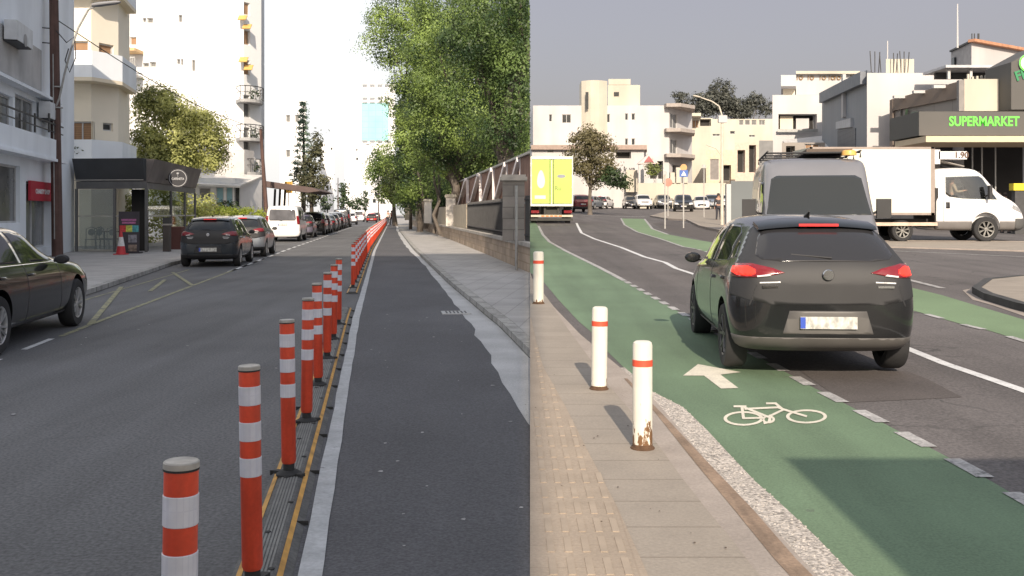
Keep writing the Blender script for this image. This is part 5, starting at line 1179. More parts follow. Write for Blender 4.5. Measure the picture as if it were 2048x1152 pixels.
# ================================================================== buildings
def facade(wall_mb, root, p0, p1, z0, z1, ops, depth=.16, frame_m=None, glass_m=None):
    """wall between p0 and p1 (seen left to right from outside) with real openings; each opening gets a window part and pane"""
    p0 = Vector((*p0, 0)); p1 = Vector((*p1, 0)); L = (p1-p0).length; d = (p1-p0)/L; out = Vector((d.y, -d.x, 0))
    def pt(u, z, o=0): v = p0+d*u-out*o; return (v.x, v.y, z)
    us = sorted({0, L}|{max(0, min(L, x)) for o in ops for x in o[:2]}); zs = sorted({z0, z1}|{max(z0, min(z1, x)) for o in ops for x in o[2:4]})
    for i in range(len(us)-1):
        for j in range(len(zs)-1):
            uc = (us[i]+us[i+1])/2; zc = (zs[j]+zs[j+1])/2
            if any(o[0] < uc < o[1] and o[2] < zc < o[3] for o in ops): continue
            wall_mb.add([pt(us[i], zs[j]), pt(us[i+1], zs[j]), pt(us[i+1], zs[j+1]), pt(us[i], zs[j+1])], [(0, 1, 2, 3)])
    for o in ops:
        u0, u1, v0, v1 = o[:4]; kind = o[4] if len(o) > 4 else 'win'; dp = .9 if kind == 'dark' else (o[5] if len(o) > 5 else depth)
        for a, b in (((u0, v0), (u1, v0)), ((u1, v0), (u1, v1)), ((u1, v1), (u0, v1)), ((u0, v1), (u0, v0))):
            wall_mb.add([pt(*a), pt(*a, dp), pt(*b, dp), pt(*b)], [(0, 1, 2, 3)])
        fm = frame_m or mat('window frame', (.5, .5, .5), .5); gm = glass_m or glass_d; t = min(.06, (u1-u0)*.12)
        if kind == 'shut': gm = shutter
        if kind == 'garage': gm = mat('grey garage door', (.22, .20, .19), .7)
        if kind == 'pale': gm = glass_b
        if kind == 'dark': gm = dark_in
        if kind == 'blue': gm = mat('blue tinted glass', (.25, .42, .48), .2, var=.2, vs=1)
        f = MB(); dd = dp-.05
        for (a0, a1, b0, b1) in ((u0, u0+t, v0, v1), (u1-t, u1, v0, v1), (u0+t, u1-t, v0, v0+t), (u0+t, u1-t, v1-t, v1))+((((u0+u1)/2-t/2, (u0+u1)/2+t/2, v0+t, v1-t),) if (u1-u0) > .9 and kind in ('win', 'pale', 'shut', 'blue') else ()):
            vs = [pt(a0, b0, dd), pt(a1, b0, dd), pt(a1, b1, dd), pt(a0, b1, dd), pt(a0, b0, dp), pt(a1, b0, dp), pt(a1, b1, dp), pt(a0, b1, dp)]
            f.add(vs, [(0, 1, 2, 3), (0, 4, 5, 1), (1, 5, 6, 2), (2, 6, 7, 3), (3, 7, 4, 0)])
        wn = f.build('window', fm, root, normals=False)
        MB().add([pt(u0, v0, dp-.012), pt(u1, v0, dp-.012), pt(u1, v1, dp-.012), pt(u0, v1, dp-.012)], [(0, 1, 2, 3)]).build('pane', gm, wn, normals=False)
def box_building(root, corners, z0, z1, wm, sides={}, roof=True, parapet=.0, name='wall', **k):
    """corners counter-clockwise seen from above"""
    mb = MB(); n = len(corners)
    for i in range(n): facade(mb, root, corners[i], corners[(i+1) % n], z0, z1, sides.get(i, []), **k)
    if roof: mb.add([(x, y, z1) for x, y in corners], [tuple(range(n))])
    o = mb.build(name, wm, root, normals=False); return o
def opx(p0, p1, lst):
    """openings given by picture columns and rows, returned in metres along the wall p0-p1"""
    p0 = Vector(p0); p1 = Vector(p1); L = (p1-p0).length; d = (p1-p0)/L; res = []
    def hit(px):
        k = (px-1024)/F; den = d.x-k*d.y; return (k*p0.y-p0.x)/den
    for o in lst:
        u0, u1 = hit(o[0]), hit(o[1]); Y = p0.y+d.y*(u0+u1)/2
        res.append((min(u0, u1), max(u0, u1), zat(o[3], Y), zat(o[2], Y))+tuple(o[4:]))
    return res
def bld(label, loc, name='building', cat='building', group=None): return empty(name, loc, 0, label, cat, group)

# ---- A: near shop building, left edge
A0 = (-12.9, 21.0); A1 = (-16.9, 38.6)
rA = bld('white and pale blue apartment block over shops at the far left edge', (-17, 30, .1), 'apartment_building', group='buildings on the left of the street')
sA = opx(A0, A1, [(-60, 40, 325, 447, 'pale'), (52, 104, 365, 496, 'pale', .3), (-60, 26, 178, 268, 'pale'), (30, 72, 196, 278, 'pale')])
wA = MB(); facade(wA, rA, A0, A1, .1, 10.4, sA)
facade(wA, rA, A1, (-30, 38.6), .1, 10.4, []); facade(wA, rA, (-30, 21), A0, .1, 10.4, [])
wA.add([(-12.9, 21, 10.4), (-16.9, 38.6, 10.4), (-30, 38.6, 10.4), (-30, 21, 10.4)], [(0, 1, 2, 3)]); wA.build('wall', whiteb, rA, normals=False)
dA = Vector((A1[0]-A0[0], A1[1]-A0[1], 0)).normalized(); oA = Vector((dA.y, -dA.x, 0))
def onA(px, o=.03):
    k = (px-1024)/F; den = dA.x-k*dA.y; u = (k*A0[1]-A0[0])/den; return Vector((*A0, 0))+dA*u+oA*o, A0[1]+dA.y*u
def plaqueA(px0, px1, py0, py1, o0, o1, name, m, parent=rA):
    a, Ya = onA(px0, 0); b, Yb = onA(px1, 0); Ym = (Ya+Yb)/2; z0, z1 = zat(py1, Ym), zat(py0, Ym); vs = []
    for z in (z0, z1):
        for q, o in ((a, o0), (b, o0), (b, o1), (a, o1)): v = q+oA*o; vs.append((v.x, v.y, z))
    return MB().add(vs, [(0,3,2,1),(4,5,6,7),(0,1,5,4),(1,2,6,5),(2,3,7,6),(3,0,4,7)]).build(name, m, parent)
plaqueA(-80, 100, 262, 306, .003, .45, 'balcony_parapet', whiteb); plaqueA(-80, 106, 306, 312, .003, .5, 'ledge', whiteb)
plaqueA(-80, 104, 168, 174, .003, .35, 'ledge', whiteb); plaqueA(-60, 82, 60, 152, .003, .02, 'stained_band', greyw)
rb = plaqueA(-80, 100, 226, 229, .40, .44, 'handrail', dkmetal); plaqueA(-80, 100, 244, 246, .40, .43, 'handrail', dkmetal)
for px in (8, 40, 70, 92): plaqueA(px, px+2, 226, 264, .39, .43, 'rail_post', dkmetal)
sg = plaqueA(55, 103, 364, 402, .02, .10, 'shop_sign', sign_red)
a, Y_ = onA(79, .108); q = MB(); put_text(q, 'CHARITY SHOP', .21, (a.x, a.y, zat(384, Y_)), dA, depth=.003, bold=.006, squeeze=1.35); q.build('sign_lettering', white_l, sg)
for (px0, px1, y0, y1, lab) in ((2, 36, 50, 88, 'white air conditioner box on the grey wall at the far left edge'), (72, 98, 208, 240, 'lower air conditioner box beside the balcony window at the far left')):
    a, Y_ = onA(px0, 0); b, _ = onA(px1, 0); r_ = empty('air_conditioner', (a.x, a.y, zat(y1, Y_)), 0, lab, 'air conditioner', 'air conditioners on facades')
    plaqueA(px0, px1, y0, y1, .08, .42, 'case', mat('ac case', (.6, .62, .64), .6), r_); plaqueA(px0+2, px1-2, y1, y1+2, .003, .40, 'bracket', dkmetal, r_)
    c_ = (a+b)/2+oA*.425; q = MB(); q.lathe([(.001, 0), (.19, 0), (.19, .012), (.001, .012)], 20, (0, 0, 0)); 
    M = Matrix.Translation((c_.x, c_.y, zat((y0+y1)/2, Y_)))@Vector((oA.x, oA.y, 0)).to_track_quat('Z', 'Y').to_matrix().to_4x4(); q.v = [tuple(M@Vector(v)) for v in q.v]; q.build('fan_grille', mat('fan grille', (.3, .3, .31), .6), r_)

# ---- B: apartment block with chamfered balconies
rB = bld('white and cream apartment block with angular corner balconies behind the cafe', (-21, 46, .1), 'apartment_building', group='buildings on the left of the street')
Bc = [(-24.5, 44.2), (-18.6, 44.2), (-17.95, 45.6), (-18.7, 48.9), (-24.5, 48.9)]
sB = {0: opx(Bc[0], Bc[1], [(138, 176, 82, 116, 'shut'), (40, 98, 62, 112, 'shut'), (140, 186, 243, 296, 'shut'), (40, 98, 240, 292, 'shut'), (138, 176, -100, -60, 'shut')]),
      1: opx(Bc[1], Bc[2], [(198, 228, 88, 134, 'shut'), (206, 226, 246, 262, 'win')])}
box_building(rB, Bc, .1, 15.5, mat('cream facade', (.80, .74, .62), .85, var=.05, vs=.5), sB)
for z_, th in ((zat(166, 44), 1.15), (zat(332, 44), .95), (zat(-10, 44), 1.1)):
    outl = [(-26.0, 43.2), (-18.15, 43.2), (-17.45, 44.8), (-18.1, 48.2)]
    inn = [(-26.0, 44.19), (-18.61, 44.19), (-17.96, 45.58), (-18.56, 48.2)]
    b_ = MB().prism(outl+inn[::-1], lambda x, y: (x, y, z_), lambda x, y: (x, y, z_+.16)).build('balcony_slab', creamd, rB)
    oi = [(-26.0, 43.3), (-18.2, 43.3), (-17.55, 44.82), (-18.2, 48.2)]
    MB().prism(outl+oi[::-1], lambda x, y: (x, y, z_+.162), lambda x, y: (x, y, z_+.16+th)).build('parapet', whiteb, b_)
q = MB(); q.tube([(-19.9, 43.1, 2.5), (-19.9, 43.1, 6.2)], .05, 8); q.build('downpipe', whitep, rB)
for j, (z_, yy) in enumerate(((zat(28, 43), 43.9), (zat(258, 47), 0))):
    if j == 0:
        q = MB(); q.lathe([(.001, 0), (.32, 0), (.36, .03), (.36, .06), (.30, .09), (.001, .09)], 20, (-19.9, 43.1, z_-.5), 'y'); q.build('satellite_dish', mat('dish grey', (.3, .3, .3), .5), rB, smooth=True)
leaves('balcony_plants', [(-18.7, 43.5, zat(296, 43), .45, .3, .3)], leaf_dk, rB, .1, 1.0, None, 31, .2)

# ---- C: tall blown-out tower with rounded balconies at its right edge
rC = bld('tall white tower block with curved balconies on its right corner', (-30, 78, .1), 'tower_block', group='buildings on the left of the street')
Cc = [(-34, 66.0), (-17.7, 66.0), (-16.95, 67.6), (-20.3, 82), (-34, 82)]
sC = {0: opx(Cc[0], Cc[1], [(286, 292, 36, 44), (294, 306, 36, 46), (357, 364, 30, 44), (286, 298, 126, 134), (300, 312, 124, 134), (354, 360, 118, 128), (362, 366, 118, 130), (384, 390, 120, 142), (245, 258, 74, 90, 'shut'), (260, 273, 74, 90, 'shut')]),
      1: opx(Cc[1], Cc[2], [(487, 500, 190+0, 235), (487, 500, 255, 300), (487, 500, 318, 352), (487, 500, 120, 150, 'shut'), (487, 500, 60, 90, 'shut'), (487, 500, 5, 30, 'shut')])}
box_building(rC, Cc, .1, 27, mat('bright white tower', (.80, .80, .80), .85, var=.03, vs=.3), sC, glass_m=glass_b)
for i, py in enumerate((210, 285, 352)):
    z_ = zat(py, 67); pts = [(-18.2, 65.9)]+[(-17.5+.95*math.cos(t), 66.6+1.4*math.sin(t)-.3) for t in [(-100+20*k)*math.pi/180 for k in range(9)]]+[(-17.0, 68.0), (-16.98, 67.62), (-17.72, 66.02)]
    b_ = MB().prism(pts, lambda x, y: (x, y, z_), lambda x, y: (x, y, z_+.2)).build('balcony_slab', mat('balcony grey', (.36, .36, .36), .85) if i < 3 else whitep, rC)
    q = MB()
    for k in range(1, 10): q.tube([(pts[k][0]*.999, pts[k][1], z_+.2), (pts[k][0]*.999, pts[k][1], z_+1.05)], .025, 5)
    q.tube([(p[0], p[1], z_+1.05) for p in pts[:10]], .03, 5)
    if i < 3: q.tube([(p[0], p[1], z_+.65) for p in pts[:10]], .02, 5)
    q.build('balcony_rail', dkmetal if i < 3 else metalg, b_)
    if i < 3: leaves('balcony_plants', [(-17.1, 66.4, z_+.6, .3, .5, .35)], leaf_dk, b_, .16, .8, None, 40+i, .25)
q = MB(); ax0, ax1 = gp(236, 64.5)[0], gp(270, 64.5)[0]; q.box(ax0, ax1, 64.4, 65.98, zat(104, 65), zat(98, 65)); b_ = q.build('balcony_slab', mat('orange soffit', (.62, .42, .22), .8), rC)
q = MB()
for k in range(9): q.box(ax0+(ax1-ax0)*k/8-.02, ax0+(ax1-ax0)*k/8+.02, 64.42, 64.46, zat(150, 65), zat(118, 65))
q.box(ax0, ax1, 64.41, 64.47, zat(119, 65), zat(116, 65)); q.box(ax0, ax1, 64.4, 65.98, zat(154, 65), zat(150, 65)); q.build('balcony_rail', metalg, b_)
for (px, py) in ((484, 34), (493, 52), (486, 118), (496, 134)):
    x_ = gp(px, 65.5)[0]; q = MB(); q.add([(x_-.3, 65.9, zat(py-6, 65.5)), (x_+.25, 65.9, zat(py-6, 65.5)), (x_+.35, 65.1, zat(py+7, 65.5)), (x_-.2, 65.1, zat(py+7, 65.5)), (x_-.3, 65.95, zat(py-5, 65.5)), (x_+.25, 65.95, zat(py-5, 65.5)), (x_+.35, 65.15, zat(py+8, 65.5)), (x_-.2, 65.15, zat(py+8, 65.5))], [(0,1,2,3),(4,7,6,5),(0,4,5,1),(1,5,6,2),(2,6,7,3),(3,7,4,0)]); q.build('awning', mat('faded orange awning', (.62, .40, .12), .8), rC)
# ---- low pavilion with glazed front, grey wall behind, dark canopy
rD = bld('low white glazed pavilion behind the parked cars with red and blue panes', (-25, 62, .1), 'pavilion')
Dc = [(-21.6, 60.0), (-16.6, 60.0), (-16.0, 64), (-21.6, 64)]
box_building(rD, Dc, .1, zat(356, 60), whitep, {0: opx(Dc[0], Dc[1], [(398, 422, 375, 402, 'pale', .05), (432, 448, 374, 414, 'blue', .05), (452, 466, 374, 414, 'blue', .05), (468, 480, 374, 414, 'win', .05), (384, 400, 406, 418, 'shut', .05), (402, 422, 406, 418, 'shut', .05)])})
q = MB(); q.add([(-22.4, 59.4, zat(362, 60)), (-16.2, 59.4, zat(372, 60)), (-16.0, 64.5, zat(345, 60)), (-22.4, 64.5, zat(335, 60)), (-22.4, 59.4, zat(366, 60)), (-16.2, 59.4, zat(376, 60)), (-16.0, 64.5, zat(349, 60)), (-22.4, 64.5, zat(339, 60))], [(0,1,2,3),(4,7,6,5),(0,4,5,1),(1,5,6,2),(2,6,7,3),(3,7,4,0)]); q.build('roof', mat('pale roof sheet', (.6, .58, .55), .8), rD)
rE = bld('grey lower wing of the tower behind the glazed pavilion', (-19, 66, .1), 'building')
box_building(rE, [(-21.5, 64.6), (-17.3, 64.6), (-17.0, 65.9), (-21.5, 65.9)], .1, zat(300, 65), greyw, {0: opx((-21.5, 64.6), (-17.3, 64.6), [(497, 512, 372, 410, 'dark')])})
rF = empty('canopy', (-16, 70, .1), 0, 'dark brown sloping canopy on posts beside the utility pole', 'canopy')
q = MB(); pr = [(-17.6, zat(356, 66)), (-12.9, zat(376, 66)), (-12.4, zat(383, 66)), (-13.2, zat(386, 66)), (-17.6, zat(368, 66))]
q.prism(pr, lambda x, z: (x+(1.4 if 0 else 0), 64.6, z), lambda x, z: (x-.8, 74, z)); q.build('roof', mat('canopy brown', (.10, .07, .065), .8), rF)
for px in (546, 556, 566): 
    x_ = gp(px, 68)[0]; MB().tube([(x_, 68, .1), (x_+.15, 68, zat(378, 68))], .08, 6).build('post', barkd, rF)
# ---- far buildings of the street
def farb(label, px0, px1, py, Y, m, wins, depth=18, cat='building', gm=None, grp='far buildings down the street'):
    p0 = gp(px0, Y)[:2]; p1 = gp(px1, Y)[:2]; r_ = bld(label, (p0[0], Y, 0), group=grp)
    box_building(r_, [p0, p1, (p1[0]*(1+depth/Y)-.6, Y+depth), (p0[0]*(1+depth/Y), Y+depth)], 0, zat(py, Y), m, {0: opx(p0, p1, wins)}, glass_m=gm, depth=.3); return r_
brightw = mat('bright white tower', (.80, .80, .80))
farb('tall white apartment block far behind the conifer', 560, 612, 120, 150, brightw, [(572, 580, 230, 244), (590, 598, 230, 244), (572, 580, 300, 314)], gm=glass_b)
farb('pale white block between the conifer and the tall lamp posts', 640, 668, 285, 190, brightw, [(661, 665, 295, 300)])
farb('white block with tiny dark windows left of the teal tower', 690, 722, 290, 210, brightw, [(712, 715, 297, 302), (712, 716, 315, 321)])
farb('grey blue narrow block low behind the palms', 702, 724, 372, 260, mat('grey far render', (.45, .47, .52), .8), [(706, 711, 380, 386), (714, 719, 380, 386), (706, 711, 394, 400), (714, 719, 394, 400)])
farb('low white house with square windows at the end of the street', 744, 782, 372, 240, whitep, [(748, 758, 376, 381), (750, 756, 386, 392), (762, 769, 386, 391), (745, 752, 398, 406), (760, 770, 400, 408)])
rT = farb('tall teal glass tower with white frame above the end of the street', 722, 790, 168, 320, brightw, [], depth=30)
p0 = gp(722, 319.6)[:2]; 
q = MB(); x0, x1 = gp(723, 319.8)[0], gp(777, 319.8)[0]; q.box(x0, x1, 319.7, 319.95, zat(282, 320), zat(206, 320)); 
tg = q.build('curtain_glass', mat('teal curtain glass', (.28, .56, .58), .35, var=.12, vs=.15, tex=brick(2.2, 1.8, .12, (.85, .9, .9), 0, 'xz', c2=.93)), rT)
for py in (204, 281, 195, 169):
    q = MB()
    for k in range(4): a_ = gp(724+k*15, 319)[0]; q.box(a_, a_+1.6, 319.4, 319.69, zat(py+2, 319), zat(py-1, 319))
    q.build('louvre', mat('grey louvre', (.3, .32, .34), .7), rT)
# unseen caster blocks added behind the camera to shade the street
rS = bld('unseen tall pale block added behind the camera to shade the street', (-4, -14, 0), 'apartment_building')
def capt(root, x0, x1, z1, m, y0=-22, y1=-12):
    n_ = int((x1-x0)/3); L = x1-x0; ops = []
    for i in range(n_):
        for k in range(1, int(z1/3.1)): ops.append((L-1.9-i*3, L-.7-i*3, k*3.1+.9, k*3.1+2.2, 'win'))
    box_building(root, [(x0, y0), (x1, y0), (x1, y1), (x0, y1)], 0, z1, m, {2: ops[:40]})
capt(rS, -8.0, -.3, 25.4, whiteb)
ex = lambda z, y: (.018-SUN_S)*(z/math.tan(SUN_EL)+y)-SUN_S*(-y)*1.0      # added flank flares outwards to set the edge of the street's shade
def fl(y, z): return .078*(z/math.tan(SUN_EL)+y)-.06*y
MB().add([(-.298, -22, 0), (-.298, -12, 0), (fl(-12, 0), -12, 0), (fl(-22, 0)-.3, -22, 0), (-.298, -22, 25.4), (-.298, -12, 25.4), (fl(-12, 25.4), -12, 25.4), (fl(-22, 25.4)-.0, -22, 25.4)], [(0,3,2,1),(4,5,6,7),(1,2,6,5),(2,3,7,6),(3,0,4,7),(0,1,5,4)]).build('shade_wing', whitep, rS)
rS2 = bld('second unseen pale block added behind the camera to shade the cafe side', (-11, -14, 0), 'apartment_building'); capt(rS2, -14.2, -8.3, 29.7, whitep)  # added block, its height set by the shade wanted on the cafe
# ---- cafe kiosk
kc = empty('cafe_kiosk', (-14.9, 38, .11), 0, 'charcoal cafe kiosk with round sign and glazed sides on the left pavement', 'kiosk')
K0 = Vector((-16.55, 38.0, 0)); K1 = Vector((-13.75, 37.6, 0)); K2 = Vector((-14.9, 47.0, 0)); K3 = Vector((-17.6, 47.2, 0))
def onv(a, t, z): v = a; return (v.x, v.y, z)
def quadbox(a, b, z0, z1, t, mb, o0=0.0):
    d = (b-a).normalized(); o = Vector((d.y, -d.x, 0)); vs = []
    for z in (z0, z1):
        for p, w in ((a, o0), (b, o0), (b, o0-t), (a, o0-t)): v = p+o*w; vs.append((v.x, v.y, z))
    return mb.add(vs, [(0,1,2,3),(7,6,5,4),(0,4,5,1),(1,5,6,2),(2,6,7,3),(3,7,4,0)])
zt = zat(318, 38); zf = zat(362, 38)
f1 = MB(); 
def fasc(a, b, out_t, z0, z1, zt0, mb):
    d = (b-a).normalized(); o = Vector((d.y, -d.x, 0)); p = [a+o*.05, b+o*.05, b+o*out_t, a+o*out_t]
    mb.add([(p[0].x, p[0].y, z0), (p[1].x, p[1].y, z0), (p[2].x, p[2].y, z1), (p[3].x, p[3].y, z1), (p[0].x-o.x*.2, p[0].y-o.y*.2, z0), (p[1].x-o.x*.2, p[1].y-o.y*.2, z0), (p[1].x-o.x*.2, p[1].y-o.y*.2, z1), (p[0].x-o.x*.2, p[0].y-o.y*.2, z1)], [(0,1,2,3),(3,2,6,7),(0,3,7,4),(1,5,6,2),(0,4,5,1),(4,7,6,5)])
fasc(K0, K1, .30, zf, zt, 0, f1); f1.build('front_fascia', cafe_m, kc)
f2 = MB(); fasc(K1, K2, .30, zf-.05, zt-.02, 0, f2); sf = f2.build('side_fascia', cafe_s, kc)
q = MB(); q.add([(p.x, p.y, zt-.05) for p in (K0, K1, K2, K3)]+[(p.x, p.y, zf) for p in (K0, K1, K2, K3)], [(0,1,2,3),(7,6,5,4),(2,6,7,3),(3,7,4,0)]); q.build('roof', cafe_m, kc)
q = MB(); quadbox(K0, K1, zf-.30, zf-.02, .08, q, .02); quadbox(K1, K2, zf-.30, zf-.07, .08, q, .02); q.build('beam', cafe_f, kc)
zb_ = .12; zmid = zat(432, 38)
def kpost(p, w=.09): MB().box(p.x-w/2, p.x+w/2, p.y-w/2, p.y+w/2, .11, zf-.3).build('post', cafe_f, kc)
for a, b, ts in ((K0, K1, (0, .0, .55, 1.0)), (K1, K2, (.45, .75, 1.0))):
    for t in sorted(set(ts)): kpost(a.lerp(b, t))
kpost(K3)
q = MB(); quadbox(K0.lerp(K1, .03), K0.lerp(K1, .64), zmid-.03, zmid+.02, .06, q, .02); quadbox(K0.lerp(K1, .03), K0.lerp(K1, .64), zb_+.02, zb_+.08, .06, q, .02); quadbox(K1, K2, zmid-.03, zmid+.03, .06, q, .02)
q.build('rail', mat('pale rail', (.38, .37, .33), .6), kc)
q = MB(); quadbox(K0.lerp(K1, .04), K0.lerp(K1, .54), zb_+.09, zf-.32, .01, q); q.build('glass_panel', clear, kc)
q = MB(); quadbox(K1.lerp(K2, .02), K1.lerp(K2, .44), zmid+.04, zf-.32, .01, q); quadbox(K1.lerp(K2, .46), K1.lerp(K2, .74), zb_+.05, zf-.32, .01, q); q.build('glass_panel', clear, kc)
q = MB(); quadbox(K0.lerp(K1, .66)+Vector((0, .9, 0)), K1+Vector((-.3, 1.0, 0)), .12, zf-.3, .05, q); q.build('dark_partition', dark_in, kc)

q = MB(); q.tube([(K0.x+.05, K0.y-.32, zf+.02), (K1.x, K1.y-.32, zf+.02)], .018, 6); q.build('fascia_edge', mat('pale edging', (.4, .38, .35), .6), kc)
# round sign
d_ = (K2-K1).normalized(); o_ = Vector((d_.y, -d_.x, 0)); sc_ = K1+d_*2.7+o_*.60; zc = zat(355, 39.6)
sgn = empty('cafe_sign', (sc_.x, sc_.y, zc), 0, 'round black cafe sign with goblet and ring on the kiosk side', 'sign')
def disc(r0, r1, th0, th1, m, nm, sq=1.0):
    q = MB().lathe([(r0, th0), (r0, th1), (r1, th1), (r1, th0)] if r0 > .001 else [(.001, th0), (r1, th0), (r1, th1), (.001, th1)], 40, caps=False)
    qd = Vector((.28, -1, 0)).normalized(); M = Matrix.Translation((sc_.x, sc_.y, zc))@qd.to_track_quat('Z', 'Y').to_matrix().to_4x4()
    q.v = [tuple(M@Vector(v)) for v in q.v]; return q.build(nm, m, sgn)
qd = Vector((.28, -1, 0)).normalized(); rr = Vector((1, .28, 0)).normalized()
disc(0, .38, -.04, .04, blk_l, 'sign_disc'); disc(.315, .335, .04, .046, grey_l, 'sign_ring')
q = MB(); put_text(q, 'CAFENETA', .125, Vector((sc_.x, sc_.y, zc-.03))+qd*.046, rr, depth=.003, bold=.003, squeeze=.78); q.build('sign_lettering', grey_l, sgn)
q = MB(); q.lathe([(.03, .0), (.008, .01), (.008, .06), (.05, .10), (.055, .16), (.048, .16), (.001, .08)], 12, (sc_.x+qd.x*.06, sc_.y+qd.y*.06, zc+.06)); q.build('goblet', grey_l, sgn)
q = MB(); q.bar(sc_+Vector((0, 0, zc-.05))-o_*.1-qd*.06, K1+d_*2.9+Vector((0, 0, zc-.05)), .06); q.build('bracket', dkmetal, sgn)
# chairs and tables seen through the glass
def chair_(x, y, rz, lab):
    r_ = empty('cafe_chair', (x, y, .115), rz, lab, 'chair', 'pale chairs inside the cafe kiosk'); cm = mat('pale chair', (.36, .36, .33), .6)
    MB().box(-.2, .2, -.2, .2, .43, .46).build('seat', cm, r_, world=False)
    q = MB(); q.tube([(-.18, .2, .45), (-.19, .23, .85), (0, .25, .92), (.19, .23, .85), (.18, .2, .45)], .018, 6); q.lathe([(.001, 0), (.13, 0), (.13, .015), (.001, .015)], 14, (0, .225, .72), 'y'); q.build('backrest', cm, r_, world=False)
    for i, j in ((-1,-1),(1,-1),(1,1),(-1,1)): MB().tube([(i*.17, j*.17, .43), (i*.2, j*.2, 0)], .015, 6).build('leg', cm, r_, world=False)
for i, (t, s, rz) in enumerate(((.12, .7, .3), (.28, .8, 3.0), (.42, .6, .1), (.2, 2.0, 1.5), (.45, 2.2, 4.5))):
    p_ = K0.lerp(K1, t)+Vector((-.1*s, s, 0)); chair_(p_.x, p_.y, rz, '%s pale chair from the left inside the cafe glass' % ['first', 'third', 'fifth', 'second', 'fourth'][i])
for i, (t, s) in enumerate(((.2, 1.3), (.44, 1.4))):
    p_ = K0.lerp(K1, t)+Vector((0, s, 0)); r_ = empty('cafe_table', (p_.x, p_.y, .115), 0, '%s round table among the cafe chairs' % ['left', 'right'][i], 'table')
    MB().lathe([(.001, .72), (.35, .72), (.35, .75), (.001, .75)], 20).build('table_top', mat('table brown', (.12, .08, .05), .6), r_, world=False); MB().lathe([(.2, 0), (.2, .02), (.03, .04), (.03, .72)], 12).build('pedestal', dkmetal, r_, world=False)
# menu board, cone, post bin, planter
x_, y_, _ = gp(258, 36.2); r_ = empty('menu_board', (x_, y_, .115), .1, 'tall dark menu board with pink lettering and coloured squares by the cafe', 'sign')
MB().box(-.36, .36, -.02, .02, .02, 1.52).build('board', mat('menu board dark', (.05, .045, .055), .6), r_, world=False); MB().box(-.36, .36, .1, .5, 0, .05).build('foot', dkmetal, r_, world=False)
for i, c in enumerate(((.5, .05, .05), (.5, .55, .1), (.08, .32, .36))): MB().box(-.32+i*.22, -.10+i*.22, -.026, -.021, .78, 1.02).build('picture', mat('menu picture %d' % i, c, .6, var=.4, vs=14), r_, world=False)
for (a, b, c, d, m) in ((-.26, .26, 1.18, 1.25, mat('pink lettering', (.42, .14, .30), .6, var=.3, vs=25)), (-.24, .24, 1.08, 1.15, mat('pink lettering', (.42, .14, .30), .6)), (-.02, .28, .40, .68, mat('grey photo', (.22, .22, .25), .6, var=.6, vs=9)), (-.02, .28, .08, .32, mat('brown photo', (.22, .17, .14), .6, var=.6, vs=9))):
    MB().box(a, b, -.026, -.021, c, d).build('picture', m, r_, world=False)
x_, y_, _ = gp(242, 35.3); r_ = empty('traffic_cone', (x_, y_, .115), 0, 'red and white traffic cone in front of the menu board', 'cone')
MB().box(-.2, .2, -.2, .2, 0, .035).build('base', mat('cone red', (.5, .04, .05), .6), r_, world=False)
MB().lathe([(.165, .035), (.125, .30)], 20).build('cone', mat('cone red', (.5, .04, .05), .6), r_, world=False, smooth=True); MB().lathe([(.125, .30), (.07, .62)], 20).build('white_sleeve', white_p, r_, world=False, smooth=True); MB().lathe([(.07, .62), (.04, .82), (.001, .825)], 20).build('tip', mat('cone red', (.5, .04, .05), .6), r_, world=False, smooth=True)
x_, y_, _ = gp(334, 38.0); r_ = empty('litter_bin', (x_, y_, .115), 0, 'slim brown post bin with pale collar beside the parked dark hatchback', 'bin')
MB().box(-.12, .12, -.12, .12, 0, 1.0).build('body', mat('bin brown', (.07, .06, .055), .7), r_, world=False); MB().box(-.14, .14, -.14, .14, 1.0, 1.06).build('collar', mat('bin collar', (.35, .33, .3), .6), r_, world=False); MB().box(-.12, .12, -.12, .12, 1.06, 1.3).build('hood', mat('bin dark', (.05, .05, .05), .7), r_, world=False)
x_, y_, _ = gp(350, 40.5); r_ = empty('planter_box', (x_, y_, .115), 0, 'dark reddish planter box between the bin and the dark hatchback', 'planter')
MB().box(-.35, .35, -.25, .25, 0, .9).build('box', mat('planter red brown', (.10, .04, .035), .8), r_, world=False); q = MB(); q.box(-.3, .3, -.2, .2, .9, .92); q.build('soil', earth_m, r_, world=False)

# ---- utility poles and street lamps, street side
def pole(px, Y, top, r0, r1, lab, m=wood_m, lean=0, arm=None, z0=.11):
    x, y, _ = gp(px, Y); r_ = empty('utility_pole' if m is wood_m else 'street_lamp', (x, y, z0), 0, lab, 'pole' if m is wood_m else 'street lamp')
    q = MB(); q.tube([(0, 0, -.1), (lean*.5, 0, top*.5), (lean, 0, top)], [r0, (r0+r1)/2, r1], 14); q.build('pole', m, r_, world=False, smooth=True)
    if arm:
        z1, L, rise = arm; q = MB(); pts = [(lean+.0, -.1, z1)]+[(L*t, -.1, z1+rise*math.sin(t*math.pi/2)**.8) for t in (.08, .2, .35, .55, .8, 1)]; q.tube(pts, .035, 8); a_ = q.build('arm', metalg, r_, world=False, smooth=True)
        e = Vector(pts[-1]); q = MB(); q.lathe([(.001, 0), (.10, .02), (.13, .25), (.11, .8), (.05, .95), (.001, .96)], 12, axis='x'); q.v = [(e.x+v[0]-.15, e.y+v[1], e.z+v[2]*.6+v[0]*.12) for v in q.v]; q.build('lamp_head', mat('lamp head grey', (.25, .25, .26), .5), r_, world=False, smooth=True)
    return r_
up_ = pole(115, 33.7, 12.5, .185, .13, 'tall brown wooden utility pole with lamp arm at the left of the street', lean=-.18, arm=(4.6, 1.35, 3.85), z0=.11)
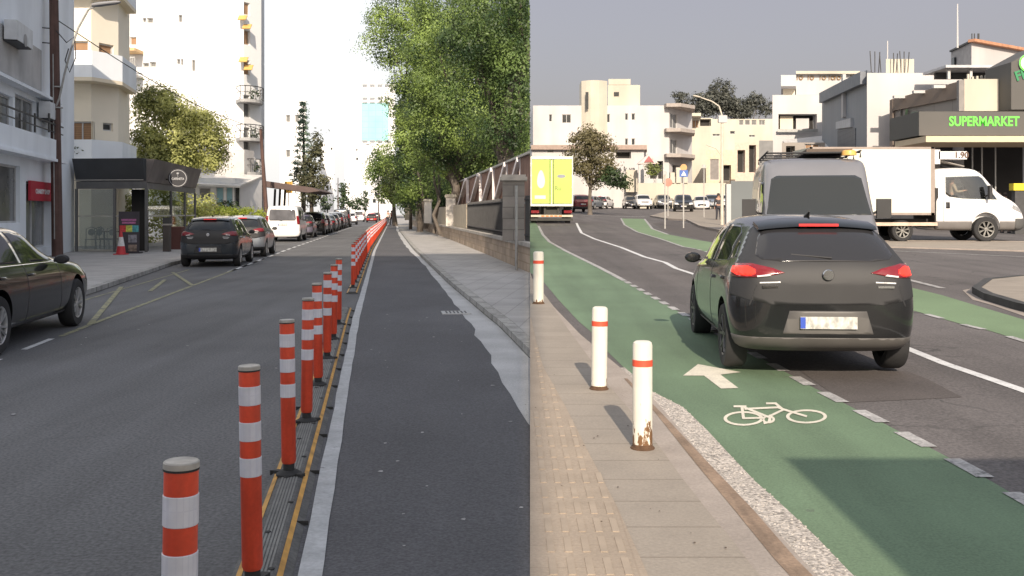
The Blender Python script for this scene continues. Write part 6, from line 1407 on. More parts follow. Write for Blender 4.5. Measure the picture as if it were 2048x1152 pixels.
q = MB(); q.tube([(-.02, -.18, .6), (-.06, -.2, 6.8)], .02, 6); q.lathe([(.17, 5.0), (.17, 5.04)], 12); q.lathe([(.168, 5.7), (.168, 5.74)], 12); q.build('conduit', metalg, up_, world=False)
q = MB(); q.tube([(.0, -.1, 7.6), (.35, -.1, 7.2), (.62, -.1, 7.4), (.66, -.1, 6.7), (.45, -.1, 6.2), (.3, -.1, 6.6), (.42, -.1, 7.0)], .018, 6); q.build('cable_coil', rub_m, up_, world=False)
pole(536, 61, 6.6, .15, .09, 'slimmer leaning wooden utility pole behind the white van', lean=-.45, z0=.1)
for (px, Y, h, lab) in ((757, 150, 11.3, 'tall thin street lamp beyond the red car'), (676, 130, 6.0, 'shorter lamp post left of the far palms'), (684, 150, 5.5, 'thin dark post next to the shorter lamp post')):
    pole(px, Y, h, .1, .05, lab, m=mat('far post brown', (.12, .09, .08), .8), arm=(h-1.2, -1.8, 1.6) if h > 10 else None)
q = MB(); 
for k, (z0_, z1_) in enumerate(((7.8, 9.2), (7.3, 8.9))):
    pts = [Vector((-15.6+.1, 33.7, z0_)).lerp(Vector((-33, 20, z1_)), t/8)-Vector((0, 0, .6*math.sin(t/8*math.pi))) for t in range(9)]; q.tube(pts, .02, 5)
q.tube([Vector((-15.5, 33.7, 8.2)).lerp(Vector((-15.2, 61, 6.6)), t/10)-Vector((0, 0, .5*math.sin(t/10*math.pi))) for t in range(11)], .018, 5)
tag(q.build('overhead_cable', rub_m), 'dark overhead cables running from the tall wooden pole', 'cable')

# ---- street side trees and shrubs
tree('street_tree', 'yellow green sunlit tree rising behind the cafe kiosk', gp(372, 57), [bl(310, 215, 55, 44, 42), bl(365, 235, 55, 50, 40), bl(415, 275, 55, 40, 44), bl(300, 290, 54, 44, 44), bl(355, 300, 54, 50, 44), bl(400, 325, 55, 40, 20), bl(330, 345, 53, 50, 34)], leaf_yl, bark, tr=.2, size=.15, dens=1.7, seed=21, clump=.75, hollow=.3, lobes=True)
leaves_r = empty('garden_shrub', (-18.2, 43, .1), 0, 'sunlit bushes seen through the side windows of the cafe', 'shrub')
leaves('foliage', [(-18.8, 48.0, 1.6, .9, .5, 1.4), (-17.5, 49.0, 1.6, 1.2, .5, 1.5), (-16.9, 51, 1.4, 1.4, 1, 1.4), (-15.4, 50.5, 1.3, 1.0, 1, 1.1), (-20.3, 51, 1.5, 1.4, 1, 1.5)], leaf_yl, leaves_r, .16, 1.0, None, 22, .3)
r_ = empty('garden_shrub', (-15, 56, .1), 0, 'bright lime hedge top between the cars and the pavilion', 'shrub'); leaves('foliage', [bl(455, 424, 55, 34, 9, .8), bl(500, 428, 56, 34, 10, .8), bl(410, 430, 54, 30, 10, .8)], leaf_br, r_, .12, 1.2, None, 23, .2)
r_ = empty('garden_shrub', (-17, 59, .1), 0, 'dark green agave shaped shrub before the pavilion', 'shrub'); leaves('foliage', [bl(455, 412, 58.5, 20, 10, .6)], leaf_dk, r_, .22, 1.2, None, 24, .25, .3)
q = MB(); q.box(-16.8, -15.0, 53.0, 53.3, .1, 1.35); tag(q.build('garden_wall', creamw), 'low cream garden wall behind the silver hatchback', 'wall')
# conifer: whorled branches
def conifer(px, Y, top, w, lab):
    x, y, _ = gp(px, Y); H = zat(top, Y); r_ = empty('conifer', (x, y, 0), 0, lab, 'tree'); MB().tube([(x, y, 0), (x+.1, y, H*.5), (x, y, H)], [.25, .16, .03], 8).build('trunk', barkd, r_)
    bs = []; n_ = 15
    for i in range(n_):
        t = i/(n_-1); z = H*(.34+.66*t); r = w*Y/F*(1-t*.85)
        for k in range(5): a = k*1.257+i*.6; bs.append((x+math.cos(a)*r*.6, y+math.sin(a)*r*.6, z+.15, r*.42, r*.42, .16))
    leaves('crown', bs, leaf_cf, r_, .26, .5, None, 50, .24, .3, .1); return r_
conifer(606, 88, 212, 34, 'tall thin blue green conifer against the white sky')
tree('street_tree', 'dark bushy tree in front of the tall conifer beside the row of dark cars', gp(622, 84, .1), [bl(612, 350, 84, 22, 28), bl(630, 320, 84, 18, 30), bl(640, 365, 84, 16, 26), bl(620, 390, 84, 26, 22), bl(632, 285, 85, 10, 24)], leafmat('dark olive leaves', (.05, .055, .03), (.12, .12, .06), .2), barkd, tr=.22, size=.26, dens=1.0, seed=26, clump=.45)
for i, (px, py, Y, w, h, lab) in enumerate(((686, 395, 150, 4, 34, 'narrow cypress beside the shorter lamp post'), (700, 405, 170, 8, 14, 'small round tree behind the dark parked cars'), (716, 408, 190, 10, 14, 'dark round tree right of the narrow cypress'), (730, 400, 200, 5, 22, 'small cypress nearest the tall lamp'), (655, 405, 130, 12, 14, 'low dark tree behind the dark car row'))):
    tree('street_tree', lab, gp(px, Y), [bl(px, py, Y, w, h)], leaf_dk, barkd, group='small far street trees', tr=.15, size=.45, dens=.9, seed=60+i, clump=.6)
r_ = empty('banner', gp(572, 72, 0), 0, 'orange yellow sign panel beyond the dark canopy', 'sign'); x_, y_, _ = gp(577, 78); MB().box(x_-.3, x_+.3, y_, y_+.08, zat(386, 78), zat(363, 78)).build('panel', mat('orange panel', (.75, .42, .08), .6), r_); MB().tube([(x_, y_+.1, 0), (x_, y_+.1, zat(366, 78))], .04, 6).build('post', metalg, r_)
skin_person('person', (gp(783, 120)[0], 120, .1), 0, 'distant pedestrian in dark red top on the right pavement', sh_r, tr_d)
skin_person('person', (gp(776, 112)[0], 112, .1), .4, 'distant pedestrian in a white top walking in the cycle lane', white_p, tr_d)

# ================================================================== junction side: buildings
GJ = 'buildings beyond the junction'
def rz(Y): return gz(Y)
# -- white apartment building with stair tower
Y0 = 130; r_ = bld('long white apartment building with stair tower and rounded end balconies', (12, Y0, rz(Y0)), 'apartment_building', group=GJ)
c = [(2.0, Y0), (15.2, Y0), (18.2, 136), (18.2, 148), (2.0, 148)]
c0 = gp(1066, Y0)[:2]; c1 = gp(1338, Y0)[:2]; c2 = (gp(1384, 137)[0], 137)
wl = opx(c0, c1, [(1098, 1104, 229, 243), (1124, 1142, 229, 246), (1202, 1220, 228, 245), (1250, 1256, 227, 240), (1263, 1270, 227, 240), (1250, 1256, 277, 290), (1263, 1270, 277, 290), (1272, 1284, 320, 356, 'dark'), (1300, 1326, 322, 358, 'dark')])
box_building(r_, [c0, c1, c2, (c2[0], 150), (c0[0], 150)], rz(Y0)-.6, zat(211, Y0), whiter, {0: wl, 1: opx(c1, c2, [(1340, 1354, 228, 256, 'pale'), (1340, 1354, 279, 307, 'pale'), (1345, 1360, 330, 372, 'dark')])})
def fbox(px0, px1, py0, py1, Y, D, m, parent, nm, dy=0):
    a = gp(px0, Y)[0]; b = gp(px1, Y)[0]; k = 1+D/Y if D > 1 else 1
    return MB().prism([(a, Y+dy), (b, Y+dy), (b*k, Y+dy+D), (a*k+.02, Y+dy+D)], lambda x, y: (x, y, zat(py1, Y)), lambda x, y: (x, y, zat(py0, Y))).build(nm, m, parent)
# stair tower and roof block
tw = MB(); pts = [(gp(1164, 129)[0], 131)]+[(gp(1164, 129)[0]+(gp(1216, 129)[0]-gp(1164, 129)[0])*k/6, 130-.9*math.sin(k/6*math.pi)) for k in range(7)]+[(gp(1216, 129)[0], 134), (gp(1164, 129)[0], 134)]
tw.prism(pts, lambda x, y: (x, y, zat(400, 130)), lambda x, y: (x, y, zat(162, 130))); tw.build('stair_tower', creamw, r_)
fbox(1216, 1280, 170, 212, 131, 6, creamw, r_, 'roof_block'); fbox(1217, 1261, 158, 169.5, 131, 5, creamw, r_, 'roof_block')
q = fbox(1171, 1177, 184, 218, 128.9, .15, glass_d, r_, 'tower_window'); fbox(1228, 1238, 184, 192, 130.9, .12, glass_d, r_, 'roof_window')
fbox(1062, 1160, 211, 400, 129.8, .0, whiter, r_, 'x') if 0 else None
for py in (209, 258, 308):
    z_ = zat(py+8, 131); pts = [(gp(1330, 129.2)[0], 129.9), (gp(1332, 129.2)[0], 128.8), (gp(1360, 129.2)[0], 128.6), (gp(1386, 133)[0], 131.5), (gp(1390, 136)[0], 136.8), (gp(1383, 137)[0], 136.9), (c1[0], 129.95)]
    MB().prism(pts, lambda x, y: (x, y, z_), lambda x, y: (x, y, z_+.45)).build('balcony', mat('balcony concrete', (.36, .32, .29), .85), r_)
# lower pinkish ledge building in front, left
r2 = bld('low white annexe with brown ledge in front of the apartment building', (5, 122, rz(122)), group=GJ)
a0 = gp(1064, 124)[:2]; a1 = gp(1288, 124)[:2]
box_building(r2, [a0, a1, (a1[0], 129), (a0[0], 129)], rz(122)-.5, zat(300, 124), whiter, {0: opx(a0, a1, [(1094, 1108, 298.5+1, 305), (1232, 1262, 303, 317, 'dark')])})
fbox(1062, 1294, 290, 299, 123.4, 6, mat('brown ledge', (.34, .26, .22), .8), r2, 'ledge'); fbox(1252, 1275, 340, 384, 122.6, 1.2, creamw, r2, 'pier')
q = MB(); put_text(q, 'ke k va', .9, (gp(1250, 123.8)[0], 123.85, zat(338, 124)), (1, 0, 0), depth=.02); q.build('wall_lettering', dkmetal, r2)
# boundary walls
r3 = empty('garden_wall', gp(1300, 118, rz(118)), 0, 'white stepped garden walls before the apartment building entrance', 'wall')
MB().box(gp(1276, 118)[0], gp(1452, 118)[0], 118, 118.3, rz(118)-.3, zat(366, 118)).build('wall_body', creamw, r3)
for i, (px, py) in enumerate(((1326, 350), (1340, 345), (1352, 335), (1366, 345))): MB().box(gp(px, 118)[0], gp(px+9, 118)[0], 117.8, 118.5, zat(366, 118), zat(py, 118)).build('pier', creamw, r3)
r4 = empty('pediment_gate', gp(1298, 120, rz(120)), 0, 'white gabled gate roof with dark red triangle over the entrance', 'gate')
q = MB(); a = gp(1275, 120)[0]; b = gp(1318, 120)[0]; q.prism([(a, zat(328, 120)), (b, zat(328, 120)), ((a+b)/2, zat(308, 120))], lambda x, z: (x, 119.5, z), lambda x, z: (x, 121, z)); q.build('gable', mat('pinkish gable', (.62, .52, .5), .8), r4)
q = MB(); q.prism([(a+.7, zat(325, 120)), (b-.7, zat(325, 120)), ((a+b)/2, zat(312, 120))], lambda x, z: (x, 119.4, z), lambda x, z: (x, 119.49, z)); q.build('gable_panel', mat('gable dark red', (.35, .12, .12), .8), r4)
for px in (1278, 1313): MB().box(gp(px, 120)[0]-.1, gp(px, 120)[0]+.15, 119.7, 120, rz(120)-.2, zat(328, 120)).build('column', whiter, r4)
# cream blocks in the middle distance
def rfar(label, px0, px1, py, Y, m, wins, D=12, base=None, **k):
    a = gp(px0, Y)[:2]; b = gp(px1, Y)[:2]; r_ = bld(label, (a[0], Y, rz(Y)), group=GJ)
    box_building(r_, [a, b, (b[0]*(1+D/Y), Y+D), (a[0]*(1+D/Y)+.3, Y+D)], rz(Y)-1.0 if base is None else base, zat(py, Y), m, {0: opx(a, b, wins)}, **k); return r_
r5 = rfar('cream house with orange awning balcony right of the white apartment building', 1383, 1425, 236, 150, creamw, [(1385, 1397, 240, 256, 'shut'), (1400, 1422, 238, 252, 'dark')], D=8)
fbox(1366, 1402, 226, 232, 147, 3, creamw, r5, 'roof_slab')
rfar('long cream building with a row of pale windows on top', 1384, 1545, 238, 170, creamw, [(1478, 1487, 240, 250, 'pale'), (1490, 1500, 240, 250, 'pale'), (1503, 1513, 240, 250, 'pale'), (1518, 1530, 240, 250, 'pale'), (1395, 1408, 260, 266), (1425, 1440, 268, 272), (1460, 1470, 262, 268), (1498, 1510, 270, 274), (1436, 1476, 316, 372, 'garage')], D=10)
rfar('low cream house with brown garage behind the lamp post', 1412, 1470, 300, 140, mat('warm cream render', (.62, .50, .37), .85), [(1420, 1438, 318, 360, 'garage'), (1445, 1462, 330, 362, 'dark')], D=6)
rfar('small cream shop with red signs between the lamp post and the grey gate', 1470, 1520, 285, 126, mat('pinkish render', (.55, .44, .36), .85), [(1475, 1490, 300, 345, 'dark'), (1498, 1512, 290, 345, 'dark')], D=6)
# green plant behind wall, blue-grey gate pillar
tree('garden_tree', 'small bright green tree behind the white garden wall', gp(1306, 119, rz(119)), [bl(1306, 338, 119, 15, 14)], leafmat('fresh green leaves', (.12, .14, .04), (.22, .26, .07), .3), barkd, tr=.08, size=.3, dens=1.1, seed=70, clump=.4)
# white house with balconies (1545-1645)
r6 = bld('stepped white house with balconies and roof terrace in the middle right', (gp(1545, 80)[0], 80, rz(80)), 'house', group=GJ)
a = gp(1545, 80)[:2]; b = gp(1648, 80)[:2]
box_building(r6, [a, b, (b[0]*1.12, 90), (a[0]*1.13, 90)], rz(80)-.5, zat(190, 80), whiter, {0: opx(a, b, [(1557, 1634, 228, 264, 'dark')])})
fbox(1592, 1700, 148, 189.8, 84, 8, whiter, r6, 'upper_floor'); fbox(1562, 1592, 150, 172, 82, 6, whiter, r6, 'upper_box'); fbox(1566, 1590, 173, 189.8, 84, 4, creamd, r6, 'recess_block')
fbox(1592, 1720, 142, 147.5, 83.5, 9, creamw, r6, 'roof_slab')
fbox(1555, 1636, 258, 264, 79.6, .1, metalg, r6, 'balcony_rail'); fbox(1560, 1586, 232, 262, 80.6, .1, creamd, r6, 'blind'); fbox(1592, 1618, 236, 262, 80.6, .1, whiter, r6, 'door')
for px in (1602, 1624, 1648, 1666, 1678):
    q = MB(); x_ = gp(px, 83.9)[0]; q.lathe([(.10, 0), (.18, 0), (.18, .03), (.10, .03)], 14, (x_, 83.9, zat(156, 84)), 'y', caps=False); q.box(x_-.34, x_-.28, 83.9, 83.95, zat(160, 84), zat(151, 84)); q.build('wall_ornament', mat('brown ornament', (.25, .16, .08), .8), r6)
q = MB(); x0_, x1_ = gp(1545, 79)[0], gp(1650, 79)[0]; q.add([(x0_, 74, zat(300, 74)), (x1_, 70, zat(293, 70)), (x1_, 78, zat(270, 78)), (x0_+.5, 78, zat(280, 78))], [(0, 1, 2, 3)]); q.add([(v[0], v[1], v[2]-.12) for v in q.v[:4]], [(3, 2, 1, 0)]); q.add([], [(0, 4, 5, 1), (1, 5, 6, 2), (2, 6, 7, 3), (3, 7, 4, 0)]) if 0 else None
q.build('lean_to_roof', mat('pale sheet roof', (.5, .48, .46), .7), r6)
# blue grey warehouse, seen at an angle
r7 = bld('blue grey clad warehouse with white lettering strip', (gp(1645, 72)[0], 60, rz(60)), 'warehouse', group=GJ)
w0 = (gp(1644, 76)[0], 76.0); w1 = (gp(1734, 58)[0], 58.0)
zl = zat(185, 76); zr_ = zat(140, 58)
q = MB(); q.add([(w0[0], w0[1], rz(70)-.5), (w1[0], w1[1], rz(60)-.5), (w1[0], w1[1], zr_), (w0[0], w0[1], zl), (w0[0]+14, w0[1]+4, rz(70)-.5), (w0[0]+14, w0[1]+4, zl), (w1[0]+6, w1[1]+8, rz(60)), (w1[0]+6, w1[1]+8, zr_)], [(0, 1, 2, 3), (4, 0, 3, 5), (1, 6, 7, 2), (3, 2, 7, 5)]); q.build('wall', bluegrey, r7, normals=False)
dW = Vector((w1[0]-w0[0], w1[1]-w0[1], 0)).normalized(); oW = Vector((dW.y, -dW.x, 0))
def onW(px):
    k = (px-1024)/F; den = dW.x-k*dW.y; u = (k*w0[1]-w0[0])/den; return Vector((*w0, 0))+dW*u, w0[1]+dW.y*u
def plW(px0, px1, ty0, ty1, by0, by1, o, m, nm):
    a, Ya = onW(px0); b, Yb = onW(px1); A = a+oW*o; B = b+oW*o
    vs = [(A.x, A.y, zat(by0, Ya)), (B.x, B.y, zat(by1, Yb)), (B.x, B.y, zat(ty1, Yb)), (A.x, A.y, zat(ty0, Ya)), (a.x, a.y, zat(by0, Ya)), (b.x, b.y, zat(by1, Yb)), (b.x, b.y, zat(ty1, Yb)), (a.x, a.y, zat(ty0, Ya))]
    return MB().add(vs, [(0, 1, 2, 3), (0, 4, 5, 1), (1, 5, 6, 2), (2, 6, 7, 3), (3, 7, 4, 0)]).build(nm, m, r7)
plW(1648, 1733, 186, 143, 206, 168, .35, mat('blue grey band', (.15, .165, .19), .6), 'roof_band')
plW(1676, 1706, 244, 236, 258, 254, .15, mat('pale sign strip', (.42, .43, .45), .6), 'sign_strip')
plW(1676, 1712, 262, 256, 330, 330, .04, mat('dark shutter', (.10, .11, .13), .6, tex=brick(10, .3, .02, (.7, .7, .7), 0, 'xz')), 'shutter')
plW(1689, 1692, 150, 148, 236, 234, .2, whiter, 'pipe')
# white block and supermarket
r8 = bld('plain white block with rooftop rebar between the warehouse and the supermarket', (gp(1733, 60)[0], 60, rz(60)), group=GJ)
a = gp(1734, 57.5)[:2]; b = gp(1930, 57.5)[:2]
box_building(r8, [a, b, (b[0]*1.18, 68), (a[0]*1.19, 68)], rz(58)-.5, zat(146, 57.5), whiter, {}); fbox(1772, 1828, 118, 145.8, 59, 5, creamw, r8, 'roof_tank_room')
for i, px in enumerate((1738, 1745, 1752, 1757, 1782, 1787, 1797, 1803, 1810)): 
    x_ = gp(px, 59)[0]; MB().tube([(x_, 58.6, zat(145, 58.6)), (x_+.08*(i % 3-1), 58.6, zat(102+(i*7) % 6, 58.6))], .03, 5).build('rebar', dkmetal, r8)
MB().tube([(gp(1775, 60)[0], 60, zat(120, 60)), (gp(1775, 60)[0], 60, zat(82, 60))], .035, 6).build('antenna', whiter, r8)
r9 = bld('taupe and dark grey supermarket with green lettered fascia', (gp(1900, 48)[0], 48, rz(48)), 'supermarket', group=GJ)
YS = 48.0
# angled side wall with graphics
v0 = (gp(1785, 56)[0], 56.0); v1 = (gp(1928, 49)[0], 49.0)
q = MB(); q.add([(v0[0], v0[1], rz(56)-.3), (v1[0], v1[1], rz(49)-.3), (v1[0], v1[1], zat(160, 49)), (v0[0], v0[1], zat(200, 56)), (v0[0]+8, v0[1]+6, rz(56)), (v0[0]+8, v0[1]+6, zat(200, 56))], [(0, 1, 2, 3), (4, 0, 3, 5)]); q.build('side_wall', taupe, r9, normals=False)
dS = Vector((v1[0]-v0[0], v1[1]-v0[1], 0)).normalized(); oS = Vector((dS.y, -dS.x, 0))
def onS(px, o=0):
    k = (px-1024)/F; den = dS.x-k*dS.y; u = (k*v0[1]-v0[0])/den; return Vector((*v0, 0))+dS*u+oS*o, v0[1]+dS.y*u
def plS(px0, px1, ty0, ty1, by0, by1, o, m, nm, parent=None):
    a, Ya = onS(px0); b, Yb = onS(px1); A = a+oS*o; B = b+oS*o
    vs = [(A.x, A.y, zat(by0, Ya)), (B.x, B.y, zat(by1, Yb)), (B.x, B.y, zat(ty1, Yb)), (A.x, A.y, zat(ty0, Ya)), (a.x, a.y, zat(by0, Ya)), (b.x, b.y, zat(by1, Yb)), (b.x, b.y, zat(ty1, Yb)), (a.x, a.y, zat(ty0, Ya))]
    return MB().add(vs, [(0, 1, 2, 3), (0, 4, 5, 1), (1, 5, 6, 2), (2, 6, 7, 3), (3, 7, 4, 0)]).build(nm, m, parent or r9)
plS(1787, 1918, 199, 164, 222, 197, .12, taupe2, 'upper_band'); plS(1784, 1790, 200, 198, 330, 330, .14, taupe2, 'corner_trim'); plS(1803, 1805, 196, 195, 330, 330, .1, dgrey, 'downpipe')
for px in (1812, 1852, 1893): 
    a, Ya = onS(px, .35); MB().box(a.x-.35, a.x+.3, a.y-.1, a.y+.15, zat(px*-.25+650-2, Ya)-.05, zat(px*-.25+650-2, Ya)+.1).build('flood_light', whiter, r9)
a, Ya = onS(1817, .13); z_ = zat(292, Ya); q = MB(); bp = [(-.26, 0), (.26, 0), (.30, .35), (.28, 1.0), (.14, 1.45), (.10, 1.65), (.22, 1.98), (-.06, 1.98), (-.10, 1.65), (-.14, 1.45), (-.28, 1.0), (-.30, .35)]
q.prism(bp, lambda u, z: tuple(a+dS*u*1.0+Vector((0, 0, z_+z))), lambda u, z: tuple(a+dS*u*1.0+oS*.02+Vector((0, 0, z_+z)))); q.build('bottle_graphic', mat('muted green graphic', (.10, .16, .075), .7, var=.15), r9)
a, Ya = onS(1832, .13); q = MB(); put_text(q, 'F', 1.5, (a.x, a.y, zat(246, Ya)), dS, depth=.01, bold=.03); q.build('wall_letter', mat('grey green letter', (.14, .17, .14), .7), r9)
fbox(1918, 1928, 160, 222, 48.6, .3, mat('taupe grey trim', (.25, .235, .225), .8), r9, 'pilaster')
fbox(1928.5, 2003, 158, 222, 48.6, .5, creamw, r9, 'cream_panel'); fbox(2003, 2010, 156, 222, 48.5, .5, mat('taupe grey trim', (.25, .235, .225), .8), r9, 'pilaster')
xs = gp(2010, YS)[0]; q = MB(); q.prism([(xs, zat(221.5, YS)), (xs+6, zat(221.5, YS)), (xs+6, zat(60, YS)), (xs+1.6, zat(92, YS)), (xs, zat(128, YS))], lambda x, z: (x, 47.4, z), lambda x, z: (x, 50, z)); q.build('sign_tower', dgrey, r9)
q = MB(); put_text(q, 'FRESH', .62, (gp(2022, 47.3)[0]+1.05, 47.38, zat(152, 47.3)+.22), (1, 0, .33), (-.33, 0, 1), depth=.03, bold=.02); q.build('tower_lettering', sign_dg, r9)
q = MB(); q.lathe([(.001, -.05), (.42, -.05), (.42, 0), (.001, 0)], 24, (gp(2056, 47.3)[0], 47.36, zat(126, 47.3)), 'y'); rd = q.build('round_logo', white_l, r9); q = MB(); q.lathe([(.34, -.07), (.42, -.07), (.42, -.05), (.34, -.05)], 24, (gp(2056, 47.3)[0], 47.36, zat(126, 47.3)), 'y', caps=False); q.build('logo_ring', sign_g, rd)
fs_ = MB().box(gp(1838, 45)[0], gp(2260, 45)[0], 45.0, 48.5, zat(271, 45), zat(223, 45)).build('fascia', dgrey, r9)
q = MB(); put_text(q, 'SUPERMARKET', .60, (gp(1970, 44.9)[0], 44.985, zat(243.5, 45)), (1, 0, 0), depth=.012, bold=.018, squeeze=.80); q.build('sign_lettering', sign_g, fs_)
aw = MB(); aw.box(gp(1852, 44.4)[0], gp(2260, 44.4)[0], 44.4, 48, zat(284, 44.4), zat(272, 44.4)); aw.build('awning', awn_m, r9)
q = MB(); q.box(gp(1870, 50)[0], gp(2300, 50)[0], 50, 50.2, rz(50), zat(284, 50)); q.build('shop_interior', dark_in, r9)
fbox(1855, 1880, 285, 460, 48.6, .3, mat('taupe grey trim', (.25, .235, .225), .8), r9, 'wall_pier')
for px in (1944, 1963, 1990, 2046): fbox(px, px+2.5, 286, 440, 48.0, .08, metalg if px != 2046 else mat('pale post', (.35, .36, .4), .5), r9, 'shop_mullion')
rt = MB().box(gp(1868, 55)[0], gp(2016, 55)[0], 53.5, 56.5, zat(143, 55), zat(138, 55)).build('terrace_roof', mat('light terrace roof', (.5, .5, .52), .6), r9)
for px in (1896, 1940, 1988): fbox(px, px+5, 138.5, 158, 53.8, .2, whiter, r9, 'terrace_post')
for i in range(9): fbox(1935+i*9, 1939+i*9, 148+(i*5) % 6, 158, 50.5, .15, creamw, r9, 'terrace_picket')
fbox(1870, 2012, 144, 158, 55.5, .2, mat('terrace shade', (.13, .125, .12), .8), r9, 'terrace_shade_sheet')  # dark sheet stands in for the shade under the terrace roof
# house with tiled roof behind the supermarket
r10 = bld('cream house with orange tiled roof edge and tall white mast above the supermarket', (gp(1943, 66)[0], 66, rz(66)), 'house', group=GJ)
h0 = (gp(1902, 70)[0], 70); h1 = (gp(1943, 66)[0], 66); h2 = (gp(2080, 70)[0], 70)
q = MB(); q.add([(h0[0], h0[1], rz(66)), (h1[0], h1[1], rz(66)), (h1[0], h1[1], zat(84, 66)), (h0[0], h0[1], zat(104, 70))], [(0, 1, 2, 3)]); q.build('gable_wall', mat('shaded render', (.36, .34, .33), .85), r10, normals=False)  # the gable side's shade is put into its wall colour
q = MB(); q.add([(h1[0], h1[1], rz(66)), (h2[0], h2[1], rz(66)), (h2[0], h2[1], zat(110, 70)), (h1[0], h1[1], zat(84, 66))], [(0, 1, 2, 3)]); q.build('wall', whiter, r10, normals=False)
q = MB(); q.bar((h1[0]-.1, h1[1]-.2, zat(82, 66)), (h2[0], h2[1]-.2, zat(107, 70)), .5, .18); q.build('tile_edge', mat('orange tiles', (.48, .24, .14), .85, var=.2, vs=4), r10)
q = MB(); q.bar((h0[0], h0[1]-.1, zat(103, 70)), (h1[0], h1[1]-.1, zat(83, 66)), .3, .12); q.build('verge', dkmetal, r10)
q = MB(); q.box(gp(1907, 69)[0], gp(1914, 69)[0], 68.9, 69.3, zat(133, 69), zat(115, 69)); q.build('small_window', glass_d, r10)
MB().tube([(gp(1915, 68)[0], 68, zat(96, 68)), (gp(1915, 68)[0], 68, zat(8, 68))], [.07, .04], 8).build('mast', whiter, r10)
for px in (1944, 1949, 1956, 1958): MB().tube([(gp(px, 67)[0], 67, zat(84, 67)), (gp(px, 67)[0], 67, zat(67, 67))], .04, 5).build('rebar', dkmetal, r10)
# people and yellow sign at the shop
ps = gp(2010, 43.5, rz(43.5)); skin_person('person', ps, R_(170), 'person in a dark shirt standing at the supermarket entrance behind the truck bonnet', sh_d, tr_d)
ps = gp(1998, 45.5, rz(45.5)); skin_person('person', ps, R_(200), 'second person further inside the supermarket entrance', sh_r, tr_d)
r_ = empty('crate', gp(2036, 42.5, rz(42.5)), 0, 'yellow crate on a stand by the supermarket entrance', 'crate'); x_ = gp(2036, 42.5)[0]; MB().box(x_-.28, x_+.3, 42.3, 42.7, zat(381, 42.5), zat(367, 42.5)).build('tub', mat('yellow plastic', (.7, .55, .03), .5), r_); MB().box(x_-.2, x_+.2, 42.35, 42.65, rz(42.5), zat(381, 42.5)).build('stand', dkmetal, r_)
# grey gate slab left of the silver van, dark block and red sign
r_ = empty('site_hoarding', gp(1500, 42, rz(42)), 0, 'blue grey panel gate between the lamp post and the grey van', 'gate')
q = MB(); q.box(gp(1462, 44)[0], gp(1550, 44)[0], 44, 44.12, rz(44), zat(362, 44)); q.build('panel', mat('hoarding grey', (.14, .155, .16), .7, var=.1, vs=.6), r_); MB().box(gp(1452, 44)[0], gp(1461, 44)[0], 43.9, 44.2, rz(44), zat(368, 44)).build('gate_post', whiter, r_)
r_ = rfar('dark grey box unit above the panel gate', 1518, 1546, 281, 62, mat('unit grey', (.20, .20, .20), .7), [], D=4)
r_ = rfar('low taupe annexe below the lean-to roof behind the grey van', 1564, 1650, 285, 66, taupe, [(1572, 1590, 292, 318, 'dark'), (1610, 1640, 288, 301, 'shut')], D=3)
# street lamp, signs
x_, y_, z_ = gp(1444, 52, rz(52)); r_ = empty('street_lamp', (x_, y_, z_), 0, 'pale street lamp with curved arm and box on its pole at the junction corner', 'street lamp')
H = zat(232, 52)-z_; q = MB(); q.tube([(0, 0, 0), (0, 0, H)], [.09, .06], 12); q.build('pole', mat('lamp cream', (.55, .5, .42), .6), r_, world=False, smooth=True)
q = MB(); q.tube([(0, 0, H-.6), (-.02, 0, H+.1), (-.15, 0, H+.5), (-.5, 0, H+.75), (-1.15, 0, H+.98)], [.05, .045, .04, .035, .03], 8); am = q.build('arm', mat('lamp cream', (.55, .5, .42), .6), r_, world=False, smooth=True)
q = MB(); q.lathe([(.001, -.02), (.07, .0), (.09, .2), (.05, .42), (.001, .43)], 10, axis='x'); q.v = [(v[0]-1.5, v[1], v[2]*.6+H+1.06-v[0]*.22) for v in q.v]; q.build('lamp_head', mat('lamp cream', (.55, .5, .42), .6), am, world=False, smooth=True)
q = MB(); q.tube([(0, 0, H-2.1), (-.3, 0, H-1.7), (-.8, 0, H-1.5)], .03, 6); q.build('lower_arm', mat('lamp cream', (.55, .5, .42), .6), r_, world=False); MB().box(-.2, .25, -.12, .12, H-.35, H+.02).build('junction_box', whiter, r_, world=False)
def signpost(px, py, Y, top, lab, plates):
    x, y, z = gp(px, Y, rz(Y)); r_ = empty('road_sign', (x, y, z), 0, lab, 'road sign', 'road signs at the junction'); H = zat(top, Y)-z
    MB().tube([(0, 0, 0), (0, 0, H)], .035, 8).build('post', mat('sign post pale', (.45, .44, .42), .5), r_, world=False)
    for (kind, zc_, s, m) in plates:
        q = MB()
        if kind == 'disc': q.lathe([(.001, -.05), (s, -.05), (s, -.04), (.001, -.04)], 20, (0, 0, H+zc_), 'y')
        elif kind == 'tri': q.prism([(-s, -s*.8), (s, -s*.8), (0, s*.9)], lambda a, b: (a, -.075, H+zc_+b), lambda a, b: (a, -.065, H+zc_+b))
        else: q.box(-s, s, -.055, -.04, H+zc_-s*.8, H+zc_+s*.8)
        q.build('sign_plate', m, r_, world=False)
bl_s = mat('blue sign', (.05, .12, .38), .5)
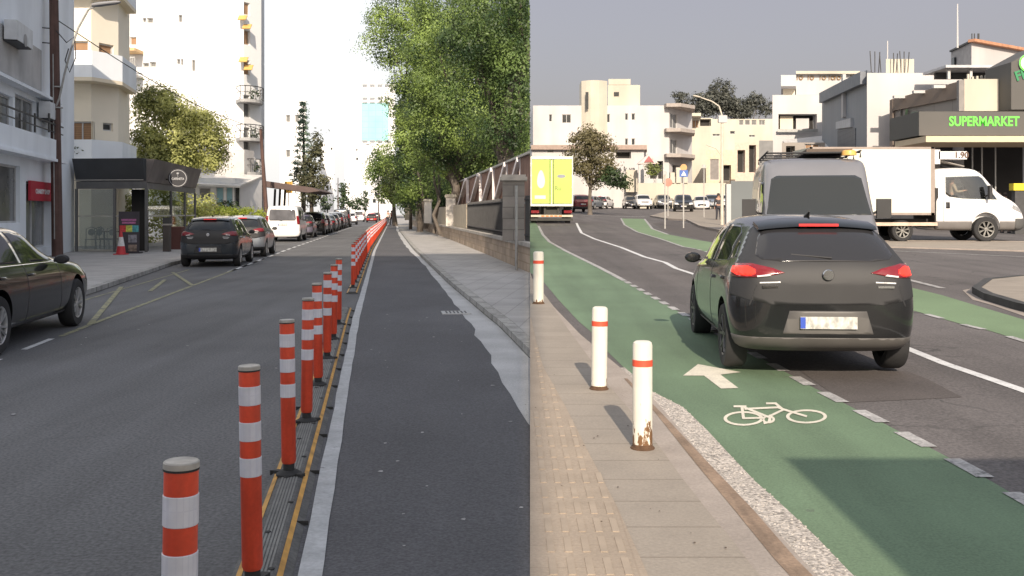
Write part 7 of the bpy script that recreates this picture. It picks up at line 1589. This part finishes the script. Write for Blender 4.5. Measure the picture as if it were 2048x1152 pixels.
signpost(1367, 0, 50, 335, 'blue crossing sign with white triangle below an orange disc', [('box', -.30, .21, bl_s), ('tri', -.30, .13, white_l), ('disc', .0, .17, mat('orange disc', (.55, .30, .12), .5))])
signpost(1330, 0, 49, 342, 'plain grey sign post seen edge on left of the blue sign', [('box', -.1, .10, metalg)])
signpost(1408, 0, 70, 330, 'thin post with small plate right of the blue sign', [('box', -.1, .15, metalg)])
signpost(1336, 0, 72, 362, 'low post with red disc beside the black parked car', [('disc', -.1, .3, mat('orange red disc', (.6, .2, .15), .5))])
skin_person('person', gp(1437, 62, rz(62)), R_(180), 'pedestrian in dark clothes standing by the lamp post at the corner', sh_d, tr_d)
# trees of the junction side
tree('roadside_tree', 'dusty olive green tree standing behind the lime lorry', gp(1180, 82, rz(82)), [bl(1170, 285, 82, 30, 32), bl(1198, 300, 82, 28, 36), bl(1160, 320, 82, 30, 32), bl(1190, 345, 82, 36, 28), bl(1176, 268, 82, 14, 16), bl(1212, 335, 81, 20, 24)], leaf_ol, bark, tr=.18, size=.2, dens=1.1, clip='R', seed=80, clump=.7, lobes=True)
r_ = empty('roadside_bush', gp(1228, 80, rz(80)), 0, 'darker round bush at the right foot of the olive tree', 'shrub'); leaves('foliage', [bl(1226, 355, 80, 24, 20), bl(1245, 362, 80, 14, 16)], leaf_dk, r_, .26, 1.2, None, 81, .4)
for i, (px, bs) in enumerate(((1440, [(1440, 185, 28, 26), (1430, 205, 34, 22), (1452, 210, 30, 22)]), (1400, [(1400, 205, 20, 20), (1410, 218, 24, 16)]), (1362, [(1358, 190, 16, 6), (1366, 200, 14, 14)]), (1500, [(1512, 200, 16, 16), (1494, 212, 20, 16), (1530, 216, 16, 16)]), (1478, [(1474, 212, 22, 18), (1480, 226, 34, 12)]))):
    tree('background_tree', ['tallest grey green tree behind the cream buildings', 'second grey green tree left of the tallest', 'small tree tips above the white apartment roof', 'right hand grey green tree by the white house', 'low grey green tree between the two groups'][i], gp(px, 200, rz(200)), [bl(a, b, 200, w, h) for a, b, w, h in bs], leaf_gr, barkd, group='grey green trees behind the junction', tr=.3, size=.42, dens=1.0, seed=90+i, clump=.55, hollow=.4)
